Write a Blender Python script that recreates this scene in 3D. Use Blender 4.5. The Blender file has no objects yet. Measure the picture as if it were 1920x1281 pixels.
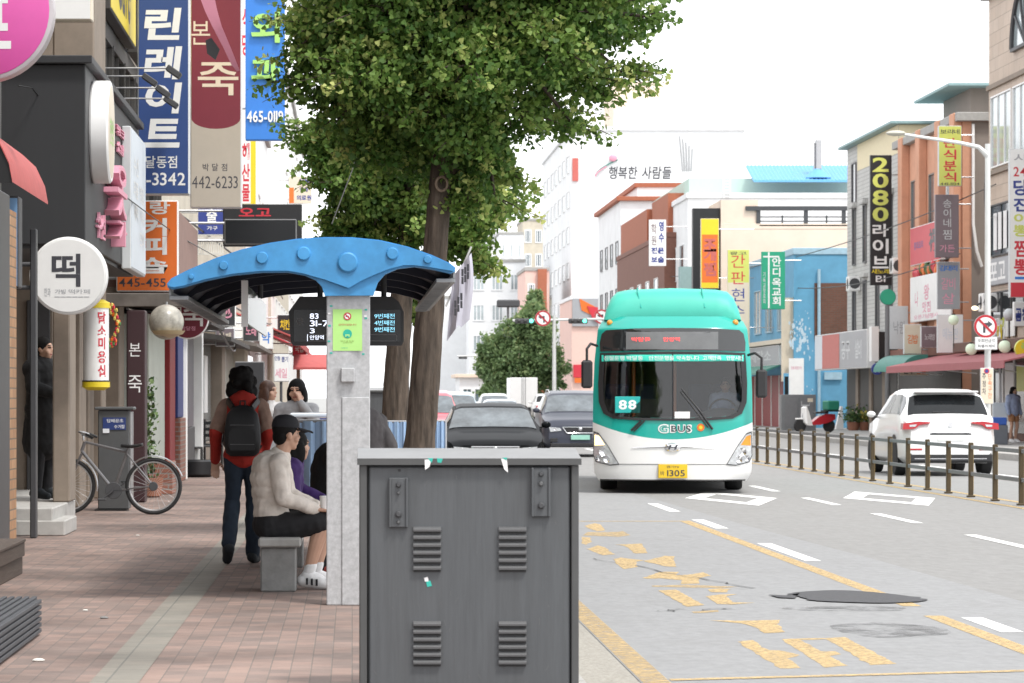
import bpy, bmesh, math, random
import numpy as np
from mathutils import Vector, Matrix, Euler, noise
from mathutils.geometry import tessellate_polygon
sc = bpy.context.scene
COL = sc.collection
R = math.radians
rnd = random.Random(7)
# ---------------------------------------------------------------- camera, sky, sun, exposure
F = 6500.0; VX = 660.0; VY = 743.0; CZ = 1.55        # focal length (px of a 1920 wide picture), vanishing point, eye height
cam = bpy.data.cameras.new('camera'); camo = bpy.data.objects.new('camera', cam); COL.objects.link(camo)
camo.location = (0, 0, CZ); camo.rotation_euler = (R(90), 0, 0)
cam.sensor_width = 36; cam.lens = F / 1920 * 36
cam.shift_x = (960 - VX) / 1920; cam.shift_y = (VY - 640.5) / 1920
cam.clip_start = 0.5; cam.clip_end = 3000
cam.dof.use_dof = True; cam.dof.focus_distance = 28; cam.dof.aperture_fstop = 11
sc.camera = camo
SUN_EL, SUN_AZ = R(60), R(146)                        # azimuth measured from +Y towards +X
w = bpy.data.worlds.new('World'); sc.world = w; w.use_nodes = True
nt = w.node_tree; bg = nt.nodes['Background']
sky = nt.nodes.new('ShaderNodeTexSky'); sky.sky_type = 'NISHITA'; sky.sun_disc = False
sky.sun_elevation = SUN_EL; sky.sun_rotation = SUN_AZ; sky.air_density = 1.0; sky.dust_density = 1.5; sky.ozone_density = 1.0
hs = nt.nodes.new('ShaderNodeHueSaturation'); hs.inputs['Saturation'].default_value = 0.12; hs.inputs['Value'].default_value = 1.0
nt.links.new(sky.outputs[0], hs.inputs['Color'])
ov = nt.nodes.new('ShaderNodeMix'); ov.data_type = 'RGBA'; ov.inputs[0].default_value = .75; ov.inputs[7].default_value = (7.2, 7.3, 7.5, 1)   # thin bright overcast over the clear sky
nt.links.new(hs.outputs[0], ov.inputs[6]); nt.links.new(ov.outputs[2], bg.inputs['Color'])
bg.inputs['Strength'].default_value = 0.15
sun = bpy.data.lights.new('sun', 'SUN'); sun.energy = 1.5; sun.angle = R(10); sun.color = (1, .96, .9)
suno = bpy.data.objects.new('sun', sun); COL.objects.link(suno)
sd = Vector((math.sin(SUN_AZ) * math.cos(SUN_EL), math.cos(SUN_AZ) * math.cos(SUN_EL), math.sin(SUN_EL)))
suno.rotation_euler = sd.to_track_quat('Z', 'Y').to_euler()
sc.view_settings.view_transform = 'Standard'; sc.view_settings.look = 'None'
sc.view_settings.exposure = 0.92; sc.view_settings.gamma = 1
sc.cycles.use_denoising = True
sc.cycles.max_bounces = 6; sc.cycles.diffuse_bounces = 3; sc.cycles.glossy_bounces = 3; sc.cycles.transparent_max_bounces = 6
# ---------------------------------------------------------------- helpers
def at(px, py, Y): return ((px - VX) * Y / F, Y, CZ + (VY - py) * Y / F)
def ax(px, Y): return (px - VX) * Y / F
def az(py, Y): return CZ + (VY - py) * Y / F
def H(h):
    h = h.lstrip('#'); o = []
    for i in (0, 2, 4):
        c = int(h[i:i+2], 16) / 255; o.append(c / 12.92 if c <= .04045 else ((c + .055) / 1.055) ** 2.4)
    return tuple(o)
MATS = {}
def M(name, col=(.5, .5, .5), rough=.6, metal=0., var=.12, scale=6., bump=0., coat=0., emit=0., spec=.5, stretch=None, dirt=0.):
    """procedural principled material: base colour broken up by fine noise and, with dirt, by large soft stains"""
    if name in MATS: return MATS[name]
    if isinstance(col, str): col = H(col)
    m = bpy.data.materials.new(name); m.use_nodes = True; MATS[name] = m
    n, l = m.node_tree.nodes, m.node_tree.links; b = n['Principled BSDF']
    b.inputs['Roughness'].default_value = rough; b.inputs['Metallic'].default_value = metal
    b.inputs['Specular IOR Level'].default_value = spec
    if coat: b.inputs['Coat Weight'].default_value = coat; b.inputs['Coat Roughness'].default_value = .06
    c4 = (*col, 1)
    if var or dirt or bump:
        tc = n.new('ShaderNodeTexCoord'); mp = n.new('ShaderNodeMapping'); l.new(tc.outputs['Object'], mp.inputs[0])
        if stretch: mp.inputs['Scale'].default_value = stretch
        nz = n.new('ShaderNodeTexNoise'); nz.inputs['Scale'].default_value = scale; nz.inputs['Detail'].default_value = 6; nz.inputs['Roughness'].default_value = .65
        l.new(mp.outputs[0], nz.inputs['Vector'])
        mr = n.new('ShaderNodeMapRange'); mr.inputs[1].default_value = .3; mr.inputs[2].default_value = .7
        mr.inputs[3].default_value = 1 - var; mr.inputs[4].default_value = 1 + var * .6
        l.new(nz.outputs['Fac'], mr.inputs[0])
        mx = n.new('ShaderNodeMix'); mx.data_type = 'RGBA'; mx.blend_type = 'MULTIPLY'; mx.inputs[0].default_value = 1; mx.inputs[6].default_value = c4
        l.new(mr.outputs[0], mx.inputs[7]); out = mx.outputs[2]
        if dirt:
            n2 = n.new('ShaderNodeTexNoise'); n2.inputs['Scale'].default_value = scale * .17; n2.inputs['Detail'].default_value = 8; n2.inputs['Roughness'].default_value = .7
            l.new(mp.outputs[0], n2.inputs['Vector'])
            m2 = n.new('ShaderNodeMapRange'); m2.inputs[1].default_value = .48; m2.inputs[2].default_value = .72; m2.inputs[4].default_value = dirt
            l.new(n2.outputs['Fac'], m2.inputs[0])
            mx2 = n.new('ShaderNodeMix'); mx2.data_type = 'RGBA'; l.new(m2.outputs[0], mx2.inputs[0]); l.new(out, mx2.inputs[6])
            mx2.inputs[7].default_value = (col[0] * .45 + .02, col[1] * .43 + .018, col[2] * .4 + .015, 1); out = mx2.outputs[2]
        l.new(out, b.inputs['Base Color'])
        if bump:
            bp = n.new('ShaderNodeBump'); bp.inputs['Strength'].default_value = bump; bp.inputs['Distance'].default_value = .02
            l.new(nz.outputs['Fac'], bp.inputs['Height']); l.new(bp.outputs[0], b.inputs['Normal'])
    else: b.inputs['Base Color'].default_value = c4
    if emit: b.inputs['Emission Color'].default_value = c4; b.inputs['Emission Strength'].default_value = emit
    return m
def brickmat(name, c1, c2, mortar, bw, bh, ms=.01, plane='XZ', rough=.8, bump=.3, dirt=.25, var=0.):
    if name in MATS: return MATS[name]
    m = bpy.data.materials.new(name); m.use_nodes = True; MATS[name] = m
    n, l = m.node_tree.nodes, m.node_tree.links; b = n['Principled BSDF']; b.inputs['Roughness'].default_value = rough
    ge = n.new('ShaderNodeNewGeometry'); sp = n.new('ShaderNodeSeparateXYZ'); cb = n.new('ShaderNodeCombineXYZ')
    l.new(ge.outputs['Position'], sp.inputs[0])
    if plane == 'wall':                                  # walls facing either way: run along x+y
        ad = n.new('ShaderNodeMath'); l.new(sp.outputs[0], ad.inputs[0]); l.new(sp.outputs[1], ad.inputs[1]); l.new(ad.outputs[0], cb.inputs[0]); l.new(sp.outputs[2], cb.inputs[1])
    else:
        l.new(sp.outputs['XYZ'.index(plane[0])], cb.inputs[0]); l.new(sp.outputs['XYZ'.index(plane[1])], cb.inputs[1])
    bt = n.new('ShaderNodeTexBrick'); bt.inputs['Scale'].default_value = 1; bt.inputs['Brick Width'].default_value = bw; bt.inputs['Row Height'].default_value = bh
    bt.inputs['Mortar Size'].default_value = ms; bt.inputs['Mortar Smooth'].default_value = .3; bt.inputs['Bias'].default_value = var
    for i, c in (('Color1', c1), ('Color2', c2), ('Mortar', mortar)): bt.inputs[i].default_value = (*c, 1)
    l.new(cb.outputs[0], bt.inputs['Vector'])
    nz = n.new('ShaderNodeTexNoise'); nz.inputs['Scale'].default_value = .5; nz.inputs['Detail'].default_value = 9; nz.inputs['Roughness'].default_value = .72
    l.new(ge.outputs['Position'], nz.inputs['Vector'])
    mr = n.new('ShaderNodeMapRange'); mr.inputs[1].default_value = .35; mr.inputs[2].default_value = .68; mr.inputs[3].default_value = 1 + dirt * .25; mr.inputs[4].default_value = 1 - dirt
    l.new(nz.outputs['Fac'], mr.inputs[0])
    mx = n.new('ShaderNodeMix'); mx.data_type = 'RGBA'; mx.blend_type = 'MULTIPLY'; mx.inputs[0].default_value = 1
    l.new(bt.outputs['Color'], mx.inputs[6]); l.new(mr.outputs[0], mx.inputs[7]); l.new(mx.outputs[2], b.inputs['Base Color'])
    bp = n.new('ShaderNodeBump'); bp.inputs['Strength'].default_value = bump; bp.inputs['Distance'].default_value = .01; bp.invert = True
    l.new(bt.outputs['Fac'], bp.inputs['Height']); l.new(bp.outputs[0], b.inputs['Normal'])
    return m
def glassmat(name, col, rough=.05, var=.3, scale=.6, mix=.0):
    """window glass seen from outside: dark room behind a reflecting surface"""
    return M(name, col, rough, var=var, scale=scale, spec=.9)
ORG = {}
GL = {}
def glyph(ch, bold):
    k = (ch, bold)
    if k in GL: return GL[k]
    c = bpy.data.curves.new('t', 'FONT'); c.body = ch; c.resolution_u = 3; c.offset = bold
    o = bpy.data.objects.new('t', c); COL.objects.link(o)
    me = bpy.data.meshes.new_from_object(o)
    v = [(a.co.x, a.co.y) for a in me.vertices]; f = [tuple(p.vertices) for p in me.polygons]
    bpy.data.objects.remove(o); bpy.data.curves.remove(c); bpy.data.meshes.remove(me)
    if v:
        xs = [a[0] for a in v]; ys = [a[1] for a in v]; bb = (min(xs), max(xs), min(ys), max(ys))
    else: bb = (0, .3, 0, .7)
    GL[k] = (v, f, bb); return GL[k]
class MB:
    def __init__(s): s.v = []; s.f = []; s.mi = []; s.mats = []; s.cur = 0
    def m(s, mat):
        if isinstance(mat, str): mat = MATS[mat]
        if mat not in s.mats: s.mats.append(mat)
        s.cur = s.mats.index(mat); return s
    def add(s, vs, fs, X=None):
        o = len(s.v)
        s.v += [tuple(X @ Vector(a)) for a in vs] if X else [tuple(a) for a in vs]
        for f in fs: s.f.append(tuple(i + o for i in f)); s.mi.append(s.cur)
        return s
    def box(s, x0, x1, y0, y1, z0, z1, b=0., X=None):
        if x0 > x1: x0, x1 = x1, x0
        if y0 > y1: y0, y1 = y1, y0
        if z0 > z1: z0, z1 = z1, z0
        b = min(b, (x1-x0)*.45, (y1-y0)*.45, (z1-z0)*.45)
        if b <= 0:
            vs = [(x, y, z) for z in (z0, z1) for y in (y0, y1) for x in (x0, x1)]
            return s.add(vs, [(0, 2, 3, 1), (4, 5, 7, 6), (0, 1, 5, 4), (2, 6, 7, 3), (0, 4, 6, 2), (1, 3, 7, 5)], X)
        vs = []; ix = {}
        for k, (sx, sy, sz) in enumerate([(a, c, d) for a in (0, 1) for c in (0, 1) for d in (0, 1)]):
            X0 = (x0, x1)[sx]; Y0 = (y0, y1)[sy]; Z0 = (z0, z1)[sz]
            dx = b if sx == 0 else -b; dy = b if sy == 0 else -b; dz = b if sz == 0 else -b
            ix[sx, sy, sz] = (len(vs), len(vs)+1, len(vs)+2)
            vs += [(X0, Y0+dy, Z0+dz), (X0+dx, Y0, Z0+dz), (X0+dx, Y0+dy, Z0)]
        fs = []
        for a in (0, 1):
            q = [ix[a, 0, 0][0], ix[a, 1, 0][0], ix[a, 1, 1][0], ix[a, 0, 1][0]]; fs.append(tuple(q if a else q[::-1]))
            q = [ix[0, a, 0][1], ix[1, a, 0][1], ix[1, a, 1][1], ix[0, a, 1][1]]; fs.append(tuple(q[::-1] if a else q))
            q = [ix[0, 0, a][2], ix[1, 0, a][2], ix[1, 1, a][2], ix[0, 1, a][2]]; fs.append(tuple(q if a else q[::-1]))
        for a in (0, 1):
            for c in (0, 1):
                for p, (A, B) in enumerate((((a, c, 0), (a, c, 1)), ((a, 0, c), (a, 1, c)), ((0, a, c), (1, a, c)))):
                    i, j = ((0, 1), (0, 2), (1, 2))[p]
                    fs.append((ix[A][i], ix[B][i], ix[B][j], ix[A][j]))
        for t in ix.values(): fs.append(t)
        cen = Vector(((x0+x1)/2, (y0+y1)/2, (z0+z1)/2)); ff = []
        for f in fs:
            p = [Vector(vs[i]) for i in f]; nn = (p[1]-p[0]).cross(p[2]-p[0])
            ff.append(f if nn.dot(sum(p, Vector())/len(p) - cen) > 0 else f[::-1])
        return s.add(vs, ff, X)
    def tube(s, pts, rad, n=8, caps=True, flat=1.0, X=None, closed=False):
        pts = [Vector(p) for p in pts]; N = len(pts)
        if not hasattr(rad, '__len__'): rad = [rad] * N
        vs = []; fs = []; up = None
        for i, p in enumerate(pts):
            if closed: d = pts[(i+1) % N] - pts[i-1]
            else: d = (pts[min(i+1, N-1)] - pts[max(i-1, 0)])
            d.normalize()
            if up is None:
                up = Vector((0, 0, 1)) if abs(d.z) < .9 else Vector((0, 1, 0))
            a = d.cross(up)
            if a.length < 1e-5: a = d.cross(Vector((1, 0, 0)))
            a.normalize(); u = a.cross(d).normalized(); up = u
            for k in range(n):
                t = 2 * math.pi * k / n
                vs.append(p + a * math.cos(t) * rad[i] + u * math.sin(t) * rad[i] * flat)
        for i in range(N if closed else N-1):
            j = (i+1) % N
            for k in range(n):
                k2 = (k+1) % n; fs.append((i*n+k, i*n+k2, j*n+k2, j*n+k))
        if caps and not closed:
            fs.append(tuple(range(n))[::-1]); fs.append(tuple((N-1)*n+k for k in range(n)))
        return s.add(vs, fs, X)
    def cyl(s, p0, p1, r0, r1=None, n=12, X=None): return s.tube([p0, p1], [r0, r0 if r1 is None else r1], n, X=X)
    def lathe(s, prof, c=(0, 0, 0), n=20, axis='Z', X=None, caps=True):
        vs = []; fs = []; m = len(prof)
        for k in range(n):
            t = 2*math.pi*k/n; cs, sn = math.cos(t), math.sin(t)
            for r, h in prof:
                p = {'Z': (r*cs, r*sn, h), 'Y': (r*cs, -h, r*sn), 'X': (h, r*cs, r*sn)}[axis]
                vs.append((p[0]+c[0], p[1]+c[1], p[2]+c[2]))
        for k in range(n):
            k2 = (k+1) % n
            for i in range(m-1): fs.append((k*m+i, k2*m+i, k2*m+i+1, k*m+i+1))
        if caps:
            if prof[0][0] > 1e-4: fs.append(tuple(k*m for k in range(n))[::-1])
            if prof[-1][0] > 1e-4: fs.append(tuple(k*m+m-1 for k in range(n)))
        return s.add(vs, fs, X)
    def ell(s, c, r, nu=14, nv=9, X=None):
        if not hasattr(r, '__len__'): r = (r, r, r)
        vs = []; fs = []
        for j in range(nv+1):
            ph = math.pi*j/nv
            for i in range(nu):
                t = 2*math.pi*i/nu
                vs.append((c[0]+r[0]*math.sin(ph)*math.cos(t), c[1]+r[1]*math.sin(ph)*math.sin(t), c[2]-r[2]*math.cos(ph)))
        for j in range(nv):
            for i in range(nu):
                i2 = (i+1) % nu; fs.append((j*nu+i, j*nu+i2, (j+1)*nu+i2, (j+1)*nu+i))
        return s.add(vs, fs, X)
    def cap(s, p0, r0, p1, r1, n=10):
        p0, p1 = Vector(p0), Vector(p1); d = p1-p0; L = max(d.length, 1e-4); d = d/L
        pts = []; rad = []
        for t in (-90, -60, -30, 0): pts.append(p0 + d*r0*math.sin(R(t))); rad.append(max(r0*math.cos(R(t)), .0005))
        for t in (0, 30, 60, 90): pts.append(p1 + d*r1*math.sin(R(t))); rad.append(max(r1*math.cos(R(t)), .0005))
        return s.tube(pts, rad, n)
    def prism(s, out, o, u, v, d, front=None, back=None):
        """outline (2d) in plane o,u,v pushed along vector d (a solid with side walls)"""
        o, u, v, d = Vector(o), Vector(u), Vector(v), Vector(d); n = len(out)
        A = [o + u*a + v*b for a, b in out]; B = [p + d for p in A]
        tri = tessellate_polygon([[Vector((a, b, 0)) for a, b in out]])
        nn = u.cross(v); flip = nn.dot(d) > 0
        area = sum(out[i][0]*out[(i+1) % n][1]-out[(i+1) % n][0]*out[i][1] for i in range(n))
        fs = []
        for t in tri:
            p = [out[i] for i in t]; ar = (p[1][0]-p[0][0])*(p[2][1]-p[0][1])-(p[2][0]-p[0][0])*(p[1][1]-p[0][1])
            t = tuple(t) if ar > 0 else tuple(t[::-1])
            fs.append(t[::-1] if flip else t); fs.append(tuple(i+n for i in (t if flip else t[::-1])))
        for i in range(n):
            j = (i+1) % n; q = (i, j, j+n, i+n); fs.append(q if (area > 0) == flip else q[::-1])
        return s.add(A+B, fs)
    def loft(s, secs, closed=True, caps=True, X=None):
        n = len(secs[0]); vs = [p for q in secs for p in q]; fs = []
        for i in range(len(secs)-1):
            for k in range(n if closed else n-1):
                k2 = (k+1) % n; fs.append((i*n+k, i*n+k2, (i+1)*n+k2, (i+1)*n+k))
        if caps and closed: fs.append(tuple(range(n))[::-1]); fs.append(tuple((len(secs)-1)*n+k for k in range(n)))
        return s.add(vs, fs, X)
    def quad(s, *p): return s.add(p, [tuple(range(len(p)))])
    def text(s, body, c, u, v, w, h, bold=.012, vert=False, depth=0., slant=0., curve=None, wave=None):
        """lettering fitted into a w x h box centred at c, baseline along u, up along v"""
        c, u, v = Vector(c), Vector(u).normalized(), Vector(v).normalized(); nn = u.cross(v)
        items = []; x = y = 0.
        for ch in body:
            if ch == ' ':
                x += .35; y -= .5; continue
            vv, ff, bb = glyph(ch, bold)
            if vert:
                items.append((vv, ff, -(bb[0]+bb[1])/2, y-bb[3])); y -= (bb[3]-bb[2]) + .14
            else:
                items.append((vv, ff, x-bb[0], 0)); x += bb[1]-bb[0] + .08
        P = [(a[0]+dx, a[1]+dy) for vv, _, dx, dy in items for a in vv]
        if not P: return s
        x0, x1 = min(p[0] for p in P), max(p[0] for p in P); y0, y1 = min(p[1] for p in P), max(p[1] for p in P)
        sx, sy = w/(x1-x0+1e-6), h/(y1-y0+1e-6)
        for vv, ff, dx, dy in items:
            pts = []
            for a in vv:
                X_ = (a[0]+dx-(x0+x1)/2)*sx; Y_ = (a[1]+dy-(y0+y1)/2)*sy; X_ += slant*Y_
                pts.append(curve(X_, Y_) if curve else c + u*X_ + v*Y_)
            if depth:
                n = len(pts); b = [p + nn*depth for p in pts]; fs = [tuple(i+n for i in f) for f in ff]
                ed = {}
                for f in ff:
                    for i in range(len(f)):
                        e = (f[i], f[(i+1) % len(f)]); ed[e] = 1
                fs += [(a_, b_, b_+n, a_+n) for a_, b_ in ed if (b_, a_) not in ed]
                s.add(pts+b, fs)
            else: s.add(pts, ff)
        return s
    def parts(s, name, parent=None, **k):
        """every separate piece as an object of its own"""
        p = list(range(len(s.v)))
        def fd(i):
            while p[i] != i: p[i] = p[p[i]]; i = p[i]
            return i
        for f in s.f:
            a = fd(f[0])
            for i in f[1:]: p[fd(i)] = a
        g = {}
        for f, m in zip(s.f, s.mi): g.setdefault(fd(f[0]), []).append((f, m))
        o = []
        for fs in g.values():
            q = MB(); ix = {}
            for f, m in fs:
                for i in f:
                    if i not in ix: ix[i] = len(q.v); q.v.append(s.v[i])
                q.m(s.mats[m]); q.f.append(tuple(ix[i] for i in f)); q.mi.append(q.cur)
            o.append(q.build(name, parent, **k))
        return o
    def build(s, name, parent=None, smooth=35, org=None, jitter=0):
        me = bpy.data.meshes.new(name)
        off = ORG.get(parent.name, Vector()) if parent else Vector(org) if org is not None else Vector()
        if parent is None and org is None and s.v:
            a = np.array(s.v); lo, hi = a.min(0), a.max(0); off = Vector(((lo[0]+hi[0])/2, (lo[1]+hi[1])/2, lo[2]))
        me.from_pydata([(a[0]-off[0], a[1]-off[1], a[2]-off[2]) for a in s.v], [], s.f)
        for m in s.mats: me.materials.append(m)
        me.polygons.foreach_set('material_index', s.mi)
        if smooth:
            me.polygons.foreach_set('use_smooth', [True]*len(s.f)); me.set_sharp_from_angle(angle=R(smooth))
        me.update()
        o = bpy.data.objects.new(name, me); COL.objects.link(o)
        if parent: o.parent = parent
        else: o.location = off
        ORG[o.name] = off
        return o
def tag(o, label=None, cat=None, group=None, kind=None):
    for k, x in (('label', label), ('category', cat), ('group', group), ('kind', kind)):
        if x: o[k] = x
    return o
def thing(name, label, cat, loc=(0, 0, 0), rz=0., group=None, world=False):
    o = bpy.data.objects.new(name, None); COL.objects.link(o); o.location = loc; o.rotation_euler = (0, 0, rz)
    o.empty_display_size = .2
    ORG[o.name] = Vector(loc) if world else Vector()
    return tag(o, label, cat, group)
KIDS = {}
def copytree(o, parent=None):
    c = o.copy(); COL.objects.link(c); ORG[c.name] = ORG.get(o.name, Vector())
    if parent: c.parent = parent
    for ch in list(o.children): copytree(ch, c)
    return c
def structure(mb, name, **k): return tag(mb.build(name, org=(0, 0, 0), **k), kind='structure')
def remesh(o, voxel, smooth=2):
    """one continuous skin from overlapping shapes"""
    m = o.modifiers.new('r', 'REMESH'); m.mode = 'VOXEL'; m.voxel_size = voxel; m.use_smooth_shade = True
    if smooth: s_ = o.modifiers.new('s', 'SMOOTH'); s_.factor = .5; s_.iterations = smooth
    bpy.context.view_layer.update()
    dg = bpy.context.evaluated_depsgraph_get(); ev = o.evaluated_get(dg)
    me = bpy.data.meshes.new_from_object(ev); old = o.data; mats = list(old.materials)
    o.modifiers.clear(); me.name = old.name; o.data = me
    me.materials.clear()
    for a in mats: me.materials.append(a)
    n = len(me.polygons); me.polygons.foreach_set('material_index', [0]*n); me.polygons.foreach_set('use_smooth', [True]*n); me.update()
    return o
def paint(o, fn):
    """material index of every face from its centre (fn -> index or None)"""
    for p in o.data.polygons:
        k = fn(p.center)
        if k is not None: p.material_index = k
def folds(o, amp, sc_=(9, 9, 5)):
    """soft cloth creases pushed into a remeshed garment"""
    me = o.data; n = len(me.vertices); co = np.empty(n*3); no = np.empty(n*3); me.vertices.foreach_get('co', co); me.vertices.foreach_get('normal', no)
    co = co.reshape(-1, 3); no = no.reshape(-1, 3)
    d = np.array([(.35-abs(noise.noise(Vector((c[0]*sc_[0]+3*c[2], c[1]*sc_[1], c[2]*sc_[2]+2*c[0])))))*1.3+.5*noise.noise(Vector((c[0]*24, c[1]*24, c[2]*17))) for c in co])
    me.vertices.foreach_set('co', (co+no*(d*amp)[:, None]).ravel()); me.update()
UX, UY, UZ = (1, 0, 0), (0, 1, 0), (0, 0, 1)
def arc(cx, cy, r, a0, a1, n, ry=None):
    return [(cx + r*math.cos(R(a0+(a1-a0)*i/n)), cy + (ry or r)*math.sin(R(a0+(a1-a0)*i/n))) for i in range(n+1)]
def rrect(x0, x1, z0, z1, r, n=4):
    return arc(x1-r, z0+r, r, -90, 0, n) + arc(x1-r, z1-r, r, 0, 90, n) + arc(x0+r, z1-r, r, 90, 180, n) + arc(x0+r, z0+r, r, 180, 270, n)
# ---------------------------------------------------------------- materials used in many places
M('asphalt', (.24, .237, .232), .9, var=.13, scale=9, bump=.3, dirt=.14, stretch=(1, .3, 1))
M('asphalt_bay', (.262, .264, .267), .9, var=.13, scale=11, bump=.3, dirt=.2, stretch=(1, .55, 1))
M('asphalt_new', (.065, .065, .07), .8, var=.3, scale=40, bump=.4)
M('gutter', (.34, .32, .28), .9, var=.35, scale=45, bump=.5, dirt=.3)
M('kerb_stone', (.38, .37, .35), .85, var=.2, scale=12, bump=.2, dirt=.3)
M('concrete', (.36, .355, .34), .8, var=.16, scale=10, bump=.15, dirt=.3)
M('concrete_dark', (.22, .22, .215), .85, var=.2, scale=9, bump=.2, dirt=.35)
M('ground_far', (.3, .3, .29), .9, var=.15, scale=2)
M('black', (.012, .012, .013), .45, var=.1); M('black_gloss', (.01, .01, .012), .12, var=0)
M('dark_grey', (.055, .056, .06), .55, var=.12, scale=5); M('mid_grey', (.16, .16, .165), .55, var=.12)
M('white_paint', (.8, .8, .79), .5, var=.06, scale=4, dirt=.12); M('white_clean', (.82, .82, .82), .35, var=.02)
M('steel', (.45, .45, .46), .35, .85, var=.12, scale=14); M('chrome', (.72, .72, .74), .15, 1., var=.03)
M('rubber', (.018, .018, .019), .8, var=.2, scale=20); M('red_sign', (.42, .015, .025), .45, var=.05)
M('glass_dark', (.02, .025, .028), .06, var=.5, scale=.5, spec=.9); M('glass_blue', (.1, .14, .16), .06, var=.5, scale=.4, spec=.9)
M('glass_pale', (.38, .44, .46), .08, var=.4, scale=.5, spec=.9)
def wornpaint(name, col, lo, hi, sc_=7):
    m = M(name, col, .7, var=.12, scale=9, dirt=.25); n, l = m.node_tree.nodes, m.node_tree.links
    ge = n.new('ShaderNodeNewGeometry'); nz = n.new('ShaderNodeTexNoise'); nz.inputs['Scale'].default_value = sc_; nz.inputs['Detail'].default_value = 8; nz.inputs['Roughness'].default_value = .75
    l.new(ge.outputs['Position'], nz.inputs['Vector']); mr = n.new('ShaderNodeMapRange'); mr.inputs[1].default_value = lo; mr.inputs[2].default_value = hi
    l.new(nz.outputs['Fac'], mr.inputs[0]); l.new(mr.outputs[0], n['Principled BSDF'].inputs['Alpha'])
wornpaint('paint_yellow', (.54, .38, .17), .30, .56, 26); wornpaint('paint_yellow_worn', (.54, .38, .17), .34, .62, 14)
wornpaint('asphalt_stain', (.16, .16, .162), .44, .66, 3)
wornpaint('paint_white', (.8, .8, .78), .3, .36)
brickmat('pavers', (.31, .215, .18), (.215, .165, .145), (.19, .155, .135), .21, .105, .004, 'YX', .85, .4, .55, var=0.)
brickmat('paver_strip', (.26, .235, .2), (.23, .215, .185), (.17, .165, .145), .3, .4, .006, 'YX', .85, .3, .4)
# ---------------------------------------------------------------- ground
mb = MB(); mb.m('ground_far').quad((-900, -60, -.02), (900, -60, -.02), (900, 2500, -.02), (-900, 2500, -.02)); structure(mb, 'ground')
mb = MB(); mb.m('asphalt').quad((1.0, -20, 0), (16.1, -20, 0), (16.1, 600, 0), (1.0, 600, 0)); structure(mb, 'road')
mb = MB(); mb.m('asphalt_bay')
edge = [(1.56, 5), (4.9, 5), (5.0, 20), (5.05, 26), (4.95, 33), (4.75, 40), (4.6, 48), (4.45, 58), (1.56, 58)]
mb.add([(x, y, .004) for x, y in edge], [tuple(range(len(edge)))]); structure(mb, 'road_surface')
mb = MB(); mb.m('gutter').box(1.14, 1.55, -20, 300, -.1, .008); structure(mb, 'road_strip')
mb = MB(); mb.m('pavers').box(-30, 1.0, -20, 300, -.1, .15); structure(mb, 'pavement')
mb = MB(); mb.m('paver_strip').quad((-1.28, -20, .154), (-1.04, -20, .154), (-1.04, 300, .154), (-1.28, 300, .154)); structure(mb, 'pavement_strip')
mb = MB(); mb.m('kerb_stone')
for i in range(120): mb.box(1.0, 1.15, -10 + i*1.0, -10 + i*1.0 + .985, -.05, .155, .012)
structure(mb, 'kerb')
mb = MB(); mb.m('concrete'); mb.box(16.1, 60, 20, 600, -.1, .15); structure(mb, 'far_pavement')
mb = MB(); mb.m('kerb_stone').box(15.9, 16.098, 20, 600, -.05, .16, .012); structure(mb, 'far_kerb')
# painted markings: one sheet per kind, 4 mm above what they lie on
def strip(mb, x0, x1, y0, y1, z=.006, dx=0.): mb.quad((x0, y0, z), (x1, y0, z), (x1+dx, y1, z), (x0+dx, y1, z))
mb = MB(); mb.m('paint_yellow_worn')
strip(mb, 1.57, 1.72, 17, 43); mb.m('paint_yellow')
strip(mb, 4.02, 4.16, 19.3, 24.4); strip(mb, 4.05, 4.19, 25.5, 43)
mb.quad((1.73, 18.8, .008), (4.01, 19.5, .008), (4.01, 19.62, .008), (1.73, 18.92, .008)); strip(mb, 1.73, 4.04, 42.75, 42.9)
structure(mb, 'road_line')
mb = MB(); mb.m('paint_yellow'); strip(mb, 9.2, 9.32, 30, 300, .004); strip(mb, 9.68, 9.8, 30, 300, .004); structure(mb, 'road_line')
mb = MB(); mb.m('paint_white')
for y0, y1 in ((22.7, 24.2), (32.5, 36.4), (40.5, 43.4), (46.4, 49.9)): strip(mb, 4.25, 4.4, y0, y1)
structure(mb, 'road_line')
mb = MB(); mb.m('paint_white')
for i in range(-2, 22): strip(mb, 6.83, 6.97, 35.2 + i*7.05, 38.7 + i*7.05, .004)
for i in range(8): strip(mb, 3.9, 4.04, 62 + i*7.05, 65.5 + i*7.05, .004)
for i in range(12): strip(mb, 12.7, 12.84, 50 + i*8, 54 + i*8, .004)
structure(mb, 'road_line')
def diamond(mb, cx, cy, a=.7, b=3.6, z=.004):
    o = [(cx, cy-b), (cx+a, cy), (cx, cy+b), (cx-a, cy)]; i = [(cx, cy-b*.58), (cx+a*.58, cy), (cx, cy+b*.58), (cx-a*.58, cy)]
    for k in range(4): j = (k+1) % 4; mb.quad(*[(p[0], p[1], z) for p in (o[k], o[j], i[j], i[k])])
mb = MB(); mb.m('paint_white'); diamond(mb, 8.15, 52.6); diamond(mb, 5.75, 52.6, z=.004); structure(mb, 'road_marking')
mb = MB(); mb.m('paint_yellow')
LET = [([(720, 815), (785, 808), (850, 850), (905, 852), (985, 870), (930, 885), (985, 925), (900, 928)], 0), ([(905, 805), (975, 801), (1070, 855), (1130, 855), (1150, 868), (1105, 875), (1185, 915), (1085, 922)], 0), ([(1090, 800), (1170, 795), (1390, 908), (1275, 912)], 0), ([(976, 800.5), (976, 808), (1095, 803), (1089, 799)], 0)]
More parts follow.
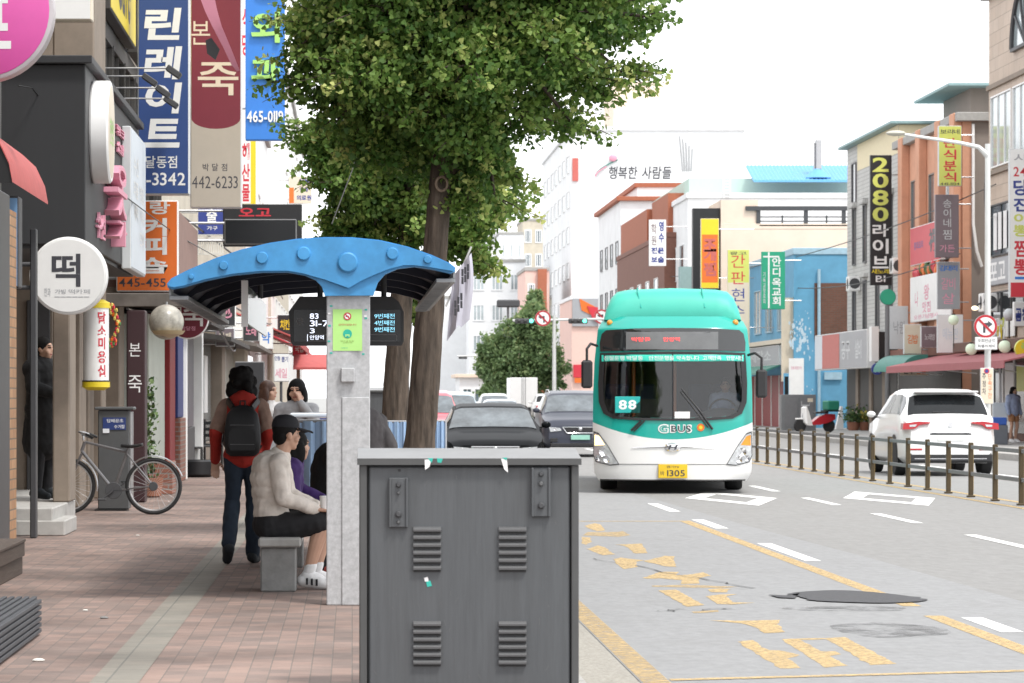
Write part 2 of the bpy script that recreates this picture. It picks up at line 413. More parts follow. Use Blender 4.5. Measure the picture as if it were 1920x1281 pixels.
LET = [([(1060+x/2.2326, 840+y/2.2326) for x, y in pl_], w_) for pl_, w_ in LET] + [([(1080+x/4.8, 960+y/4.8) for x, y in pl_], w_) for pl_, w_ in (
    ([(80, 130), (170, 105), (225, 120), (265, 170), (190, 178), (110, 150)], 0), ([(100, 185), (360, 185), (420, 175), (490, 215), (380, 228), (60, 215)], 1), ([(52, 228), (130, 235), (140, 275), (90, 300), (52, 290)], 0), ([(100, 340), (200, 305), (260, 325), (345, 385), (240, 395)], 0), ([(350, 300), (590, 290), (650, 375), (530, 380), (450, 312)], 0),
    ([(340, 430), (400, 415), (500, 430), (620, 440), (540, 455), (560, 500), (430, 520), (370, 480)], 0), ([(610, 450), (800, 400), (890, 405), (880, 440), (905, 500), (800, 495), (700, 470)], 0), ([(600, 600), (760, 545), (930, 545), (900, 575), (1000, 570), (1160, 550), (1210, 580), (1110, 600), (1110, 650), (940, 655), (960, 620), (760, 602), (640, 607)], 0), ([(680, 670), (1000, 660), (1460, 680), (1300, 692), (690, 680)], 1),
    ([(740, 715), (900, 705), (1150, 845), (1000, 860)], 0), ([(1160, 765), (1290, 750), (1450, 745), (1350, 765), (1420, 820), (1610, 825), (1400, 840), (1270, 835)], 0), ([(1180, 705), (1300, 694), (1390, 700), (1350, 730), (1220, 728)], 0), ([(1040, 905), (1280, 890), (1280, 905), (1060, 920)], 1), ([(1210, 985), (1480, 985), (1830, 980), (1820, 1020), (1880, 1090), (1690, 1100), (1600, 1040), (1490, 1010)], 0))]
rj = random.Random(31); zl = .0054
for pl_, w_ in LET:                                    # worn painted syllables of the bus bay, as they lie on the asphalt
    P = []
    for px, py in pl_: Y = CZ*F/(py-VY); P.append((ax(px, Y), Y))
    zl += .00005; Q = []
    for i, (a, b_) in enumerate(P):                    # chipped, uneven paint edges
        c, d = P[(i+1) % len(P)]; n_ = max(2, int(math.hypot(c-a, d-b_)/.12)); Q += [(a+(c-a)*k/n_+rj.gauss(0, .005), b_+(d-b_)*k/n_+rj.gauss(0, .012)) for k in range(n_)]
    P = Q
    tri = tessellate_polygon([[Vector((a, b_, 0)) for a, b_ in P]])
    mb.m('paint_yellow_worn' if w_ else 'paint_yellow').add([(a, b_, zl) for a, b_ in P], [t if (Vector(P[t[1]])-Vector(P[t[0]])).cross(Vector(P[t[2]])-Vector(P[t[0]])) > 0 else t[::-1] for t in map(tuple, tri)])
structure(mb, 'road_marking', smooth=0)
def blob(mb, cx, cy, a, b, z, n=40, j=.18, seed=3):
    r = random.Random(seed); ph = [r.uniform(0, 6.3) for _ in range(4)]
    mb.add([(cx + a*math.cos(t)*(1+.10*noise.noise((7*math.cos(t)+seed, 7*math.sin(t), 0))+j*sum(math.sin(k*t+ph[k-1])/k for k in (2, 3, 4))), cy + b*math.sin(t)*(1+j*sum(math.sin(k*t+ph[4-k])/k for k in (2, 3, 4))), z) for t in [2*math.pi*i/n for i in range(n)]], [tuple(range(n))])
mb = MB(); mb.m('asphalt_new'); blob(mb, 3.85, 26.6, .47, .85, .0125, n=110, j=.2); mb.add([(ax(px, Y_), Y_, .0125) for px, Y_ in ((1440, 26.9), (1475, 26.75), (1500, 27.1), (1490, 26.4), (1460, 26.5))], [(0, 1, 2, 3, 4)][:1]); structure(mb, 'road_section')
mb = MB(); mb.m('asphalt_stain'); blob(mb, 3.55, 22.9, .36, .75, .0085, seed=9); blob(mb, 3.6, 25.2, .5, .28, .0085, seed=5); structure(mb, 'road_section')
# cracks in the bay
M('crack', (.06, .06, .06), .9, var=.3)
mb = MB(); mb.m('crack'); r = random.Random(4)
for x, y, dx, dy, L in ((2.3, 33, .07, -.35, 16), (2.2, 24.9, .06, -.02, 16)):
    a = (x, y)
    for k in range(L):
        b_ = (a[0] + dx*r.uniform(.3, 1.6) + r.uniform(-.05, .05), a[1] + dy*r.uniform(.3, 1.6) + r.uniform(-.09, .09)); wd = r.uniform(.004, .012)
        mb.quad((a[0]-wd, a[1]-.01, .0115), (a[0]+wd, a[1]-.02, .0115), (b_[0]+wd, b_[1], .0115), (b_[0]-wd, b_[1]+.02, .0115)); a = b_
structure(mb, 'road_lines')
# litter on the pavement
M('litter', (.75, .73, .68), .8)
for k, (px, y, s_) in enumerate(((72, 1240, .035), (160, 1146, .02), (258, 1005, .02), (195, 1160, .03))):
    Y = 1.4*F/(y-743); mb = MB(); mb.m('litter' if k != 3 else 'concrete_dark'); mb.ell((ax(px, Y), Y, .156), (s_, s_*.8, s_*.3), 7, 4)
    tag(mb.build('paper_scrap'), ['crumpled white paper scrap beside the rubber ramp', 'small pale scrap lying in front of the wooden steps', 'tiny white scrap on the pavers in front of the bicycle', 'small grey stone lying beside the rubber ramp'][k], 'litter')
# ---------------------------------------------------------------- grey service cabinet in front
M('cab_paint', (.077, .082, .088), .5, var=.14, scale=5, bump=.05, stretch=(9, 9, .6), dirt=.2); M('cab_side', (.068, .069, .069), .5, var=.12, scale=5)
M('cab_lid_skylit', (.24, .243, .248), .5, var=.12, scale=6, dirt=.15); M('cab_louvre', (.1, .101, .104), .45, var=.08)  # lid paint made paler: sky light on its top put into the colour
def cabinet(root, w, d, h, y0, hasp=True):
    """local: centre front bottom at origin, front faces -Y"""
    b = MB(); b.m('cab_side'); b.box(-w/2+.01, -w/2+.045, 0, d, 0, h-.03, .004); b.box(w/2-.045, w/2-.01, 0, d, 0, h-.03, .004); b.box(-w/2+.045, w/2-.045, .06, d-.002, 0, h-.03); b.build('body', root)
    l = MB(); l.m('cab_side').box(-w/2-.001, w/2+.001, -.024, -.0195, h-.031, h-.001); l.m('cab_lid_skylit'); l.loft([[(-w/2, -.02, h-.03), (w/2, -.02, h-.03), (w/2, -.02, h), (-w/2, -.02, h)], [(-w/2+.004, d*.55, h-.03), (w/2-.004, d*.55, h-.03), (w/2-.004, d*.55, h+.042), (-w/2+.004, d*.55, h+.042)], [(-w/2, d+.02, h-.03), (w/2, d+.02, h-.03), (w/2, d+.02, h), (-w/2, d+.02, h)]]); l.build('lid', root)  # thin dark strip puts the lid's shaded front edge into colour
    dr = MB(); dr.m('cab_paint'); dr.box(-w/2+.053, w/2-.05, .012, .06, .015, h-.038, .008); door = dr.build('door', root)
    return door
cb = thing('service_cabinet', 'large dark grey street cabinet with louvres and torn sticker scraps', 'cabinet', (.5475, 16.2, .15))
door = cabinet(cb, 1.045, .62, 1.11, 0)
def louvres(door, x0, x1, z1, n=6, st=.0358):
    v = MB(); v.m('cab_louvre')
    for k in range(n):
        z = z1 - k*st
        sec = [(.012, z), (-.006, z-.004), (-.014, z-.012), (-.013, z-.021), (.012, z-.024)]
        v.loft([[(x, y_ if 0 < i < 5 else y_, zz) for y_, zz in sec] for i, x in enumerate((x0, x1))])
        v.m('black').box(x0+.002, x1-.002, .008, .0115, z-.033, z-.0245); v.m('cab_louvre')
    return v.build('louvre_vent', door)
def lx(px): return (px-VX)/401.2 - .5475
def lz(py): return CZ - (py-VY)/401.2 - .15
for x0, x1 in ((775, 827), (935, 987)):
    for z in (988, 1165): louvres(door, lx(x0), lx(x1), lz(z))
for x0, x1, z0, z1, zs in ((729, 765, 989, 896, (909, 924, 964, 979)), (996, 1032, 969, 877, (889, 907, 948))):
    hp = MB(); hp.m('cab_paint'); hp.box(lx(x0), lx(x1), -.012, .012, lz(z0), lz(z1), .004); hp.box(lx(x0), lx(x0)+.012, -.022, -.0125, lz(z0), lz(z1), .003); hp.box(lx(x1)-.012, lx(x1), -.022, -.0125, lz(z0), lz(z1), .003)
    hh = hp.build('hasp', door)
    for i, z in enumerate(zs):
        q = MB(); q.m('cab_louvre' if i % 2 else 'dark_grey'); r_ = .012 if i < 2 and zs[0] != 909 else (.013, .007, .016, .008)[i]
        q.lathe([(0, .022), (r_*.6, .022), (r_, .014), (r_, .004)], (lx((x0+x1)/2), -.012, lz(z)), 12, 'Y'); tag(q.build('bolt', door))
q = MB(); q.m('black'); q.lathe([(0, .002), (.007, .002), (.007, 0)], (lx(749), .0115, lz(882)), 10, 'Y'); q.build('keyhole', door)
M('tape_white', (.82, .8, .8), .6); M('tape_teal', (.03, .42, .34), .6)
for k, (mt, pts, yy) in enumerate((('tape_white', [(796, 862), (809, 861), (805, 875), (797, 881)], -.0245), ('tape_teal', [(802, 859), (812, 859), (809, 868)], -.0265), ('tape_teal', [(819, 859), (830, 860), (827, 868), (820, 867)], -.0245),
        ('tape_white', [(939, 860), (950, 860), (952, 886), (945, 880)], -.0245), ('tape_teal', [(940, 858), (951, 858), (949, 863)], -.0265), ('tape_white', [(795, 1084), (802, 1082), (804, 1090), (797, 1091)], .0095), ('tape_teal', [(799, 1091), (807, 1089), (810, 1099), (801, 1101)], .0095))):
    q = MB(); q.m(mt); q.prism([(lx(a), lz(c)) for a, c in pts], (0, yy, 0), UX, UZ, (0, .0015, 0)); q.build('sticker_scrap', cb)
q = MB(); q.m('cab_louvre'); r_ = random.Random(12)
for k in range(34):
    x, z, L, an = r_.uniform(-.44, .44), r_.uniform(.06, 1.03), r_.uniform(.006, .035), r_.uniform(.9, 2.2); dx, dz = L*math.cos(an), L*math.sin(an); w0 = r_.uniform(.0006, .0016)
    q.add([(x-w0, .0112, z), (x+w0, .0112, z), (x+dx+w0, .0112, z+dz), (x+dx-w0, .0112, z+dz)], [(0, 1, 2, 3)])
tag(q.build('scratches', door, smooth=0), kind='stuff')
# ---------------------------------------------------------------- bus shelter
M('galv', (.46, .465, .475), .5, .2, var=.22, scale=30, bump=.05, dirt=.1); M('shelter_blue', (.05, .27, .56), .5, var=.22, scale=5, dirt=.22)
M('navy', (.012, .016, .035), .55, var=.2); M('gutter_metal', (.3, .31, .32), .45, .5, var=.2)
YS = 23.2
sh = thing('bus_shelter', 'bus shelter with blue winged roof on a galvanised steel post', 'bus shelter', (-.025, YS, .15), world=True)
p = MB(); p.m('galv'); p.box(-.171, .121, YS, YS+.16, .15, 2.24, .006); p.box(-.068, .117, YS-.012, YS, .152, az(745, YS), .004)
pil = p.build('post', sh)
p = MB(); p.m('galv'); p.box(-.171, .121, 30, 30.16, .15, 2.3, .006); p.build('post', sh)
q = MB(); q.m('galv'); q.box(ax(639, YS), ax(665, YS), YS-.05, YS-.0005, az(717, YS), az(690, YS), .006); q.build('junction_box', pil)
def zp(x, y, s=2.912, ox=300, oy=420, Y=YS): return (ax(ox+x/s, Y), az(oy+y/s, Y))
top = [(150, 255), (300, 190), (450, 140), (600, 105), (750, 83), (900, 74), (1050, 75), (1200, 90), (1350, 125), (1480, 170)]
low = [(1480, 248), (1390, 235), (1300, 245), (1230, 275), (1190, 320), (1165, 392), (900, 394), (885, 345), (850, 308), (790, 282), (700, 266), (560, 266), (400, 282), (250, 312), (130, 347)]
out = [zp(*a) for a in [(70, 357), (45, 350), (40, 328), (65, 298)] + top + [(1580, 215), (1612, 240), (1608, 262), (1585, 272)] + low]
f_ = MB(); f_.m('shelter_blue'); f_.prism(out[::-1], (0, YS-.06, 0), UX, UZ, (0, .14, 0)); fas = f_.build('roof_fascia', sh, smooth=30)
wing = [zp(*a) for a in [(78, 348), (52, 342), (48, 330), (70, 303)] + [(x, y+7) for x, y in top] + [(1575, 220), (1603, 243), (1598, 260)] + [(1480, 240), (1390, 228), (1330, 228), (1250, 248), (1170, 280), (1100, 312), (1030, 352), (900, 306), (780, 272), (700, 258), (560, 258), (400, 274), (250, 304), (130, 339)]]
f_ = MB(); f_.m('shelter_blue'); f_.prism(wing[::-1], (0, YS-.09, 0), UX, UZ, (0, .03, 0)); f_.build('wing_plate', fas, smooth=30)
for x, y, r_ in ((175, 290, 14), (350, 230, 25), (560, 188, 33), (785, 165, 38), (1025, 213, 55), (1268, 165, 33), (1460, 197, 22)):
    c = zp(x, y); r_ = r_/2.912*YS/F
    q = MB(); q.m('shelter_blue'); q.lathe([(0, .024), (r_*.85, .023), (r_, .015), (r_, 0)], (c[0], YS-.09, c[1]), 24, 'Y'); q.build('button_disc', fas)
# vaulted roof behind the fascia, two gutters and a side band
arch = [zp(*a) for a in [(70, 345), (150, 275), (300, 212), (450, 163), (600, 130), (750, 108), (900, 100), (1050, 100), (1200, 115), (1350, 148), (1480, 192), (1590, 250)]]
q = MB(); q.m('navy'); up = []
for Y in (YS+.08, 31.): q_ = [(x, Y, z) for x, z in arch]; up.append(q_ + [(x, Y, z-.035) for x, z in arch[::-1]])
q.loft(up); q.build('roof', sh, smooth=40)
q = MB(); q.m('navy')
for Y in (24.6, 26.2, 27.8, 29.4):
    q.loft([[(x, Y-.04, z-.036), (x, Y+.04, z-.036), (x, Y+.04, z-.036-.10*(1-abs(i-5.5)/6.5)-.02), (x, Y-.04, z-.036-.10*(1-abs(i-5.5)/6.5)-.02)] for i, (x, z) in enumerate(arch)])
q.parts('roof_rib', sh)
for sx, (x, z) in ((1, arch[0]), (-1, arch[-1])):
    q = MB(); q.m('gutter_metal'); q.box(x-.03*sx, x+.10*sx, YS+.081, 31, z-.085, z-.055, .004); q.box(x-.03*sx, x-.015*sx, YS+.081, 31, z-.054, z+.0)
    for k in range(26): q.box(x+.0*sx, x+.098*sx, YS+.2+k*.3, YS+.22+k*.3, z-.092, z-.0855)
    q.build('gutter', sh)
M('glass_green', (.28, .33, .31), .1, var=.5, scale=1.5, stretch=(1, .3, 3)); M('blue_panel', (.05, .16, .42), .4)
q = MB(); q.m('glass_green'); q.box(-.745, -.73, 24.0, 29.6, 2.06, 2.33); q.m('white_paint').box(-.765, -.72, 23.95, 24.0, 2.03, 2.35); q.m('blue_panel').box(-.7665, -.7455, 24.0, 24.5, 2.06, 2.25); q.m('dark_grey').cyl((-.7, 26.5, 2.3), (-.7, 26.5, 2.62), .02)
q.build('side_band', sh)
# green notice taped to the post
M('notice_green', (.42, .72, .22), .6, var=.05); M('notice_red', (.5, .05, .06), .6); M('notice_teal', (.02, .42, .3), .6); M('notice_ink', (.25, .36, .08), .6)
n = MB(); X0, X1, Z0, Z1 = ax(624, YS), ax(679, YS), az(658, YS), az(580, YS); yn = YS-.004
grid = []
for i in range(9):
    row = []
    for j in range(9):
        u, v = i/8, j/8; lift = max(0, (u-.6)+(.4-v)-.35)**1.5*.09
        row.append((X0+(X1-X0)*u, yn-lift, Z0+(Z1-Z0)*v))
    grid.append(row)
n.m('notice_green')
n.loft(grid, closed=False, caps=False)
cx = (X0+X1)/2; zz = lambda t: Z0+(Z1-Z0)*t
ring = lambda r1, r2, cx, cz, y, k=20: [[(cx+r*math.cos(2*math.pi*i/k), y, cz+r*math.sin(2*math.pi*i/k)) for r in (r1, r2)] for i in range(k)]
def annulus(mb, cx, cz, y, r1, r2, k=24):
    P = [(cx+r*math.cos(2*math.pi*i/k), y, cz+r*math.sin(2*math.pi*i/k)) for i in range(k) for r in (r1, r2)]
    mb.add(P, [(2*i, 2*i+1, (2*i+3) % (2*k), (2*i+2) % (2*k)) for i in range(k)])
y2 = yn-.0025
n.m('white_clean').lathe([(0, .001), (.022, .001)], (cx, y2+.001, zz(.83)), 20, 'Y', caps=False); n.m('notice_red'); annulus(n, cx, zz(.83), y2-.001, .018, .026)
n.quad((cx-.018, y2-.0012, zz(.83)+.012), (cx-.012, y2-.0012, zz(.83)+.018), (cx+.018, y2-.0012, zz(.83)-.012), (cx+.012, y2-.0012, zz(.83)-.018))
n.m('black').box(cx-.012, cx+.010, y2-.0008, y2-.0004, zz(.83)-.004, zz(.83)+.003)
n.m('notice_teal').lathe([(0, .001), (.03, .001)], (cx, y2+.001, zz(.41)), 20, 'Y', caps=False); n.m('notice_green').box(cx-.014, cx+.014, y2-.0014, y2-.0008, zz(.41)-.022, zz(.41)-.004); n.m('notice_teal').box(cx-.008, cx+.008, y2-.0022, y2-.0016, zz(.41)-.022, zz(.41)-.012)
n.m('notice_red').text('금연시설입니다', (cx, y2, zz(.63)), UX, UZ, .12, .012, .0); n.m('notice_ink').text('버스승강장', (cx, y2, zz(.235)), UX, UZ, .09, .011, 0); n.text('금연구역', (cx, y2, zz(.2)), UX, UZ, .06, .009, 0)
n.m('notice_teal').text('안양시', (cx-.02, y2, zz(.07)), UX, UZ, .04, .008, 0)
n.build('notice', pil)
q = MB()
for px, py, m_ in ((621, 574, 't'), (617, 588, 'w'), (686, 581, 't'), (685, 593, 'w'), (686, 597, 't'), (618, 611, 't'), (617, 640, 't'), (621, 662, 't'), (681, 664, 't')):
    q.m('tape_teal' if m_ == 't' else 'tape_white').box(ax(px-2.5, YS), ax(px+2.5, YS), YS-.003, YS-.0005, az(py+1.5, YS), az(py-1.5, YS))
q.build('tape_scrap', pil)
# arrival display hanging under the roof
M('led_white', (.75, .8, .95), emit=1.1, var=0); M('led_blue', (.25, .62, .8), emit=.9, var=0); M('screen_black', (.006, .007, .009), .25, var=0); M('screen_frame', (.02, .02, .022), .4)
YD = 24.9
ds = thing('arrival_display', 'black arrival screen with lit bus numbers hanging behind the shelter post', 'display', (0, YD, 1.8), world=True)
q = MB(); q.m('screen_frame'); a = lambda px: ax(px, YD); z_ = lambda py: az(py, YD)
q.prism([(a(545), z_(640)), (a(549), z_(648)), (a(753), z_(648)), (a(757), z_(640)), (a(757), z_(585)), (a(748), z_(566)), (a(735), z_(556)), (a(562), z_(556)), (a(541), z_(585))], (0, YD, 0), UX, UZ, (0, .18, 0)); q.build('housing', ds)
q = MB(); q.m('screen_black').box(a(551), a(751), YD-.006, YD-.0005, z_(641), z_(581)); yq = YD-.008
q.m('led_white')
for t, x0, x1, y0, y1 in (('83', 581, 597, 588, 598), ('31-7', 581, 616, 601, 612), ('3', 581, 590, 616, 625)): q.text(t, (a((x0+x1)/2), yq, z_((y0+y1)/2)), UX, UZ, a(x1)-a(x0), z_(y0)-z_(y1), .0)
q.text('안양역', (a(594), yq, z_(633)), UX, UZ, .1, .032, 0)
for x0, x1, y0, y1 in ((576, 744, 627, 628), (576, 744, 639, 640), (576, 577, 627, 640), (743, 744, 627, 640)): q.m('mid_grey' if x1 > 700 else 'led_white').box(a(x0), a(x1), yq-.001, yq, z_(y1), z_(y0))
q.m('led_blue')
for k, t in enumerate(('9번째전', '4번째전', '9번째전')): q.text(t, (a(721), yq, z_(593+k*12.5)), UX, UZ, a(740)-a(702), .036, 0)
q.m('mid_grey')
for k in range(8):
    t = k*math.pi/4; q.lathe([(0, .001), (.009, .001)], (a(562)+.018*math.cos(t), yq+.002, z_(603)+.018*math.sin(t)), 8, 'Y', caps=False)
q.build('screen', ds)
q = MB(); q.m('dark_grey'); q.cyl((a(600), YD+.09, z_(557)), (a(600), YD+.09, 2.52), .02); q.cyl((a(720), YD+.09, z_(557)), (a(720), YD+.09, 2.5), .02); q.build('hanger', ds)
# ---------------------------------------------------------------- bench
bn = thing('concrete_bench', 'low grey concrete bench under the blue bus shelter', 'bench', (-.53, 26.5, .15), world=True)
q = MB(); q.m('concrete').box(-.67, -.365, 24.75, 28.9, .47, .535, .012); q.build('seat', bn)
for y in (24.8, 28.3): q = MB(); q.m('concrete_dark').box(-.655, -.4, y, y+.45, .15, .469, .01); q.build('leg', bn)
# ---------------------------------------------------------------- small things on the left pavement
M('wood_dark', (.095, .07, .055), .7, var=.25, scale=3, stretch=(12, .8, 12), bump=.2); M('ramp_rubber', (.06, .062, .068), .7, var=.2, scale=10)
ws = thing('wooden_step', 'dark brown wooden plank steps at the shop entrance', 'step', (-3.0, 27.6, .15), world=True)
q = MB(); q.m('wood_dark')
for k in range(6): q.box(-3.4+k*.138, -3.4+k*.138+.132, 20, 27.4, .40, .425, .004)
q.box(-3.4, -2.585, 20.02, 27.38, .29, .399, .004); q.build('upper_step', ws)
q = MB(); q.m('wood_dark').box(-3.4, -2.60, 20, 27.36, .15, .286, .006); q.build('lower_step', ws)
rp = thing('rubber_ramp', 'ribbed dark rubber kerb ramp lying on the pink pavers', 'ramp', (-2.2, 20.8, .15), world=True)
q = MB(); q.m('ramp_rubber')
q.box(-3.6, -1.84, 13, 20.36, .155, .36, .01); q.build('body', rp)
q = MB(); q.m('ramp_rubber')
for k in range(40): q.box(-3.58+k*.0437, -3.58+k*.0437+.026, 13, 20.355, .361, .376, .003)
for k in range(6): q.box(-1.839, -1.822, 13, 20.355, .165+k*.034, .188+k*.034, .003)
q.build('ribbed_cover', rp)
M('step_white', (.42, .41, .39), .8, var=.15, scale=8, dirt=.25)
q = MB(); q.m('step_white').box(-3.5, -2.875, 34.7, 36.2, .15, .305, .012); tag(q.build('concrete_step'), 'pale concrete block step below the doorway ledge', 'step')
q = MB(); q.m('step_white').box(-4.29, -3.0, 34.72, 37.6, .15, .43, .012); q.box(-4.29, -3.42, 37.6, 41.55, .15, .429) ; tag(q.build('doorway_ledge'), 'long pale stone ledge under the doorway with the man in black', 'ledge')
# meter box behind the bicycle
M('meter_grey', (.075, .078, .08), .5, var=.12, dirt=.2)
mt = thing('parking_machine', 'tall dark grey pavement box with blue label behind the bicycle', 'machine', (-2.93, 42.3, .15), world=True)
q = MB(); q.m('meter_grey').box(-3.1, -2.72, 42.3, 42.7, .17, 1.38, .012); q.m('black').box(-3.14, -2.75, 42.28, 42.75, .15, .169); q.build('body', mt)
q = MB(); q.m('meter_grey').box(-3.14, -2.66, 42.26, 42.74, 1.381, 1.42, .01); q.build('top_cap', mt)
q = MB(); q.m('steel').box(-2.718, -2.69, 42.31, 42.69, .3, 1.36, .004); q.build('side_trim', mt)
M('label_blue', (.02, .04, .16), .4); M('pale_ink', (.7, .72, .75), .5)
q = MB(); q.m('label_blue').box(ax(193, 42.3), ax(236, 42.3), 42.29, 42.2995, az(806, 42.3), az(783, 42.3)); q.m('pale_ink').text('담배꽁초', (ax(216, 42.3), 42.288, az(789, 42.3)), UX, UZ, .2, .045, .01); q.text('수거함', (ax(224, 42.3), 42.288, az(800, 42.3)), UX, UZ, .13, .045, .01); q.box(ax(193, 42.3), ax(205, 42.3), 42.286, 42.289, az(812, 42.3), az(804, 42.3)); q.build('label_plate', mt)
# ---------------------------------------------------------------- bicycle leaning by the machine
M('bike_frame', (.2, .195, .2), .3, .6, var=.1); M('bike_rim', (.55, .55, .55), .3, .8)
YB = 41.0
bk = thing('bicycle', 'old grey bicycle with black saddle parked by the grey machine', 'bicycle', (ax(220, YB), YB, .15), world=True)
B = lambda px, py, dy=0: (ax(px, YB), YB+dy, az(py, YB))
def wheel(c, r, root):
    w_ = MB(); w_.m('bike_rim'); w_.tube([(c[0]+(r-.045)*math.cos(t), c[1], c[2]+(r-.045)*math.sin(t)) for t in [2*math.pi*i/40 for i in range(40)]], .013, 6, closed=True)
    for i in range(24):
        t = 2*math.pi*i/24; w_.cyl((c[0]+.02*math.cos(t+.6), c[1]+.02*(-1)**i, c[2]+.02*math.sin(t+.6)), (c[0]+(r-.05)*math.cos(t), c[1], c[2]+(r-.05)*math.sin(t)), .0016, n=4)
    w_.m('steel').lathe([(.012, -.05), (.03, -.03), (.03, .03), (.012, .05)], c, 10, 'Y'); o = w_.build('wheel', root)
    t_ = MB(); t_.m('rubber'); t_.tube([(c[0]+(r-.022)*math.cos(t), c[1], c[2]+(r-.022)*math.sin(t)) for t in [2*math.pi*i/48 for i in range(48)]], .025, 8, closed=True); t_.build('tyre', o)
    return o
rc = B(288, 914); r_ = .335; rc = (rc[0], rc[1], .15+r_); fc = (ax(126, YB+.5), YB+.5, .15+r_)
wheel(rc, r_, bk); wheel((rc[0]-1.03, YB+.12, .15+r_), r_, bk)
hd = B(158, 829, .1); hb = B(152, 846, .1); st = B(238, 848, .02); bb = B(213, 920, .03); fx = (rc[0]-1.03, YB+.12, .15+r_)
q = MB(); q.m('bike_frame')
for a_, b_, rr in ((hd, st, .016), (hb, bb, .02), (st, bb, .017), (hd, hb, .021)): q.cyl(a_, b_, rr, n=10)
for s_ in (-.05, .05):
    q.cyl((st[0], st[1]+s_*.4, st[2]-.02), (rc[0], rc[1]+s_, rc[2]), .009); q.cyl((bb[0], bb[1]+s_*.5, bb[2]), (rc[0], rc[1]+s_, rc[2]), .010); q.cyl((hb[0], hb[1]+s_, hb[2]-.03), (fx[0], fx[1]+s_, fx[2]), .012)
q.cyl(st, (st[0]+.012, st[1], st[2]+.06), .013); q.build('frame', bk)
q = MB(); q.m('black'); sd_ = Vector(B(247, 838)); q.loft([[(sd_.x+x, sd_.y+wd*math.cos(t), sd_.z+zz_+.022*math.sin(t)) for t in [2*math.pi*i/12 for i in range(12)]] for x, wd, zz_ in ((-.13, .015, .012), (-.1, .03, .012), (0, .05, .004), (.07, .085, .012), (.12, .09, .025), (.135, .05, .025))]); q.build('saddle', bk)
q = MB(); q.m('steel'); hx = Vector(B(155, 826, .1)); q.tube([hx, hx+Vector((-.0, 0, .05)), hx+Vector((-.03, 0, .09))], .012); q.tube([hx+Vector((.1, -.28, .05)), hx+Vector((.0, -.22, .09)), hx+Vector((-.05, -.08, .1)), hx+Vector((-.05, .08, .1)), hx+Vector((.0, .22, .09)), hx+Vector((.1, .28, .05))], .011)
q.m('black').cyl(hx+Vector((.14, -.3, .035)), hx+Vector((.05, -.255, .075)), .016); q.cyl(hx+Vector((.14, .3, .035)), hx+Vector((.05, .255, .075)), .016); q.cyl(hx+Vector((.0, -.2, .07)), hx+Vector((.12, -.19, .02)), .006); q.build('handlebar', bk)
for c, a0, a1 in ((rc, 20, 135), (fx, -10, 60)):
    q = MB(); q.m('steel'); q.loft([[(c[0]+(r_+d_)*math.cos(R(t)), c[1]+w_, c[2]+(r_+d_)*math.sin(R(t))) for w_, d_ in ((-.03, .02), (0, .032), (.03, .02), (.029, .017), (0, .028), (-.029, .017))] for t in np.linspace(a0, a1, 14)]); q.build('mudguard', bk)
q = MB(); q.m('dark_grey'); q.lathe([(.0, .01), (.095, .01), (.1, 0), (.095, -.006), (0, -.006)], (bb[0], bb[1]-.05, bb[2]), 20, 'Y'); q.cyl((bb[0], bb[1]-.07, bb[2]), (bb[0]-.13, bb[1]-.08, bb[2]-.1), .011); q.box(bb[0]-.18, bb[0]-.08, bb[1]-.17, bb[1]-.09, bb[2]-.115, bb[2]-.09, .006); q.cyl((bb[0], bb[1]+.06, bb[2]), (bb[0]+.13, bb[1]+.08, bb[2]+.1), .011); q.box(bb[0]+.08, bb[0]+.18, bb[1]+.09, bb[1]+.17, bb[2]+.09, bb[2]+.115, .006)
q.lathe([(0, .012), (.05, .012), (.055, 0), (.04, -.03), (0, -.03)], (rc[0], rc[1]-.05, rc[2]), 16, 'Y'); q.box(rc[0], bb[0], bb[1]-.06, bb[1]-.054, rc[2]-.055, rc[2]-.05); q.build('drivetrain', bk)
# ---------------------------------------------------------------- sign builders
for nm, c in (('s_white', (.78, .78, .77)), ('s_black', (.015, .015, .017)), ('s_blue', (.022, .06, .21)), ('s_wine', (.17, .018, .035)), ('s_beige', (.42, .38, .32)), ('s_sky', (.035, .19, .60)), ('s_green', (.35, .62, .16)),
              ('s_orange', (.72, .155, .02)), ('s_yellow', (.72, .56, .02)), ('s_red', (.55, .03, .05)), ('s_pink', (.66, .09, .36)), ('s_cream', (.66, .58, .46)), ('s_brown', (.04, .015, .018)), ('s_navy', (.03, .05, .24)),
              ('s_grey', (.33, .34, .36)), ('s_lime', (.58, .62, .14)), ('s_mauve', (.19, .15, .165)), ('s_bgreen', (.02, .33, .19)), ('s_silver', (.55, .57, .58)), ('s_ink', (.05, .05, .06)), ('s_char', (.035, .036, .04)), ('s_pale', (.62, .68, .74)), ('s_rose', (.7, .3, .4))):
    M(nm, c, .45, var=.05, scale=3, dirt=.1)
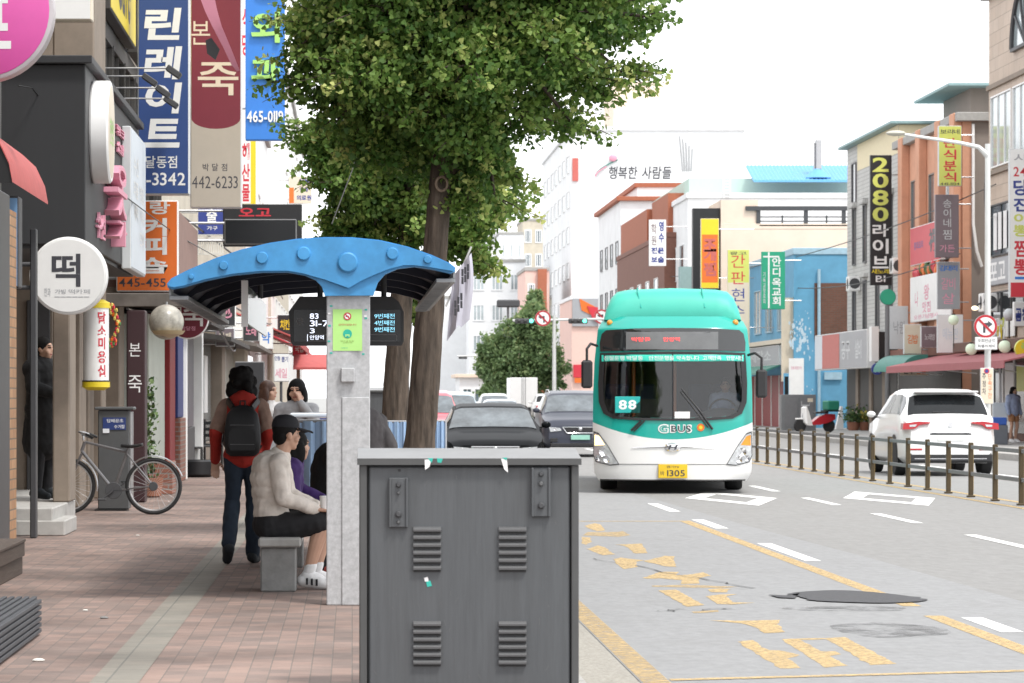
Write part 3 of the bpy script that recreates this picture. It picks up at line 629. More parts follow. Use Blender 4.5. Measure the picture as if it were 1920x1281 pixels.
def sgn(name, label, px0, px1, py0, py1, Y, bg, texts=(), depth=.22, casing='white_paint', wall=None, group=None, extra=None, cat='sign'):
    """sign box facing the camera side of the street; texts = (body, px, py, w, h, material, options)"""
    x0, x1, z0, z1 = ax(px0, Y), ax(px1, Y), az(py1, Y), az(py0, Y)
    t = thing(name, label, cat, ((x0+x1)/2, Y, z0), group=group, world=True)
    q = MB(); q.m(casing); e = .035
    q.box(x0, x1, Y, Y+depth, z0, z1, .012); q.build('casing', t)
    q = MB(); q.m(bg).box(x0+e*.5, x1-e*.5, Y-.008, Y-.001, z0+e*.5, z1-e*.5)
    if extra: extra(q, Y)
    for tx in texts:
        b, px, py, w, h, mt = tx[:6]; kw = tx[6] if len(tx) > 6 else {}
        q.m(mt).text(b, (ax(px, Y), Y-.011-kw.pop('off', 0), az(py, Y)), UX, UZ, w*Y/F, h*Y/F, **kw)
    q.build('panel', t)
    if wall is not None:
        q = MB(); q.m('steel'); xe = x0 if wall < x0 else x1
        for z in (z0+(z1-z0)*.15, z0+(z1-z0)*.85): q.cyl((wall, Y+depth/2, z), (xe, Y+depth/2, z), .025, n=6)
        q.parts('bracket', t)
    return t
def wsgn(name, label, X, y0, y1, z0, z1, bg, texts=(), side=-1, depth=.15, casing='white_paint', group=None, cat='sign'):
    """sign flat on a wall along the street; side=-1 faces -X (right of street), +1 faces +X; texts = (body, fy, fz, fw, fh, mat, opts) as fractions seen from the street"""
    t = thing(name, label, cat, (X, (y0+y1)/2, z0), group=group, world=True)
    q = MB(); q.m(casing).box(X, X-side*depth, y0, y1, z0, z1, .012); q.build('casing', t)
    q = MB(); q.m(bg).box(X+side*.001, X+side*.008, y0+.03, y1-.03, z0+.03, z1-.03)
    for tx in texts:
        b, fy, fz, fw, fh, mt = tx[:6]; kw = tx[6] if len(tx) > 6 else {}
        yy = y1-(y1-y0)*fy if side < 0 else y0+(y1-y0)*fy
        q.m(mt).text(b, (X+side*.011, yy, z0+(z1-z0)*fz), (0, side, 0), UZ, (y1-y0)*fw, (z1-z0)*fh, **kw)
    q.build('panel', t); return t
def disc(name, label, px, py, rpx, Y, bg, texts, rim='white_paint', depth=.16, wall=None, extra=None):
    x, z, r = ax(px, Y), az(py, Y), rpx*Y/F
    t = thing(name, label, 'sign', (x, Y, z-r), world=True)
    q = MB(); q.m(rim).lathe([(0, 0), (r*.96, 0), (r, -.015), (r, -depth+.015), (r*.96, -depth), (0, -depth)], (x, Y, z), 48, 'Y'); q.build('casing', t)
    q = MB(); q.m(bg).lathe([(0, .010), (r*.93, .010), (r*.945, .004)], (x, Y, z), 48, 'Y', caps=False)
    if extra: extra(q, x, Y-.013, z, r)
    for b, px_, py_, w, h, mt, kw in texts: q.m(mt).text(b, (ax(px_, Y), Y-.013, az(py_, Y)), UX, UZ, w*Y/F, h*Y/F, **kw)
    q.build('panel', t)
    if wall is not None:
        q = MB(); q.m('dark_grey'); q.cyl((wall, Y+depth/2, z+r*.3), (x-r*.9, Y+depth/2, z+r*.3), .025); q.cyl((wall, Y+depth/2, z-r*.3), (x-r*.9, Y+depth/2, z-r*.3), .025); q.parts('bracket', t)
    return t
# ---------------------------------------------------------------- windows on walls
def win(parent, face, u0, u1, z0, z1, pos, glass='glass_blue', frame='white_paint', nx=2, nz=1, fw=.05, sill=False):
    """face 'x-','x+': wall plane x=pos running along y; 'y-': wall plane y=pos running along x. u0..u1 along the wall."""
    def bx(q, a0, a1, b0, b1, d0, d1, bev=0):
        if face == 'y-': q.box(a0, a1, pos-d1, pos-d0, b0, b1, bev)
        else:
            s_ = -1 if face == 'x-' else 1
            q.box(pos+s_*d0, pos+s_*d1, a0, a1, b0, b1, bev)
    q = MB(); q.m(frame)
    bx(q, u0, u1, z0, z0+fw, .001, .07); bx(q, u0, u1, z1-fw, z1, .001, .07); bx(q, u0, u0+fw, z0+fw, z1-fw, .001, .07); bx(q, u1-fw, u1, z0+fw, z1-fw, .001, .07)
    for i in range(1, nx): c = u0+(u1-u0)*i/nx; bx(q, c-fw*.4, c+fw*.4, z0+fw, z1-fw, .001, .06)
    for i in range(1, nz): c = z0+(z1-z0)*i/nz; bx(q, u0+fw, u1-fw, c-fw*.3, c+fw*.3, .001, .055)
    if sill: bx(q, u0-.08, u1+.08, z0-.08, z0-.001, .001, .13)
    o = q.build('window', parent, smooth=0)
    q = MB(); q.m(glass); bx(q, u0+fw, u1-fw, z0+fw, z1-fw, .002, .02); q.build('pane', o, smooth=0)
    return o
# ---------------------------------------------------------------- left row of shops
M('stone_beige', (.24, .195, .155), .75, var=.14, scale=4, dirt=.3, bump=.05); M('wall_cream', (.54, .49, .40), .8, var=.12, scale=2, dirt=.35); M('wall_dark', (.06, .055, .05), .7, var=.15, dirt=.2)
M('fascia', (.024, .025, .028), .55, var=.18, scale=1.2, stretch=(1.5, 1.5, .15), dirt=.1); M('shop_dark', (.03, .027, .024), .6, var=.4, scale=1.5); M('awning_red', (.45, .09, .085), .7, var=.15, dirt=.2)
brickmat('tile_orange', (.48, .27, .14), (.4, .21, .1), (.2, .15, .1), .3, .09, .008, 'wall', .7, .3, .3)
brickmat('brick_red', (.3, .12, .08), (.24, .1, .07), (.25, .22, .2), .23, .075, .012, 'wall', .8, .4, .3)
M('grey_frame', (.07, .07, .074), .45, .3, var=.1)
# near building at the left edge
b = thing('shop_building', 'dark shop with orange tile pillar and grey door frame', 'building', (-5, 28, .15), world=True)
q = MB(); q.m('wall_dark').box(-9, -3.5, 14, 34.6, .15, 9, 0); q.build('wall', b)
q = MB(); q.m('tile_orange').box(-3.499, -3.02, 30.2, 31.2, .15, 3.2); q.build('tile_pillar', b)
q = MB(); q.m('grey_frame').box(-3.499, -2.98, 28.6, 30.19, .15, 3.3, .01); q.box(ax(57, 34.2), ax(69, 34.2), 34.15, 34.3, .15, 3.2, .01); q.box(-3.499, -3.06, 31.21, 31.3, .15, 3.2); q.parts('door_frame', b)
q = MB(); q.m('glass_dark').box(-3.499, -3.45, 31.3, 34.1, .15, 3.1); q.build('shop_window', b)
aw = thing('awning', 'rounded red shop awning over the pale blue light box', 'awning', (-3.1, 32.2, 3.4), world=True)
Ya = 32.6
prof = [(ax(62, Ya), az(362, Ya)), (ax(56, Ya), az(330, Ya)), (ax(38, Ya), az(292, Ya)), (ax(12, Ya), az(268, Ya)), (ax(-30, Ya), az(258, Ya))]
q = MB(); q.m('awning_red'); q.loft([[(x, y, z) for x, z in prof] + [(x, y, z-.02) for x, z in prof[::-1]] for y in np.linspace(30.6, Ya+1.6, 8)]); q.build('canvas', aw)
q = MB(); q.m('black').prism([(ax(-30, Ya), az(365, Ya))] + [(x, z-.03) for x, z in prof[:-1]][::1] + [(ax(-30, Ya), az(266, Ya))], (0, 30.62, 0), UX, UZ, (0, .02, 0)); q.build('underside_shade', aw)  # black sheet across the end stands in for the shaded underside
M('poster_blue', (.16, .3, .5), .4); M('poster_red', (.5, .12, .06), .4)
def ex(q, Y):
    q.m('poster_red').lathe([(0, .012), (.13, .012)], (ax(-8, Y), Y, az(430, Y)), 24, 'Y', caps=False); q.m('s_white').box(ax(-60, Y), ax(22, Y), Y-.0105, Y-.009, az(503, Y), az(483, Y))
sgn('light_box', 'pale blue shop light box below the red awning', -60, 36, 368, 540, 31.5, 'poster_blue', extra=ex, casing='dark_grey', depth=.3)
# main left building
b = thing('shop_building', 'beige stone shop building behind the dark sign fascia with yellow window signs', 'building', (-5, 47, .15), world=True)
q = MB(); q.m('stone_beige').box(-9, -3.6, 41.6, 60, .15, 14); q.box(-9, -4.3, 34.7, 41.599, .43, 14); q.build('wall', b)
q = MB(); q.m('stone_beige')
for y0, y1, x0, x1 in ((36.6, 37.4, -3.16, -2.98), (43.6, 44.6, -3.598, -3.42), (45.4, 46.2, -3.598, -3.44), (47.4, 48.2, -3.598, -3.42), (49.2, 50.2, -3.598, -3.3)): q.box(x0, x1, y0, y1, .431 if y0 < 41.4 else .15, 3.1, .015)
q.parts('pilaster', b)
q = MB(); q.m('shop_dark').box(-3.598, -3.55, 44.7, 45.3, .15, 3.1); q.box(-3.598, -3.5, 50.3, 52, .15, 3.1); q.parts('shop_window', b); q = MB(); q.m('grey_frame').box(-3.9, -3.62, 41.54, 41.598, .43, 2.7, .01); q.build('door', b)
q = MB(); q.m('shop_dark'); q.box(-3.598, -3.3, 45.4, 59.4, 4.6, 5.9); q.build('window_band', b)
for k in range(6): win(b, 'x+', 44.6+k*2.4, 46.8+k*2.4, 4.5 if k > 3 else 5.25, 6.3, -3.595 if k > 5 else -3.299 if k < 99 else 0, 'glass_dark', 'wall_dark', 2) if k < 6 else None
q = MB(); q.m('wall_dark').box(-3.598, -3.25, 44.3, 59.6, 6.31, 6.5); q.build('cornice', b)
for (y0, y1, bg, tx, lb) in ((44.5, 49.6, 's_yellow', 'Cafe', 'wide yellow window sign with black lettering'), (50.2, 56.5, 's_yellow', '품', 'narrow yellow window sign with one red character')):
    wsgn('window_sign', lb, -3.1, y0, y1, 6.52, 9, bg, [(tx, .5, .3, .5, .45, 's_ink' if tx == 'Cafe' else 's_red', {})], side=1, casing='wall_dark')
q = MB(); q.m('stone_beige').box(-3.598, -3.1, 41.7, 43.6, 4.9, 10, .02); q.build('stone_column', b)
# dark sign fascia
fb = thing('sign_fascia', 'big charcoal box fascia with pink letters over the pavement', 'sign', (-3.4, 42.7, 3.13), world=True)
q = MB(); q.m('fascia').box(-6, -2.9, 37.7, 46.9, 3.2, 5.16, .01); q.build('body', fb)
q = MB(); q.m('fascia').box(-6, -2.82, 37.6, 47, 5.161, 5.25, .01); q.build('cap', fb)
q = MB(); q.m('dark_grey').box(-5.9, -2.95, 37.8, 46.8, 3.16, 3.199); q.build('soffit', fb)
q = MB(); q.m('s_pink')
for body, y, z, w_, h_ in (('옷', 41.3, 3.98, 1.7, .62), ('가', 41.4, 3.50, 1.4, .3)): q.m('s_rose').text(body, (-2.899, y, z), (0, 1, 0), UZ, w_, h_, .01, depth=.17)
q.m('s_rose').text('핑크', (-2.893, 43, 4.82), UY, UZ, 1.5, .12, .01, depth=.03); q.text('샵', (-2.893, 43, 4.62), UY, UZ, 1.5, .14, .01, depth=.03); q.text('수선', (-2.893, 39.7, 3.5), UY, UZ, 1.2, .3, .01, depth=.03)
q.build('lettering', fb, smooth=0)
t = thing('round_light_box', 'round white light box on the street side of the charcoal fascia', 'sign', (-2.78, 38.7, 3.9), world=True)
q = MB(); q.m('white_clean').lathe([(0, 0), (.56, 0), (.575, .02), (.575, .19), (.55, .21), (0, .21)], (-2.898, 38.75, 4.5), 40, 'X'); q.build('casing', t)
q = MB(); q.m('s_cream').lathe([(0, .213), (.5, .213), (.52, .2105)], (-2.898, 38.75, 4.5), 40, 'X', caps=False); q.m('s_green').text('한방', (-2.683, 38.75, 4.5), UY, UZ, .6, .3, .01); q.build('panel', t)
wsgn('menu_board', 'blue grey lettered panel beside the pink letters', -2.78, 43.6, 46.6, 3.15, 4.95, 's_pale', [('수선', .3, .75, .3, .14, 's_white', {}), ('리폼', .3, .58, .3, .12, 's_white', {}), ('세탁', .3, .42, .3, .12, 's_white', {}), ('명품', .7, .58, .3, .12, 's_white', {}), ('가죽', .7, .42, .3, .12, 's_white', {}), ('모피', .7, .25, .3, .12, 's_white', {})], side=1, depth=.12, casing='s_silver')
# spotlights reaching over the fascia
for k, (px, py, px1) in enumerate(((185, 128, 330), (205, 143, 285), (220, 165, 310), (236, 185, 325))):
    Y = 45.5+k*.7; x1 = ax(px1-12, Y); z = az(py, Y)
    t = thing('spotlight', ['topmost long armed spotlight above the charcoal fascia', 'second long armed spotlight from the top above the charcoal fascia', 'third long armed spotlight from the top above the charcoal fascia', 'lowest long armed spotlight above the charcoal fascia'][k], 'lamp', (-3.3, Y, z), group='spotlights over the charcoal fascia', world=True)
    q = MB(); q.m('steel').cyl((-3.3, Y, z), (x1, Y, z), .012); q.build('arm', t)
    q = MB(); q.m('dark_grey').box(x1-.03, x1+.18, Y-.12, Y+.12, -.05, .03, .01, X=Matrix.Translation((0, 0, z)) @ Matrix.Translation((x1, Y, 0)) @ Matrix.Rotation(R(35), 4, 'Y') @ Matrix.Translation((-x1, -Y, 0))); q.build('lamp_head', t)
# ---- projecting signs
M('ring_grey', (.5, .46, .48), .4)
disc('round_sign', 'large round pink sign with one white character above the charcoal fascia', -34, 18, 134, 31, 's_pink', [('프', -12, 42, 66, 100, 's_white', {'bold': .02})], rim='ring_grey', depth=.28, wall=-4.5)
sgn('light_box', 'plain white light box hanging above the charcoal fascia', 85, 172, -60, 38, 40.5, 's_white', wall=-3.6, casing='s_cream', depth=.3)
def dx(q, x, y, z, r):
    q.m('s_grey'); q.box(x-.30*r/.4, x-.245*r/.4, y-.001, y, z-.19*r/.4, z-.12*r/.4)
disc('round_sign', 'round white sign with one big black character over the doorway', 128, 517, 73, 36, 's_white', [('떡', 124, 507, 54, 62, 's_ink', {'bold': .02}), ('가빙', 113, 547, 20, 9, 's_grey', {'bold': .01}), ('떡카페', 149, 547, 40, 9, 's_grey', {'bold': 0}), ('ㅡㅡㅡㅡㅡㅡ', 135, 557, 65, 1.2, 's_grey', {'bold': 0}), ('한과', 89, 548, 12, 16, 's_grey', {'bold': 0})], depth=.2, wall=-3.7)
sgn('shop_sign', 'tall blue sign with italic white characters and number ending 3342', 258, 355, -140, 365, 48, 's_blue', [('린', 305, 45, 68, 60, 's_white', {'bold': .035, 'slant': .12}), ('레', 305, 118, 66, 62, 's_white', {'bold': .035, 'slant': .12}), ('이', 305, 184, 66, 58, 's_white', {'bold': .035, 'slant': .12}), ('트', 305, 250, 68, 54, 's_white', {'bold': .035, 'slant': .12}), ('박달동점', 292, 304, 80, 23, 's_white', {'bold': .01}), ('-3342', 311, 336, 73, 24, 's_white', {'bold': .012}), ('크', 305, -40, 66, 60, 's_white', {'bold': .035, 'slant': .12})], wall=-3.6, casing='s_silver', depth=.3)
def wx(q, Y):
    q.m('s_beige').prism([(ax(358.5, Y), az(388, Y)), (ax(451, Y), az(388, Y)), (ax(451, Y), az(222, Y))] + [(ax(405+46*math.cos(R(t)), Y), az(222+20*math.sin(R(t)), Y)) for t in range(15, 180, 15)] + [(ax(358.5, Y), az(222, Y))], (0, Y-.0085, 0), UX, UZ, (0, -.002, 0))
sgn('shop_sign', 'tall wine red and beige sign with number 442-6233', 357, 453, -140, 390, 55, 's_wine', [('본', 376, 62, 36, 44, 's_cream', {'bold': .0}), ('죽', 409, 148, 76, 62, 's_cream', {'bold': .01}), ('박 달 점', 403, 314, 46, 14, 's_ink', {'bold': .012}), ('442-6233', 403, 342, 86, 23, 's_ink', {'bold': .0})], wall=-3.6, casing='s_silver', extra=wx, depth=.3)
sgn('shop_sign', 'bright blue sign with green characters and number 465-0119', 460, 534, -140, 263, 72, 's_sky', [('외', 498, 52, 54, 58, 's_green', {'bold': .03, 'depth': .08}), ('과', 498, 134, 54, 52, 's_green', {'bold': .03, 'depth': .08}), ('정', 498, -30, 54, 52, 's_green', {'bold': .03, 'depth': .08}), ('465-0119', 497, 219, 68, 22, 's_white', {'bold': .02, 'depth': .04})], wall=-3.6, depth=.3, casing='s_sky')
def yx(q, Y): q.m('s_white').box(ax(453, Y), ax(470, Y), Y-.0105, Y-.009, az(382, Y), az(-60, Y))
sgn('shop_sign', 'narrow yellow sign with red characters behind the wine red sign', 452, 481, -60, 384, 80, 's_yellow', [('해산물', 461, 323, 15, 110, 's_red', {'vert': True, 'bold': .03}), ('식당', 461, 60, 15, 90, 's_red', {'vert': True, 'bold': .03})], wall=-3.6, extra=yx)
def ox(q, Y): q.m('s_orange').box(ax(219, Y), ax(266, Y), Y-.007, Y-.001, az(545, Y), az(505, Y))
sgn('shop_sign', 'orange coffee shop sign with white characters and number 445-455', 218, 334, 376, 547, 49, 's_orange', [('랑', 300, 390, 38, 24, 's_white', {'bold': .02}), ('커', 290, 426, 46, 34, 's_white', {'bold': .035}), ('피', 290, 461, 46, 34, 's_white', {'bold': .035}), ('숍', 286, 498, 56, 30, 's_white', {'bold': .035}), ('445-455', 267, 530, 88, 16, 's_ink', {'bold': .01})], wall=-3.6, casing='white_paint', depth=.2)
M('clad_brown', (.25, .15, .125), .7, var=.12, dirt=.2); M('canopy_metal', (.16, .14, .125), .6, .2, var=.35, scale=3, dirt=.4)
q = MB(); q.m('clad_brown').box(-3.55, -2.47, 49.25, 55.5, 3.02, 4.2, .01); tag(q.build('shop_canopy'), 'brown clad canopy box behind the orange coffee shop sign', 'canopy')
cp = thing('metal_canopy', 'dirty metal canopy sheet under the orange sign', 'canopy', (-3, 52, 2.7), world=True)
q = MB(); q.m('canopy_metal').loft([[(-3.55, y, 3.0), (-2.1, y, 2.88), (-2.1, y, 2.84), (-3.55, y, 2.95)] for y in (48.5, 56)]); q.build('sheet', cp)
q = MB(); q.m('canopy_metal').box(-2.1, -2.04, 48.5, 56, 2.80, 2.92, .01); q.box(-3.55, -2.1, 48.42, 48.499, 2.8, 2.99, .01); q.build('edge_rail', cp)
# hair salon drum, wreath, brown panel, globe, round sign
dm = thing('drum_sign', 'white cylinder hair salon sign with red characters and yellow ends', 'sign', (ax(180, 43.5)+.05, 43.5, 2.0), world=True)
cxm, rm = ax(180, 41.5), .155; Yd = 41.5
q = MB(); q.m('s_white').lathe([(rm, az(714, Yd)), (rm, az(578, Yd))], (cxm, Yd, 0), 32); q.m('s_red').text('달소미용실', (0, 0, 0), UX, UZ, 17*Yd/F, 122*Yd/F, .03, vert=True, curve=lambda X_, Y_: Vector((cxm+(rm+.003)*math.sin((X_+.085)/rm), Yd-(rm+.003)*math.cos((X_+.085)/rm), az(646, Yd)+Y_))); q.build('cylinder', dm)
q = MB(); q.m('s_yellow').lathe([(.1, az(732, Yd)), (rm+.012, az(726, Yd)), (rm+.012, az(716, Yd))], (cxm, Yd, 0), 32); q.lathe([(rm+.012, az(578, Yd)), (rm+.012, az(568, Yd)), (.1, az(562, Yd))], (cxm, Yd, 0), 32); q.m('black').lathe([(rm+.014, az(716, Yd)), (rm+.014, az(713.5, Yd))], (cxm, Yd, 0), 32); q.parts('end_cap', dm)
q = MB(); q.m('dark_grey').box(cxm-.03, cxm+.03, Yd+.16, Yd+.45, az(700, Yd), az(590, Yd)); q.m('steel').box(-3.02, cxm-.12, Yd+.1, Yd+.16, az(720, Yd), az(712, Yd)); q.build('bracket', dm)
M('wreath_y', (.6, .5, .12), .7, var=.4, scale=30); M('wreath_g', (.08, .2, .06), .8)
q = MB(); cx_, cz_ = ax(206, 43.4), az(612, 43.4); r = random.Random(5)
for i in range(120):
    t = r.uniform(0, 6.283); d_ = .2+r.uniform(-.05, .05); q.m(r.choice(['wreath_y', 'wreath_y', 'wreath_g', 's_red', 's_orange'])); q.ell((cx_+d_*math.cos(t)*.5, 43.4+r.uniform(-.04, .04), cz_+d_*math.sin(t)*1.1), (.02, .02, .03), 5, 3)
tag(q.build('wreath'), 'small flower wreath hanging beside the white drum sign', 'wreath')
pn = sgn('pillar_sign', 'dark brown pillar panel with white vertical characters', 237, 272, 582, 942, 45.65, 's_brown', [('본', 253, 656, 22, 25, 's_white', {'bold': .0}), ('죽', 253, 720, 26, 32, 's_white', {'bold': .0})], casing='s_brown', depth=.5)
M('globe_pale', (.42, .4, .35), .4, var=.5, scale=7, coat=.2); M('globe_tan', (.5, .4, .24), .4)
gb = thing('globe_lamp', 'cloudy round globe lamp hanging beside the wine red disc sign', 'lamp', (ax(312, 48.2), 48.2, 2.3), world=True)
q = MB(); q.m('globe_pale'); c = at(312, 604, 48.2); q.ell(c, .245, 24, 16); q.build('globe', gb)
q = MB(); q.m('globe_tan'); q.lathe([(.235, .0), (.2, -.05), (.06, -.1)], (c[0]+.03, c[1]-.04, c[2]-.12), 20); q.m('steel').cyl((c[0], c[1], c[2]+.24), (c[0], c[1], 2.86), .02); q.parts('fitting', gb)
disc('round_sign', 'round wine red sign with white characters beside the globe lamp', 352, 596, 40, 51, 's_wine', [('죽', 364, 590, 44, 44, 's_white', {'bold': .01}), ('본', 332, 588, 22, 40, 's_white', {'bold': .01}), ('박달점', 353, 616, 26, 8, 's_rose', {'bold': .01})], rim='s_white', depth=.12, wall=-3.4)
# ---- building row further along
b = thing('shop_building', 'long cream shopfront building behind the walking woman with the backpack', 'building', (-5, 88, .15), world=True)
XD = -3.45
q = MB(); q.m('wall_cream').box(-12, XD, 60.01, 112, .15, 8.0); q.build('wall', b)
M('door_mint', (.5, .53, .47), .6, var=.08, dirt=.15); M('strip_red', (.25, .012, .015), .5); M('strip_blue', (.02, .035, .16), .5); M('navy_door', (.012, .015, .035), .3)
for nm, mt, y0, y1, z0, z1, d in (('white_door', 'door_mint', 50.4, 54.6, .15, 2.75, .5), ('red_strip', 'strip_red', 54.7, 56.3, .15, 2.9, .58), ('blue_strip', 'strip_blue', 56.4, 58.2, 1.2, 2.9, .62), ('brick_base', 'brick_red', 56.4, 58.2, .15, 1.19, .66), ('blue_door', 'navy_door', 58.4, 63.5, 1.0, 2.9, .55), ('dark_base', 'dark_grey', 58.4, 64, .15, .99, .55),
        ('white_post', 'white_paint', 58.21, 58.39, .15, 3, .68), ('white_post', 'white_paint', 64.1, 64.6, .15, 3.0, .68), ('shop_glass', 'glass_pale', 64.7, 76, .6, 2.9, .35), ('shop_base', 'stone_beige', 64.7, 76, .15, .59, .4), ('stone_post', 'stone_beige', 76.1, 78, .15, 3.1, .6), ('shop_glass', 'glass_pale', 78.1, 92, .4, 2.8, .3), ('stone_post', 'wall_cream', 92.1, 95, .15, 3.1, .6), ('shop_glass', 'glass_dark', 95.1, 110, .3, 2.8, .3)):
    q = MB(); q.m(mt).box(XD+.001, XD+d, y0, y1, z0, z1, .01); q.build(nm, b)
M('mint_box', (.4, .55, .52), .4)
for k in range(3): q = MB(); q.m('s_white' if k else 'mint_box').box(XD+.351, XD+.37, 68+k*2.2, 69.6+k*2.2, 1.2, 2.0+.2*k); q.build('window_poster', b)
for (y0, y1, bg, tx, mt, lb) in ((64.5, 75, 's_char', '미장원', 's_silver', 'charcoal shop fascia over pale glass shopfront'), (96, 110, 's_white', '부동산', 's_blue', 'white fascia of the last cream shop')):
    wsgn('fascia_sign', lb, -2.85, y0, y1, 3.05, 3.75, bg, [(tx, .5, .5, .6, .6, mt, {})], side=1, depth=.55)
sgn('fascia_sign', 'dark sign with pink outlined characters behind the round wine red sign', 388, 442, 572, 612, 66, 's_char', [('회관', 400, 586, 22, 22, 's_rose', {'bold': 0}), ('♨', 425, 586, 20, 22, 's_rose', {'bold': 0})], wall=-3.4)
sgn('led_board', 'wide black LED board with dim red characters above the shelter', 418, 566, 383, 462, 64, 's_black', [('오고', 478, 398, 60, 16, 's_red', {'bold': .03})], casing='black', wall=-3.5, cat='sign')
sgn('led_board', 'black framed blank LED board overlapping the shelter roof edge', 421, 556, 411, 458, 62.5, 'screen_black', casing='mid_grey', wall=-3.5)
sgn('shop_sign', 'navy sign with white characters beside the LED boards', 370, 432, 390, 441, 70, 's_navy', [('출', 397, 404, 20, 26, 's_white', {'bold': .02}), ('가구', 398, 428, 20, 8, 's_white', {})], wall=-3.5)
M('lattice', (.6, .58, .54), .7)
lt = thing('window_grille', 'pale slatted grille beside the blank LED board', 'grille', (ax(400, 71), 71, 4.6), world=True)
q = MB(); q.m('lattice').box(ax(368, 71), ax(420, 71), 71, 71.05, az(448, 71), az(444, 71)); q.box(ax(368, 71), ax(420, 71), 71, 71.05, az(478, 71), az(474, 71))
for k in range(12): q.box(ax(370+k*4.2, 71), ax(372.6+k*4.2, 71), 71.051, 71.1, az(477, 71), az(444, 71))
q.build('slat_panel', lt); q = MB(); q.m('dark_grey').box(ax(364, 71), ax(368, 71), 71, 71.1, az(490, 71), az(444, 71)); q.build('post', lt)
sgn('banner', 'white banner with blue and pink print on a pole behind the shelter', 513, 543, 664, 716, 75, 's_white', [('인형', 520, 672, 10, 8, 's_navy', {}), ('뽑기', 534, 674, 12, 10, 's_navy', {}), ('세일', 527, 700, 22, 18, 's_rose', {})], casing='s_silver', depth=.05, cat='banner', extra=lambda q, Y: q.m('dark_grey').cyl((ax(527, Y), Y+.06, .15), (ax(527, Y), Y+.06, az(664, Y)), .03))
sgn('notice_board', 'dark blank board beyond the walking woman\'s head', 440, 496, 678, 760, 55, 's_char', casing='mid_grey', depth=.06, cat='board', extra=lambda q, Y: [q.m('dark_grey').cyl((ax(p_, Y), Y+.03, .15), (ax(p_, Y), Y+.03, az(755, Y)), .03) for p_ in (445, 491)])
for k, (y0, y1, x1, mt, lb) in enumerate(((100, 122, -1.5, 'awning_red', 'faded red shop awning beyond the cream shopfronts'), (126, 140, -1.6, 's_red', 'bright red awning beyond the first far awning'))):
    q = MB(); q.m(mt); q.loft([[(-3.4, y, 4.0), (x1, y, 3.2), (x1, y, 3.0), (x1-.03, y, 3.0), (x1-.03, y, 3.17), (-3.4, y, 3.95)] for y in (y0, y1)]); tag(q.build('awning'), lb, 'awning')
for k, (x, y, h, y0_, mt, lb) in enumerate(((-3.3, 135, 11.2, 112.01, 'white_paint', 'tall pale building behind the narrow yellow sign with red characters'), (-3.2, 175, 8.5, 135.01, 'wall_cream', 'low cream building with concrete parapet past the red awnings'), (-3.4, 240, 18, 175.01, 'white_paint', 'tall white office block past the low cream building'))):
    b = thing('building', lb, 'building', (-9, y, 0), world=True)
    q = MB(); q.m(mt).box(-16, x, y0_, y, .15, h); q.build('wall', b)
    q = MB(); q.m('concrete').box(-16.1, x+.15, y0_-.1 if k == 2 else y0_, y-.01, h+.001, h+.4); q.build('parapet', b)
    for z in np.arange(4, h-1.5, 3.0):
        for yy in np.arange(y0_+2, y-3, 5.5): win(b, 'x+', yy, yy+3, z, z+1.6, x, 'glass_pale', 'white_paint')
        for xx in (-14, -10.5, -7): win(b, 'y-', xx, xx+2, z, z+1.6, y0_, 'glass_pale', 'white_paint')
sgn('shop_sign', 'small pale sign with blue characters and an orange edge', 541, 585, 330, 382, 150, 's_cream', [('서울', 570, 340, 20, 12, 's_navy', {'bold': .03}), ('안과', 570, 356, 16, 10, 's_navy', {'bold': .03}), ('의료원', 570, 371, 28, 10, 's_navy', {'bold': .03})], wall=-3.3, extra=lambda q, Y: q.m('s_orange').box(ax(542, Y), ax(551, Y), Y-.0105, Y-.009, az(381, Y), az(352, Y)))
# clutter over the far left pavement: dark eaves, shutters boxes, hanging cables, small blade signs
M('eave_dark', (.05, .045, .042), .8, var=.3, dirt=.3); M('wood_brown', (.2, .1, .06), .7, var=.3)
for (y0, y1, x1, z0, z1, mt, lb) in ((58, 64, -2.35, 2.75, 2.95, 'eave_dark', 'dark eave board over the blue shop door'), (66, 78, -2.3, 2.6, 2.85, 'eave_dark', 'long grimy eave over the pale glass shopfront'), (80, 95, -2.2, 2.7, 3.0, 'canopy_metal', 'rusty metal eave before the red awning')):
    q = MB(); q.m(mt).loft([[(-3.4, y, z1), (x1, y, z0+.08), (x1, y, z0), (-3.4, y, z1-.14)] for y in (y0, y1)]); tag(q.build('eave'), lb, 'eave')
for k, (Y, px0, px1, py0, py1, bg, tx, mt, lb) in enumerate(((86, 455, 486, 600, 640, 's_char', '노래', 's_rose', 'dark small blade sign with pink characters past the eaves'), (92, 486, 512, 612, 655, 's_white', '약', 's_sky', 'white small blade sign with one blue character'), (104, 520, 548, 590, 628, 's_black', '치킨', 's_yellow', 'black small blade sign with yellow characters'), (118, 548, 575, 640, 668, 's_red', '국밥', 's_white', 'red small blade sign with white characters by the awnings'), (70, 404, 440, 615, 650, 's_mauve', '카페', 's_cream', 'mauve small blade sign beside the long grimy eave'))):
    sgn('blade_sign', lb, px0, px1, py0, py1, Y, bg, [(tx, (px0+px1)/2, (py0+py1)/2, (px1-px0)*.62, (py1-py0)*.5, mt, {'bold': .02})], wall=-3.45, depth=.15, casing='s_silver')
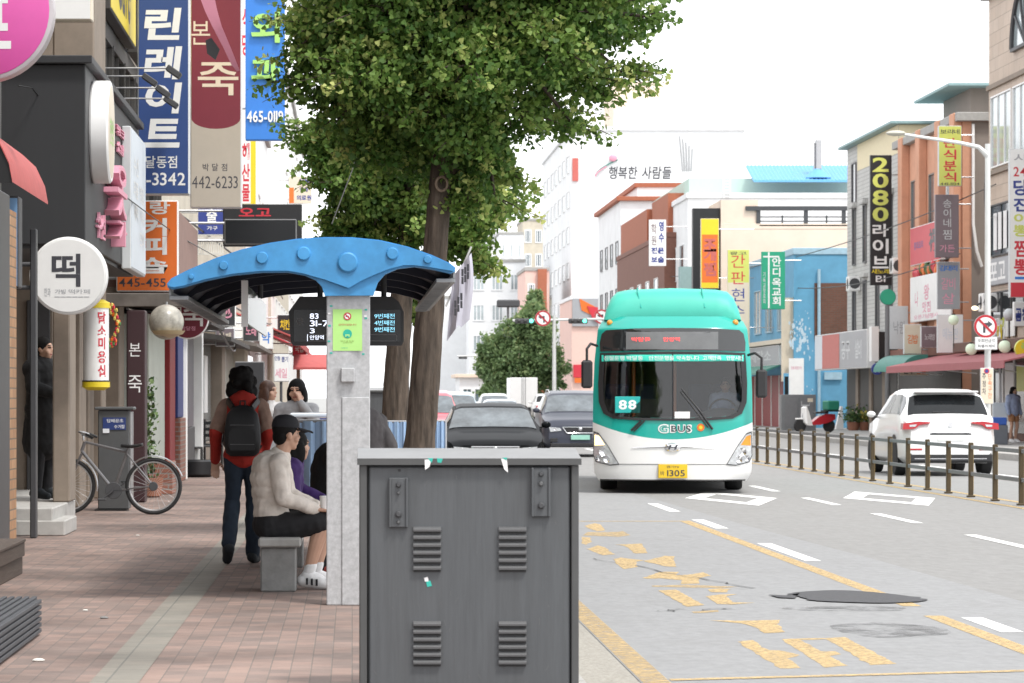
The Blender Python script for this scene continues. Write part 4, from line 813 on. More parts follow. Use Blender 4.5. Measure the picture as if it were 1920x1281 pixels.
for k, pts in enumerate(([(-3.3, 58, 4.2), (-2.2, 75, 3.55), (-3.0, 95, 4.3)], [(-3.3, 60, 3.9), (-2.0, 82, 3.1), (-2.6, 112, 3.9)], [(-2.4, 62, 2.8), (-2.2, 66, 2.2), (-2.5, 74, 2.6)], [(-3.3, 64, 5.0), (-1.8, 90, 4.3), (-2.6, 130, 5.2)])):
    P = [Vector(p) for p in pts]; cv = [P[0]*(1-t)**2+P[1]*2*t*(1-t)+P[2]*t*t for t in np.linspace(0, 1, 14)]
    q = MB(); q.m('black').tube(cv, .022, 5); tag(q.build('cable'), ['black cable sagging over the cream shopfronts, the higher of two crossing the small signs', 'black cable sagging lowest behind the shelter side band', 'short black cable looped under the long grimy eave', 'long black cable running highest past the LED boards'][k], 'cable')
q = MB(); q.m('mid_grey').tube([at(697, 205, 39), at(660, 320, 39), at(622, 420, 39)], .006, 5); tag(q.build('guy_wire'), 'thin taut wire hanging down in front of the ginkgo leaves', 'wire')
for k, (px, Y, lb) in enumerate(((392, 72, 'grey box fan unit mounted under the navy sign'), (452, 88, 'grey box fan unit mounted past the eaves'))):
    t = thing('air_conditioner', lb, 'air conditioner', (-3.2, Y, 3.2), world=True); q = MB(); q.m('s_silver').box(-3.44, -3.05, Y, Y+.8, 3.2, 3.8, .02); q.build('case', t); q = MB(); q.m('dark_grey').lathe([(0, .0), (.22, .0), (.24, -.02)], (-3.24, Y-.002, 3.5), 18, 'Y'); q.build('fan_grille', t)
q = MB(); q.m('wood_brown').box(-3.4, -2.75, 98, 100, .15, 2.3, .02); tag(q.build('wooden_kiosk'), 'brown wooden kiosk box against the cream wall', 'kiosk')
for k, (px, Y, mt, tx, lb) in enumerate(((372, 78, 's_orange', '면', 'small orange standing board on the pavement beside the terrace chairs'), (418, 84, 's_white', '대', 'white standing board in front of the pale glass shopfront'))):
    t = thing('standing_sign', lb, 'sign', (ax(px, Y), Y, .15), world=True); x = ax(px, Y); q = MB(); q.m(mt).box(x-.3, x+.3, Y, Y+.05, .25, 1.1, .01); q.m('s_ink').text(tx, (x, Y-.004, .7), UX, UZ, .3, .4, .01); q.build('board', t); q = MB(); q.m('dark_grey').box(x-.28, x-.24, Y-.02, Y+.3, .15, .249); q.box(x+.24, x+.28, Y-.02, Y+.3, .15, .249); q.parts('foot', t)
for k, (x, Y, z, mt, lb) in enumerate(((-3.0, 81, .15, 'wood_brown', 'brown produce crate at the bottom of a small stack by the shopfront'), (-2.98, 81.05, .5, 'crate_tan', 'tan produce crate resting on the brown crate'), (-2.75, 88, .15, 's_bgreen', 'green plastic crate alone against the cream shop wall'))):
    M('crate_tan', (.4, .3, .18), .7); q = MB(); q.m(mt)
    for j in range(3): q.box(x-.28, x+.28, Y, Y+.02, z+j*.115, z+.1+j*.115); q.box(x-.28, x+.28, Y+.58, Y+.6, z+j*.115, z+.1+j*.115); q.box(x-.28, x-.26, Y+.021, Y+.579, z+j*.115, z+.1+j*.115); q.box(x+.26, x+.28, Y+.021, Y+.579, z+j*.115, z+.1+j*.115)
    for sx in (-.25, .25):
        for sy in (.025, .555): q.box(x+sx-.02, x+sx+.02, Y+sy, Y+sy+.03, z, z+.34)
    q.box(x-.26, x+.26, Y+.02, Y+.58, z, z+.02); tag(q.build('crate'), lb, 'crate')
# terrace chairs and tub in front of the blue door, climbing plant
M('chair_dark', (.03, .028, .028), .5)
def chair(root):
    q = MB(); q.m('chair_dark').box(-.22, .22, -.22, .22, .43, .47, .01); q.build('seat', root)
    for sx in (-1, 1):
        for sy in (-1, 1): q = MB(); q.m('chair_dark').box(sx*.2-.02, sx*.2+.02, sy*.2-.02, sy*.2+.02, 0, .429 if sy < 0 else .95); q.build('leg', root)
    q = MB(); q.m('chair_dark')
    for z in (.6, .72, .84): q.box(-.18, .18, .19, .21, z, z+.06)
    q.build('backrest', root)
c0 = thing('terrace_chair', 'dark slatted terrace chair beside the blue shop door', 'chair', (ax(352, 64), 64, .15), .4, 'terrace chairs'); chair(c0)
for (px, Y, rz, lb) in ((372, 66, 2.6, 'dark slatted terrace chair turned its back to the walking woman'), (390, 68, -.5, 'dark slatted terrace chair under the long grimy eave')):
    c = copytree(c0); c.location = (ax(px, Y), Y, .15); c.rotation_euler.z = rz; c['label'] = lb
q = MB(); q.m('s_black').lathe([(.22, .15), (.28, .2), (.29, .42), (.26, .45), (.24, .45), (.24, .4)], (ax(371, 60), 60, 0), 24); tag(q.build('planter_tub'), 'squat round black tub on the pavement by the terrace chairs', 'tub')
def leaves(mb, n, fn, size, mats, r):
    for _ in range(n):
        p = Vector(fn(r)); mb.m(r.choice(mats)); a = Vector((r.gauss(0, 1), r.gauss(0, 1), r.gauss(0, 1))).normalized(); b_ = a.orthogonal().normalized(); s_ = size*r.uniform(.6, 1.3); c_ = a.cross(b_)
        mb.quad(p, p+b_*s_*.5+c_*s_*.35, p+b_*s_, p+b_*s_*.5-c_*s_*.35)
M('leaf_a', (.06, .12, .03), .6, var=.3, scale=3); M('leaf_b', (.1, .16, .04), .6, var=.3, scale=3); M('leaf_c', (.03, .07, .02), .6, var=.3); M('terracotta', (.3, .13, .08), .8, var=.2)
pl = thing('climbing_plant', 'thin green climbing plant beside the brown pillar panel', 'plant', (ax(280, 48), 48, .15), world=True)
r = random.Random(3); q = MB(); leaves(q, 400, lambda r: (ax(280, 48)+r.gauss(0, .05), 48+r.gauss(0, .08), .15+abs(r.random())*1.55+.15*math.sin(r.random()*9)), .07, ['leaf_a', 'leaf_b', 'leaf_c'], r); q.build('foliage', pl, smooth=0)
q = MB(); q.m('terracotta').lathe([(.1, .15), (.15, .17), (.18, .42), (.16, .42)], (ax(282, 48), 48, 0), 16); q.build('pot', pl)
q = MB(); q.m('brick_red').box(-3.0, -2.55, 49.3, 50.2, .15, .62, .01); tag(q.build('brick_planter'), 'low brick planter behind the bicycle wheel', 'planter')
# moving red and white flag in front of the wine red sign
fl = thing('pennant', 'blurred red and white pennant waving before the wine red sign', 'flag', (ax(395, 44), 44, 5.5), world=True)
q = MB(); q.m('s_rose'); Yf = 44
A_ = [(372, -12), (384, 20), (398, 50), (418, 88), (434, 122), (444, 134)]; B_ = [(400, -14), (408, 22), (416, 50), (432, 88), (444, 118), (450, 134)]
q.loft([[(ax(a_[0], Yf), Yf+.03*math.sin(i*2), az(a_[1], Yf)), (ax(b_[0], Yf), Yf-.05+.04*math.sin(i*2+1), az(b_[1], Yf)), (ax(b_[0], Yf), Yf-.045+.04*math.sin(i*2+1), az(b_[1], Yf)), (ax(a_[0], Yf), Yf+.006+.03*math.sin(i*2), az(a_[1], Yf))] for i, (a_, b_) in enumerate(zip(A_, B_))]); q.build('cloth', fl)
q = MB(); q.m('s_black'); q.prism([(ax(a_, Yf), az(c_, Yf)) for a_, c_ in ((385, 75), (396, 70), (412, 92), (404, 112), (388, 100))], (0, Yf+.05, 0), UX, UZ, (0, .01, 0)); q.build('dark_patch', fl)
q = MB(); q.m('steel').cyl(at(365, -40, Yf), (-3.6, Yf+.2, az(-20, Yf)), .015); q.cyl(at(365, -40, Yf), at(420, -8, Yf), .015); q.build('pole', fl)
# cable from the fascia
q = MB(); q.m('black').tube([(-3.6, 37.4, 4.9), (ax(60, 37.5), 37.5, az(165, 37.5)), (ax(190, 40), 40, az(335, 40)), (ax(330, 50), 50, az(440, 50)), (ax(420, 60), 60, az(490, 60))], .008, 5); tag(q.build('cable'), 'thin black cable sagging from the charcoal fascia down past the orange sign', 'cable')
# ---------------------------------------------------------------- cars
for nm, c in (('car_black', (.012, .013, .015)), ('car_dark', (.05, .055, .075)), ('car_white', (.8, .8, .8)), ('car_pink', (.52, .10, .13)), ('car_silver', (.42, .47, .54)), ('car_pale', (.5, .62, .7)), ('car_grey', (.2, .21, .23))):
    M(nm, c, .3, .2 if nm in ('car_silver', 'car_pale', 'car_grey') else 0, var=.04, scale=2, coat=.22 if nm == 'car_black' else .1 if nm == 'car_dark' else .6, spec=0. if nm == 'car_black' else .2 if nm == 'car_dark' else .5)
M('car_glass', (.012, .014, .016), .04, var=.5, scale=1.2, spec=.35); M('car_glass_pale', (.12, .14, .155), .05, var=.8, scale=1.5, spec=1.)
M('lamp_clear', (.62, .64, .66), .12, .3, var=.3, scale=20, coat=.6); M('lamp_red', (.45, .01, .02), .15, var=.15, coat=.6); M('lamp_amber', (.75, .3, .03), .2, coat=.5); M('plate_green', (.28, .55, .45), .4); M('plate_white', (.75, .76, .74), .4); M('plate_yellow', (.75, .50, .02), .4)
M('trim_black', (.02, .02, .022), .5); M('lamp_lit', (1., .72, .35), emit=1.4, var=0)
SED = [(0, .66, 0), (.1, .73, 0), (.55, .83, 0), (1.2, .95, 0), (1.95, 1.36, 1), (2.5, 1.42, 1), (3.1, 1.40, 1), (3.45, 1.33, 1), (4.2, 1.03, 0), (4.6, 1.0, 0), (4.75, .9, 0)]
SUV = [(0, .80, 0), (.1, .93, 0), (.55, 1.03, 0), (1.15, 1.12, 0), (1.85, 1.62, 1), (2.5, 1.70, 1), (3.4, 1.69, 1), (3.95, 1.62, 1), (4.4, 1.12, 0), (4.55, 1.05, 0), (4.62, .9, 0)]
def car(root, prof, W, paint, glass='car_glass', L=None, plate='plate_white', zb=.24, rails=False, face='front', emblem=True):
    k = 1 if not L else L/prof[-1][0]; prof = [(y*k, z, c) for y, z, c in prof]; L = prof[-1][0]; hw = W/2
    cowl = prof[3][0]; belt = prof[3][1]
    def sec(y):
        for (a, b_) in zip(prof, prof[1:]):
            if y <= b_[0]: f = (y-a[0])/(b_[0]-a[0]); top = a[1]+(b_[1]-a[1])*f; c = a[2]+(b_[2]-a[2])*f; break
        e = min(y, L-y); wv = hw*(1-.16*max(0, 1-e/.5)**2); z0 = zb+.10*max(0, 1-e/.4)
        bl = min(belt, top-.05)*(1-c)+(belt+.02)*c
        rw = wv*(.92*(1-c)+.76*c)
        return [(0, z0), (wv*.86, z0), (wv, z0+.12), (wv*1.0, .5*bl+.1), (wv*.975, bl), (rw, top-.045-.02*c), (rw*.82, top-.012), (0, top)]
    def S(y, t):
        s_ = sec(y); m = abs(t); i = min(int(m), 6); f = m-i
        x = s_[i][0]+(s_[i+1][0]-s_[i][0])*f; z = s_[i][1]+(s_[i+1][1]-s_[i][1])*f
        return Vector((x if t >= 0 else -x, y, z))
    ys = sorted(set([p_[0] for p_ in prof] + [.03, .25, .9*k, L-.25, L-.03] + list(np.linspace(cowl, prof[8][0], 12))))
    q = MB(); q.m(paint); q.loft([[(x, y, z) for x, z in sec(y)] + [(-x, y, z) for x, z in sec(y)[-2:0:-1]] for y in ys]); body = q.build('body', root, smooth=50)
    def patch(name, y0, y1, t0, t1, mt=glass, off=.006, parent=root, sides=(1,), ny=6, ntt=8, both=False):
        for sd_ in sides:
            q = MB(); q.m(mt); rows = []
            for i in range(ny+1):
                y = y0+(y1-y0)*i/ny; row = []
                for j in range(ntt+1):
                    t = (t0+(t1-t0)*j/ntt)
                    if both: t = -t0+(2*t0)*j/ntt; t = (7-abs(t))*(1 if t >= 0 else -1) if False else t
                    e = 1e-2; P = S(y, t*sd_) if not both else Sx(y, t)
                    G = (lambda yy, tt: Sx(yy, tt)) if both else (lambda yy, tt: S(yy, tt*sd_))
                    n = (G(y+e, t)-G(y-e, t)).cross(G(y, t+e)-G(y, t-e)); n.normalize()
                    if n.dot(P-Vector((0, y, .7))) < 0: n = -n
                    row.append(P+n*off)
                rows.append(row)
            q.loft(rows, closed=False, caps=False); q.build(name, parent, smooth=60)
    def Sx(y, u):                                      # across the roof, u=-1..1 between the two upper rails
        s_ = sec(y); t = 7-2*abs(u); return S(y, t if u >= 0 else -t)
    patch('windscreen', cowl+.05*k, prof[4][0]-.06, .93, 0, both=True, ntt=12)
    patch('rear_window', prof[7][0]+.04, prof[8][0]-.08, .9, 0, both=True, ntt=12)
    m1 = (prof[4][0]+prof[7][0])/2
    patch('side_window', prof[4][0]-.28*k, m1-.05, 4.12, 4.9, sides=(1, -1)); patch('side_window', m1+.03, prof[7][0]+.1, 4.12, 4.9, sides=(1, -1))
    r_ = .315 if belt < 1 else .365
    for y in (.88*k, L-.98*k):
        for sx in (-1, 1):
            q = MB(); q.m('rubber').lathe([(r_*.62, -.11), (r_*.95, -.11), (r_, -.085), (r_, .085), (r_*.95, .11), (r_*.62, .11)], (sx*(hw-.1), y, r_), 24, 'X'); w_ = q.build('wheel', root)
            q = MB(); q.m('steel').lathe([(0, .04), (r_*.2, .05), (r_*.55, .03), (r_*.63, .09), (r_*.63, -.09)], (sx*(hw-.1), y, r_), 20, 'X', X=None if sx > 0 else None); q.build('rim', w_)
            q = MB(); q.m('trim_black'); q.add([(sx*(hw+.004), y+(r_+.07)*math.cos(t), max(r_+(r_+.07)*math.sin(t), zb)) for t in [2*math.pi*i/24 for i in range(24)]], [tuple(range(24))]); q.build('wheel_arch', body)
    zf = prof[0][1]
    for sx in (-1, 1):
        q = MB(); q.m('lamp_clear').prism([(sx*hw*a_, z_) for a_, z_ in ((.50, zf-.13), (.80, zf-.16), (.835, zf-.04), (.54, zf-.06))], (0, -.02, 0), UX, UZ, (0, .08, 0)); hl_ = q.build('headlight', root)
        q = MB(); q.m('chrome').lathe([(0, .0), (.02, .003), (.035, .008), (.04, 0)], (sx*hw*.68, -.021, zf-.095), 12, 'Y'); q.build('reflector_bowl', hl_)
        q = MB(); q.m('trim_black').box(sx*hw*.6, sx*hw*.8, -.012, .05, zb+.14, zb+.24, .01); q.build('fog_recess', root)
        q = MB(); q.m('lamp_red').box(sx*hw*.5, sx*hw*.86, L-.10, L+.012, zf+.05, zf+.2, .02); q.build('tail_light', root)
        q = MB(); q.m(paint); q.ell((sx*(hw+.09), cowl+.28, belt+.06), (.09, .05, .065), 10, 7); q.m('trim_black').cyl((sx*(hw-.06), cowl+.3, belt), (sx*(hw+.06), cowl+.28, belt+.03), .02); q.build('mirror', root)
    q = MB(); q.m('trim_black').prism([(-hw*.36, zf-.19), (hw*.36, zf-.19), (hw*.47, zf-.05), (-hw*.47, zf-.05)], (0, -.02, 0), UX, UZ, (0, .05, 0))
    if emblem: q.m('chrome').box(-hw*.48, hw*.48, -.026, .0, zf-.05, zf-.03); q.tube([(-hw*.47, -.022, zf-.05), (-hw*.36, -.022, zf-.19), (hw*.36, -.022, zf-.19), (hw*.47, -.022, zf-.05)], .012, 5); q.lathe([(0, .012), (.045, .008), (.05, 0)], (0, -.021, zf-.085), 14, 'Y')
    q.build('grille', root)
    q = MB(); q.m('trim_black').box(-hw*.8, hw*.8, -.01, .1, zb+.02, zb+.12, .02); q.build('lower_grille', root)
    q = MB(); q.m(plate).box(-.24, .24, -.045, -.002, zf-.36, zf-.24, .004); q.build('number_plate', root)
    q = MB(); q.m(plate).box(-.24, .24, L-.02, L+.012, zf+.02, zf+.13, .004); q.build('number_plate', root)
    if rails:
        for sx in (-1, 1): q = MB(); q.m('chrome').tube([S(prof[4][0]+.1, sx*5.4)+Vector((0, 0, .03)), S(prof[5][0], sx*5.4)+Vector((0, 0, .06)), S(prof[6][0], sx*5.4)+Vector((0, 0, .06)), S(prof[7][0], sx*5.4)+Vector((0, 0, .03))], .015, 6); q.build('roof_rail', root)
    return L
def place_car(name, label, px, Y, prof, W, paint, away=False, group=None, rz=0, **k):
    X = ax(px, Y); t = thing(name, label, 'car', (X, Y, .004), rz, group)
    L = car(t, prof, W, paint, **k)
    if away: t.rotation_euler.z = math.pi+rz; t.location.y = Y+L
    return t
place_car('parked_car', 'black sedan waiting by the kerb behind the grey cabinet', 929, 63.5, SED, 1.84, 'car_black', glass='car_glass_pale')
place_car('parked_car', 'dark blue grey four wheel drive half hidden behind the bus', 1088, 88, SUV, 1.9, 'car_dark', glass='car_glass_pale', plate='plate_green', rails=True)
place_car('parked_car', 'pinkish red hatchback behind the front tree trunk', 799, 82, SUV, 1.7, 'car_pink', L=3.9, glass='car_glass_pale')
place_car('distant_car', 'pale blue van like car behind the red hatchback', 853, 112, SUV, 1.75, 'car_pale', glass='car_glass_pale')
place_car('distant_car', 'white four wheel drive behind the silver sedan in traffic', 930, 190, SUV, 1.8, 'car_white', glass='car_glass_pale')
place_car('distant_car', 'silver sedan just above the roof of the black sedan', 942, 150, SED, 1.8, 'car_silver', glass='car_glass_pale')
place_car('distant_car', 'white car driving away beside the white box truck', 1030, 205, SUV, 1.8, 'car_white', away=True)
place_car('distant_car', 'dark car roof showing between truck and bus', 1092, 150, SUV, 1.85, 'car_grey')
ws_ = place_car('white_suv', 'white sport utility car driving away beyond the median fence', 1777, 67, SUV, 1.86, 'car_white', away=True, rz=.012)
# rear details of the white car (local: rear is at y = L)
L_ = SUV[-1][0]
for o in list(ws_.children):
    if o.name.startswith(('tail_light', 'number_plate')): bpy.data.objects.remove(o)
for sx in (-1, 1):
    q = MB(); q.m('lamp_red').prism([(sx*.40, 1.045), (sx*.62, 1.06), (sx*.92, 1.02), (sx*.93, .90), (sx*.70, .915), (sx*.60, .99), (sx*.40, 1.02)], (0, L_-.26, 0), UX, UZ, (0, .29, 0)); tl = q.build('tail_light', ws_)
    q = MB(); q.m('lamp_clear').prism([(sx*.66, 1.0), (sx*.8, .99), (sx*.8, .955), (sx*.69, .955)], (0, L_+.031, 0), UX, UZ, (0, .004, 0)); q.build('lamp_lens', tl)
    q = MB(); q.m('lamp_red').box(sx*.55, sx*.83, L_-.05, L_+.012, .5, .535, .006); q.build('reflector', ws_)
q = MB(); q.m('chrome').box(-.36, .36, L_-.05, L_+.015, .83, .85, .006); q.lathe([(0, .01), (.05, .01), (.055, 0)], (0, L_+.012, 1.0), 12, 'Y'); q.m('trim_black').box(-.4, .4, L_-.05, L_+.006, .8, .829); q.build('tailgate_trim', ws_)
q = MB(); q.m('plate_white').box(-.26, .26, L_-.03, L_+.012, .68, .79, .004); q.build('number_plate', ws_)
q = MB(); q.m('trim_black').box(-.82, .82, L_-.12, L_+.008, .26, .44, .03); q.m('chrome').box(-.7, .7, L_+.0085, L_+.012, .33, .345); q.build('rear_bumper', ws_)
q = MB(); q.m('car_white').box(-.62, .62, 4.02*1-.12, 4.2, 1.615, 1.65, .012); q.build('spoiler', ws_)
q = MB(); q.m('trim_black').box(-.05, .3, 4.24, 4.28, 1.22, 1.245, .005, X=Matrix.Translation((0, .05, 0))); q.build('rear_wiper', ws_)
# box truck
tk = thing('box_truck', 'small white box truck seen from behind in the distance', 'truck', (ax(982, 215), 215, .004))
q = MB(); q.m('car_white').box(-.86, .86, 0, 4.2, .85, 2.7, .03); bx_ = q.build('cargo_box', tk)
q = MB(); q.m('mid_grey').box(-.01, .01, -.02, -.001, .9, 2.7); q.box(-.12, -.09, -.03, -.001, .9, 2.7); q.box(.09, .12, -.03, -.001, .9, 2.7); q.build('door_bar', bx_)
q = MB(); q.m('trim_black').box(-.8, .8, .1, 5.6, .5, .84, .02); q.build('chassis', tk)
for sx in (-1, 1):
    q = MB(); q.m('lamp_amber').box(sx*.55, sx*.85, -.03, .09, .6, .75, .01); q.build('tail_light', tk)
    for y in (.9, 4.6): q = MB(); q.m('rubber').lathe([(.18, -.12), (.34, -.12), (.36, 0), (.34, .12), (.18, .12)], (sx*.75, y, .36), 18, 'X'); q.build('wheel', tk)
q = MB(); q.m('car_white').loft([[(-.82, y, z0), (.82, y, z0), (.8, y, z1), (-.8, y, z1)] for y, z0, z1 in ((4.3, .6, 2.0), (5.2, .6, 1.95), (5.7, .6, 1.3), (5.8, .6, 1.1))]); q.build('cab', tk)
# ---------------------------------------------------------------- city bus
M('bus_mint', (.05, .47, .37), .5, var=.06, scale=2, dirt=.12); M('bus_green', (.008, .36, .30), .28, var=.03, scale=1, coat=.35, dirt=.06); M('bus_white', (.78, .78, .77), .35, var=.05, scale=1.5, coat=.25, dirt=.12)
gm = bpy.data.materials.new('screen_glass'); gm.use_nodes = True; MATS['screen_glass'] = gm; n_, l_ = gm.node_tree.nodes, gm.node_tree.links; n_.clear()
o_ = n_.new('ShaderNodeOutputMaterial'); mx_ = n_.new('ShaderNodeMixShader'); tr_ = n_.new('ShaderNodeBsdfTransparent'); gl_ = n_.new('ShaderNodeBsdfGlossy'); fr_ = n_.new('ShaderNodeFresnel')
tr_.inputs[0].default_value = (.78, .8, .79, 1); gl_.inputs['Roughness'].default_value = .02; fr_.inputs[0].default_value = 1.75
l_.new(fr_.outputs[0], mx_.inputs[0]); l_.new(tr_.outputs[0], mx_.inputs[1]); l_.new(gl_.outputs[0], mx_.inputs[2]); l_.new(mx_.outputs[0], o_.inputs[0])
YBUS = 55.0; bus = thing('city_bus', 'mint green and white city bus number 88 pulling into the stop', 'bus', (ax(1261.5, YBUS), YBUS, .004), R(-4.6))
hwz = [(.20, 1.17), (.32, 1.25), (1.0, 1.27), (1.6, 1.265), (2.1, 1.245), (2.62, 1.19), (2.74, 1.13), (2.82, 1.02)]
def hw_(z):
    for a, b_ in zip(hwz, hwz[1:]):
        if z <= b_[0]: return a[1]+(b_[1]-a[1])*(max(z, .2)-a[0])/(b_[0]-a[0])
    return 1.02
def yf(x, z):
    u = min(abs(x)/hw_(z), 1); y = .34*u**4 + max(0, z-1.15)*.10 + max(0, .45-z)*.12
    if z > 2.62: y += (z-2.62)*.9
    return y
def zb_(x): return .86+.27*(abs(x)/1.25)**2
WS = [(-1.17, 2.02), (-1.185, 1.75), (-1.175, 1.45), (-1.10, 1.27), (-.95, 1.19), (-.6, 1.165), (0, 1.155), (.6, 1.165), (.95, 1.19), (1.10, 1.27), (1.175, 1.45), (1.185, 1.75), (1.17, 2.02), (1.155, 2.235), (.6, 2.25), (0, 2.255), (-.6, 2.25), (-1.155, 2.235)]
DP = [(-1.155, 2.262), (0, 2.28), (1.155, 2.262), (1.16, 2.40), (1.13, 2.54), (1.06, 2.60), (.6, 2.625), (0, 2.632), (-.6, 2.625), (-1.06, 2.60), (-1.13, 2.54), (-1.16, 2.40)]
def dens(o, k=6): return [(o[i][0]+(o[(i+1) % len(o)][0]-o[i][0])*j/k, o[i][1]+(o[(i+1) % len(o)][1]-o[i][1])*j/k) for i in range(len(o)) for j in range(k)]
def fpatch(mb, out, c, off, s0=0., s1=1., rings=6):
    out = dens(out); secs = []
    for k in range(rings+1):
        s_ = s0+(s1-s0)*k/rings
        if s_ < 1e-6: s_ = 1e-3
        secs.append([(c[0]+(x-c[0])*s_, yf(c[0]+(x-c[0])*s_, c[1]+(z-c[1])*s_)-off, c[1]+(z-c[1])*s_) for x, z in out])
    mb.loft(secs[::-1], caps=False)
def inside(o, x, z):
    r = False
    for i in range(len(o)):
        (a, b_), (c, d) = o[i], o[i-1]
        if (b_ > z) != (d > z) and x < (c-a)*(z-b_)/(d-b_)+a: r = not r
    return r
wsh = [(x*.955, 1.7+(z-1.7)*.93) for x, z in WS]; dph = [(x*.95, 2.45+(z-2.45)*.85) for x, z in DP]
G_, Wt = MB(), MB(); G_.m('bus_green'); Wt.m('bus_white')
NX = 56; us = [math.sin(math.pi/2*(-1+2*i/NX)) for i in range(NX+1)]
def fgrid(mb, rows):
    P = {}; vs = []; fs = []
    for j, row in enumerate(rows):
        for i, u in enumerate(us):
            z = row(u); x = u*hw_(z); P[i, j] = len(vs); vs.append((x, yf(x, z), z))
    for j in range(len(rows)-1):
        for i in range(NX):
            a = [P[i, j], P[i+1, j], P[i+1, j+1], P[i, j+1]]; cx, cz = sum(vs[k][0] for k in a)/4, sum(vs[k][2] for k in a)/4
            if inside(wsh, cx, cz): continue
            fs.append(tuple(a))
    mb.add(vs, fs)
fgrid(Wt, [(lambda u, k=k: .20+(zb_(u*1.25)-.20)*k/14) for k in range(15)])
fgrid(G_, [(lambda u, k=k: zb_(u*1.25)+(2.82-zb_(u*1.25))*k/64) for k in range(65)])
fr = G_.build('front_panel', bus, smooth=50); Wt.build('front_bumper', bus, smooth=50)
# shell behind the front: sides green over white, floor, rear
def shell(mb, z0, z1, y0=.34, y1=11.0):
    zs = [z0+(z1-z0)*k/6 for k in range(7)]
    for sx in (-1, 1): mb.loft([[(sx*hw_(z), y0+max(0, z-1.15)*.10+(max(0, z-2.62)*.9)+max(0, .45-z)*.12, z) for z in zs], [(sx*hw_(z), y1, z) for z in zs]][::sx], closed=False, caps=False)
q = MB(); q.m('bus_white'); shell(q, .2, 1.13); q.box(-1.17, 1.17, 10.98, 11.0, .2, 1.13); q.build('lower_body', bus)
q = MB(); q.m('bus_green'); shell(q, 1.13, 2.82); q.box(-1.2, 1.2, 10.98, 11.0, 1.131, 2.8); q.build('upper_body', bus)
q = MB(); q.m('bus_mint'); q.quad((-1.02, .68, 2.82), (1.02, .68, 2.82), (1.02, 11, 2.82), (-1.02, 11, 2.82)); q.m('trim_black').quad((-1.17, .4, .32), (1.17, .4, .32), (1.17, 11, .32), (-1.17, 11, .32)); q.build('roof_skin', bus)
cov = [(-1.10, 2.77), (-1.06, 2.95), (-.98, 3.14), (-.88, 3.24), (-.7, 3.275), (0, 3.30), (.7, 3.275), (.88, 3.24), (.98, 3.14), (1.06, 2.95), (1.10, 2.77)]
q = MB(); q.m('bus_mint')
q.loft([[(x*(1 if y > .5 else f), y+(1-(z-2.77)/.53)*o, 2.77+(z-2.77)*h) for x, z in cov] for y, f, h, o in ((.50, .98, .0, 0), (.50, .985, .25, 0), (.56, .99, .6, 0), (.66, 1, .85, 0), (.85, 1, .97, 0), (1.3, 1, 1, 0), (7.5, 1, 1, 0), (8.2, 1, .6, 0), (8.4, 1, .1, 0))]); rc_ = q.build('roof_cover', bus, smooth=50)
q = MB(); q.m('bus_green')
for x0, x1 in ((-.56, -.44), (.47, .56)): q.tube([(x0, .66, 3.285), (x0+.0, .655, 3.23), ((x0+x1)/2, .52, 2.96)], .012, 6)
q.box(-.56, .56, .488, .499, 2.775, 2.79); q.build('cover_seam', rc_)
for sx in (-1, 1):
    q = MB(); q.m('lamp_amber'); q.ell((sx*1.0, yf(sx*1.0, 2.72)-.01, 2.72), (.05, .05, .05), 10, 8); q.build('marker_lamp', bus)
q = MB(); q.m('trim_black'); fpatch(q, WS, (0, 1.7), .026, .93, 1.0, 3); q.build('windscreen_rim', bus, smooth=60)
q = MB(); q.m('screen_glass'); fpatch(q, [(x*.975, 1.7+(z-1.7)*.965) for x, z in WS], (0, 1.7), .02, 0, 1, 8); q.build('windscreen', bus, smooth=60)
q = MB(); q.m('trim_black').tube([(0, yf(0, z)-.024, z) for z in np.linspace(1.16, 2.25, 6)], .012, 6); q.build('screen_divider', bus)
M('display_glass', (.018, .02, .021), .08, var=.2, spec=.9); M('display_grey', (.16, .165, .17), .2); M('led_red', (1., .06, .06), emit=1.0, var=0)
q = MB(); q.m('display_glass'); fpatch(q, DP, (0, 2.45), .022, 0, 1, 8); dsp = q.build('destination_glass', bus, smooth=60)
q = MB(); q.m('display_grey'); fpatch(q, [(-.74, 2.29), (.72, 2.29), (.72, 2.57), (-.74, 2.57)], (0, 2.43), .028, 0, 1, 5); q.m('led_red')
for t, x, w_ in (('박달동', -.50, .30), ('안양역', -.02, .26)): q.text(t, (x, yf(x, 2.45)-.036, 2.45), UX, UZ, w_, .065, .0)
q.build('destination_sign', bus)
M('strip_mint', (.04, .62, .48), .35)
q = MB(); q.m('strip_mint'); fpatch(q, [(-1.13, 2.10), (1.13, 2.10), (1.13, 2.205), (-1.13, 2.205)], (0, 2.15), .032, 0, 1, 5); q.m('white_clean')
for t, x, w_ in (('친절운행', -.93, .33), ('박달동', -.60, .26), ('안전운행을', -.18, .40), ('약속합니다', .24, .36), ('고객만족', .62, .30), ('안양시민', .98, .26)): q.text(t, (0, 0, 0), UX, UZ, w_, .07, .012, curve=lambda X_, Y_, x=x: Vector((x+X_, yf(x+X_, 2.152)-.042, 2.152+Y_)))
q.build('sun_strip', bus)
M('route_teal', (.015, .40, .38), .4)
q = MB(); q.m('route_teal').box(-.915, -.515, yf(-.7, 1.4)-.035, yf(-.7, 1.4)-.022, 1.28, 1.54, .01); q.m('white_clean').text('88', (-.715, yf(-.7, 1.4)-.038, 1.41), UX, UZ, .28, .15, .03); q.build('route_board', bus)
q = MB(); q.m('white_clean').box(.03, .27, yf(.15, 1.24)-.034, yf(.15, 1.24)-.028, 1.195, 1.30); q.build('paper_card', bus)
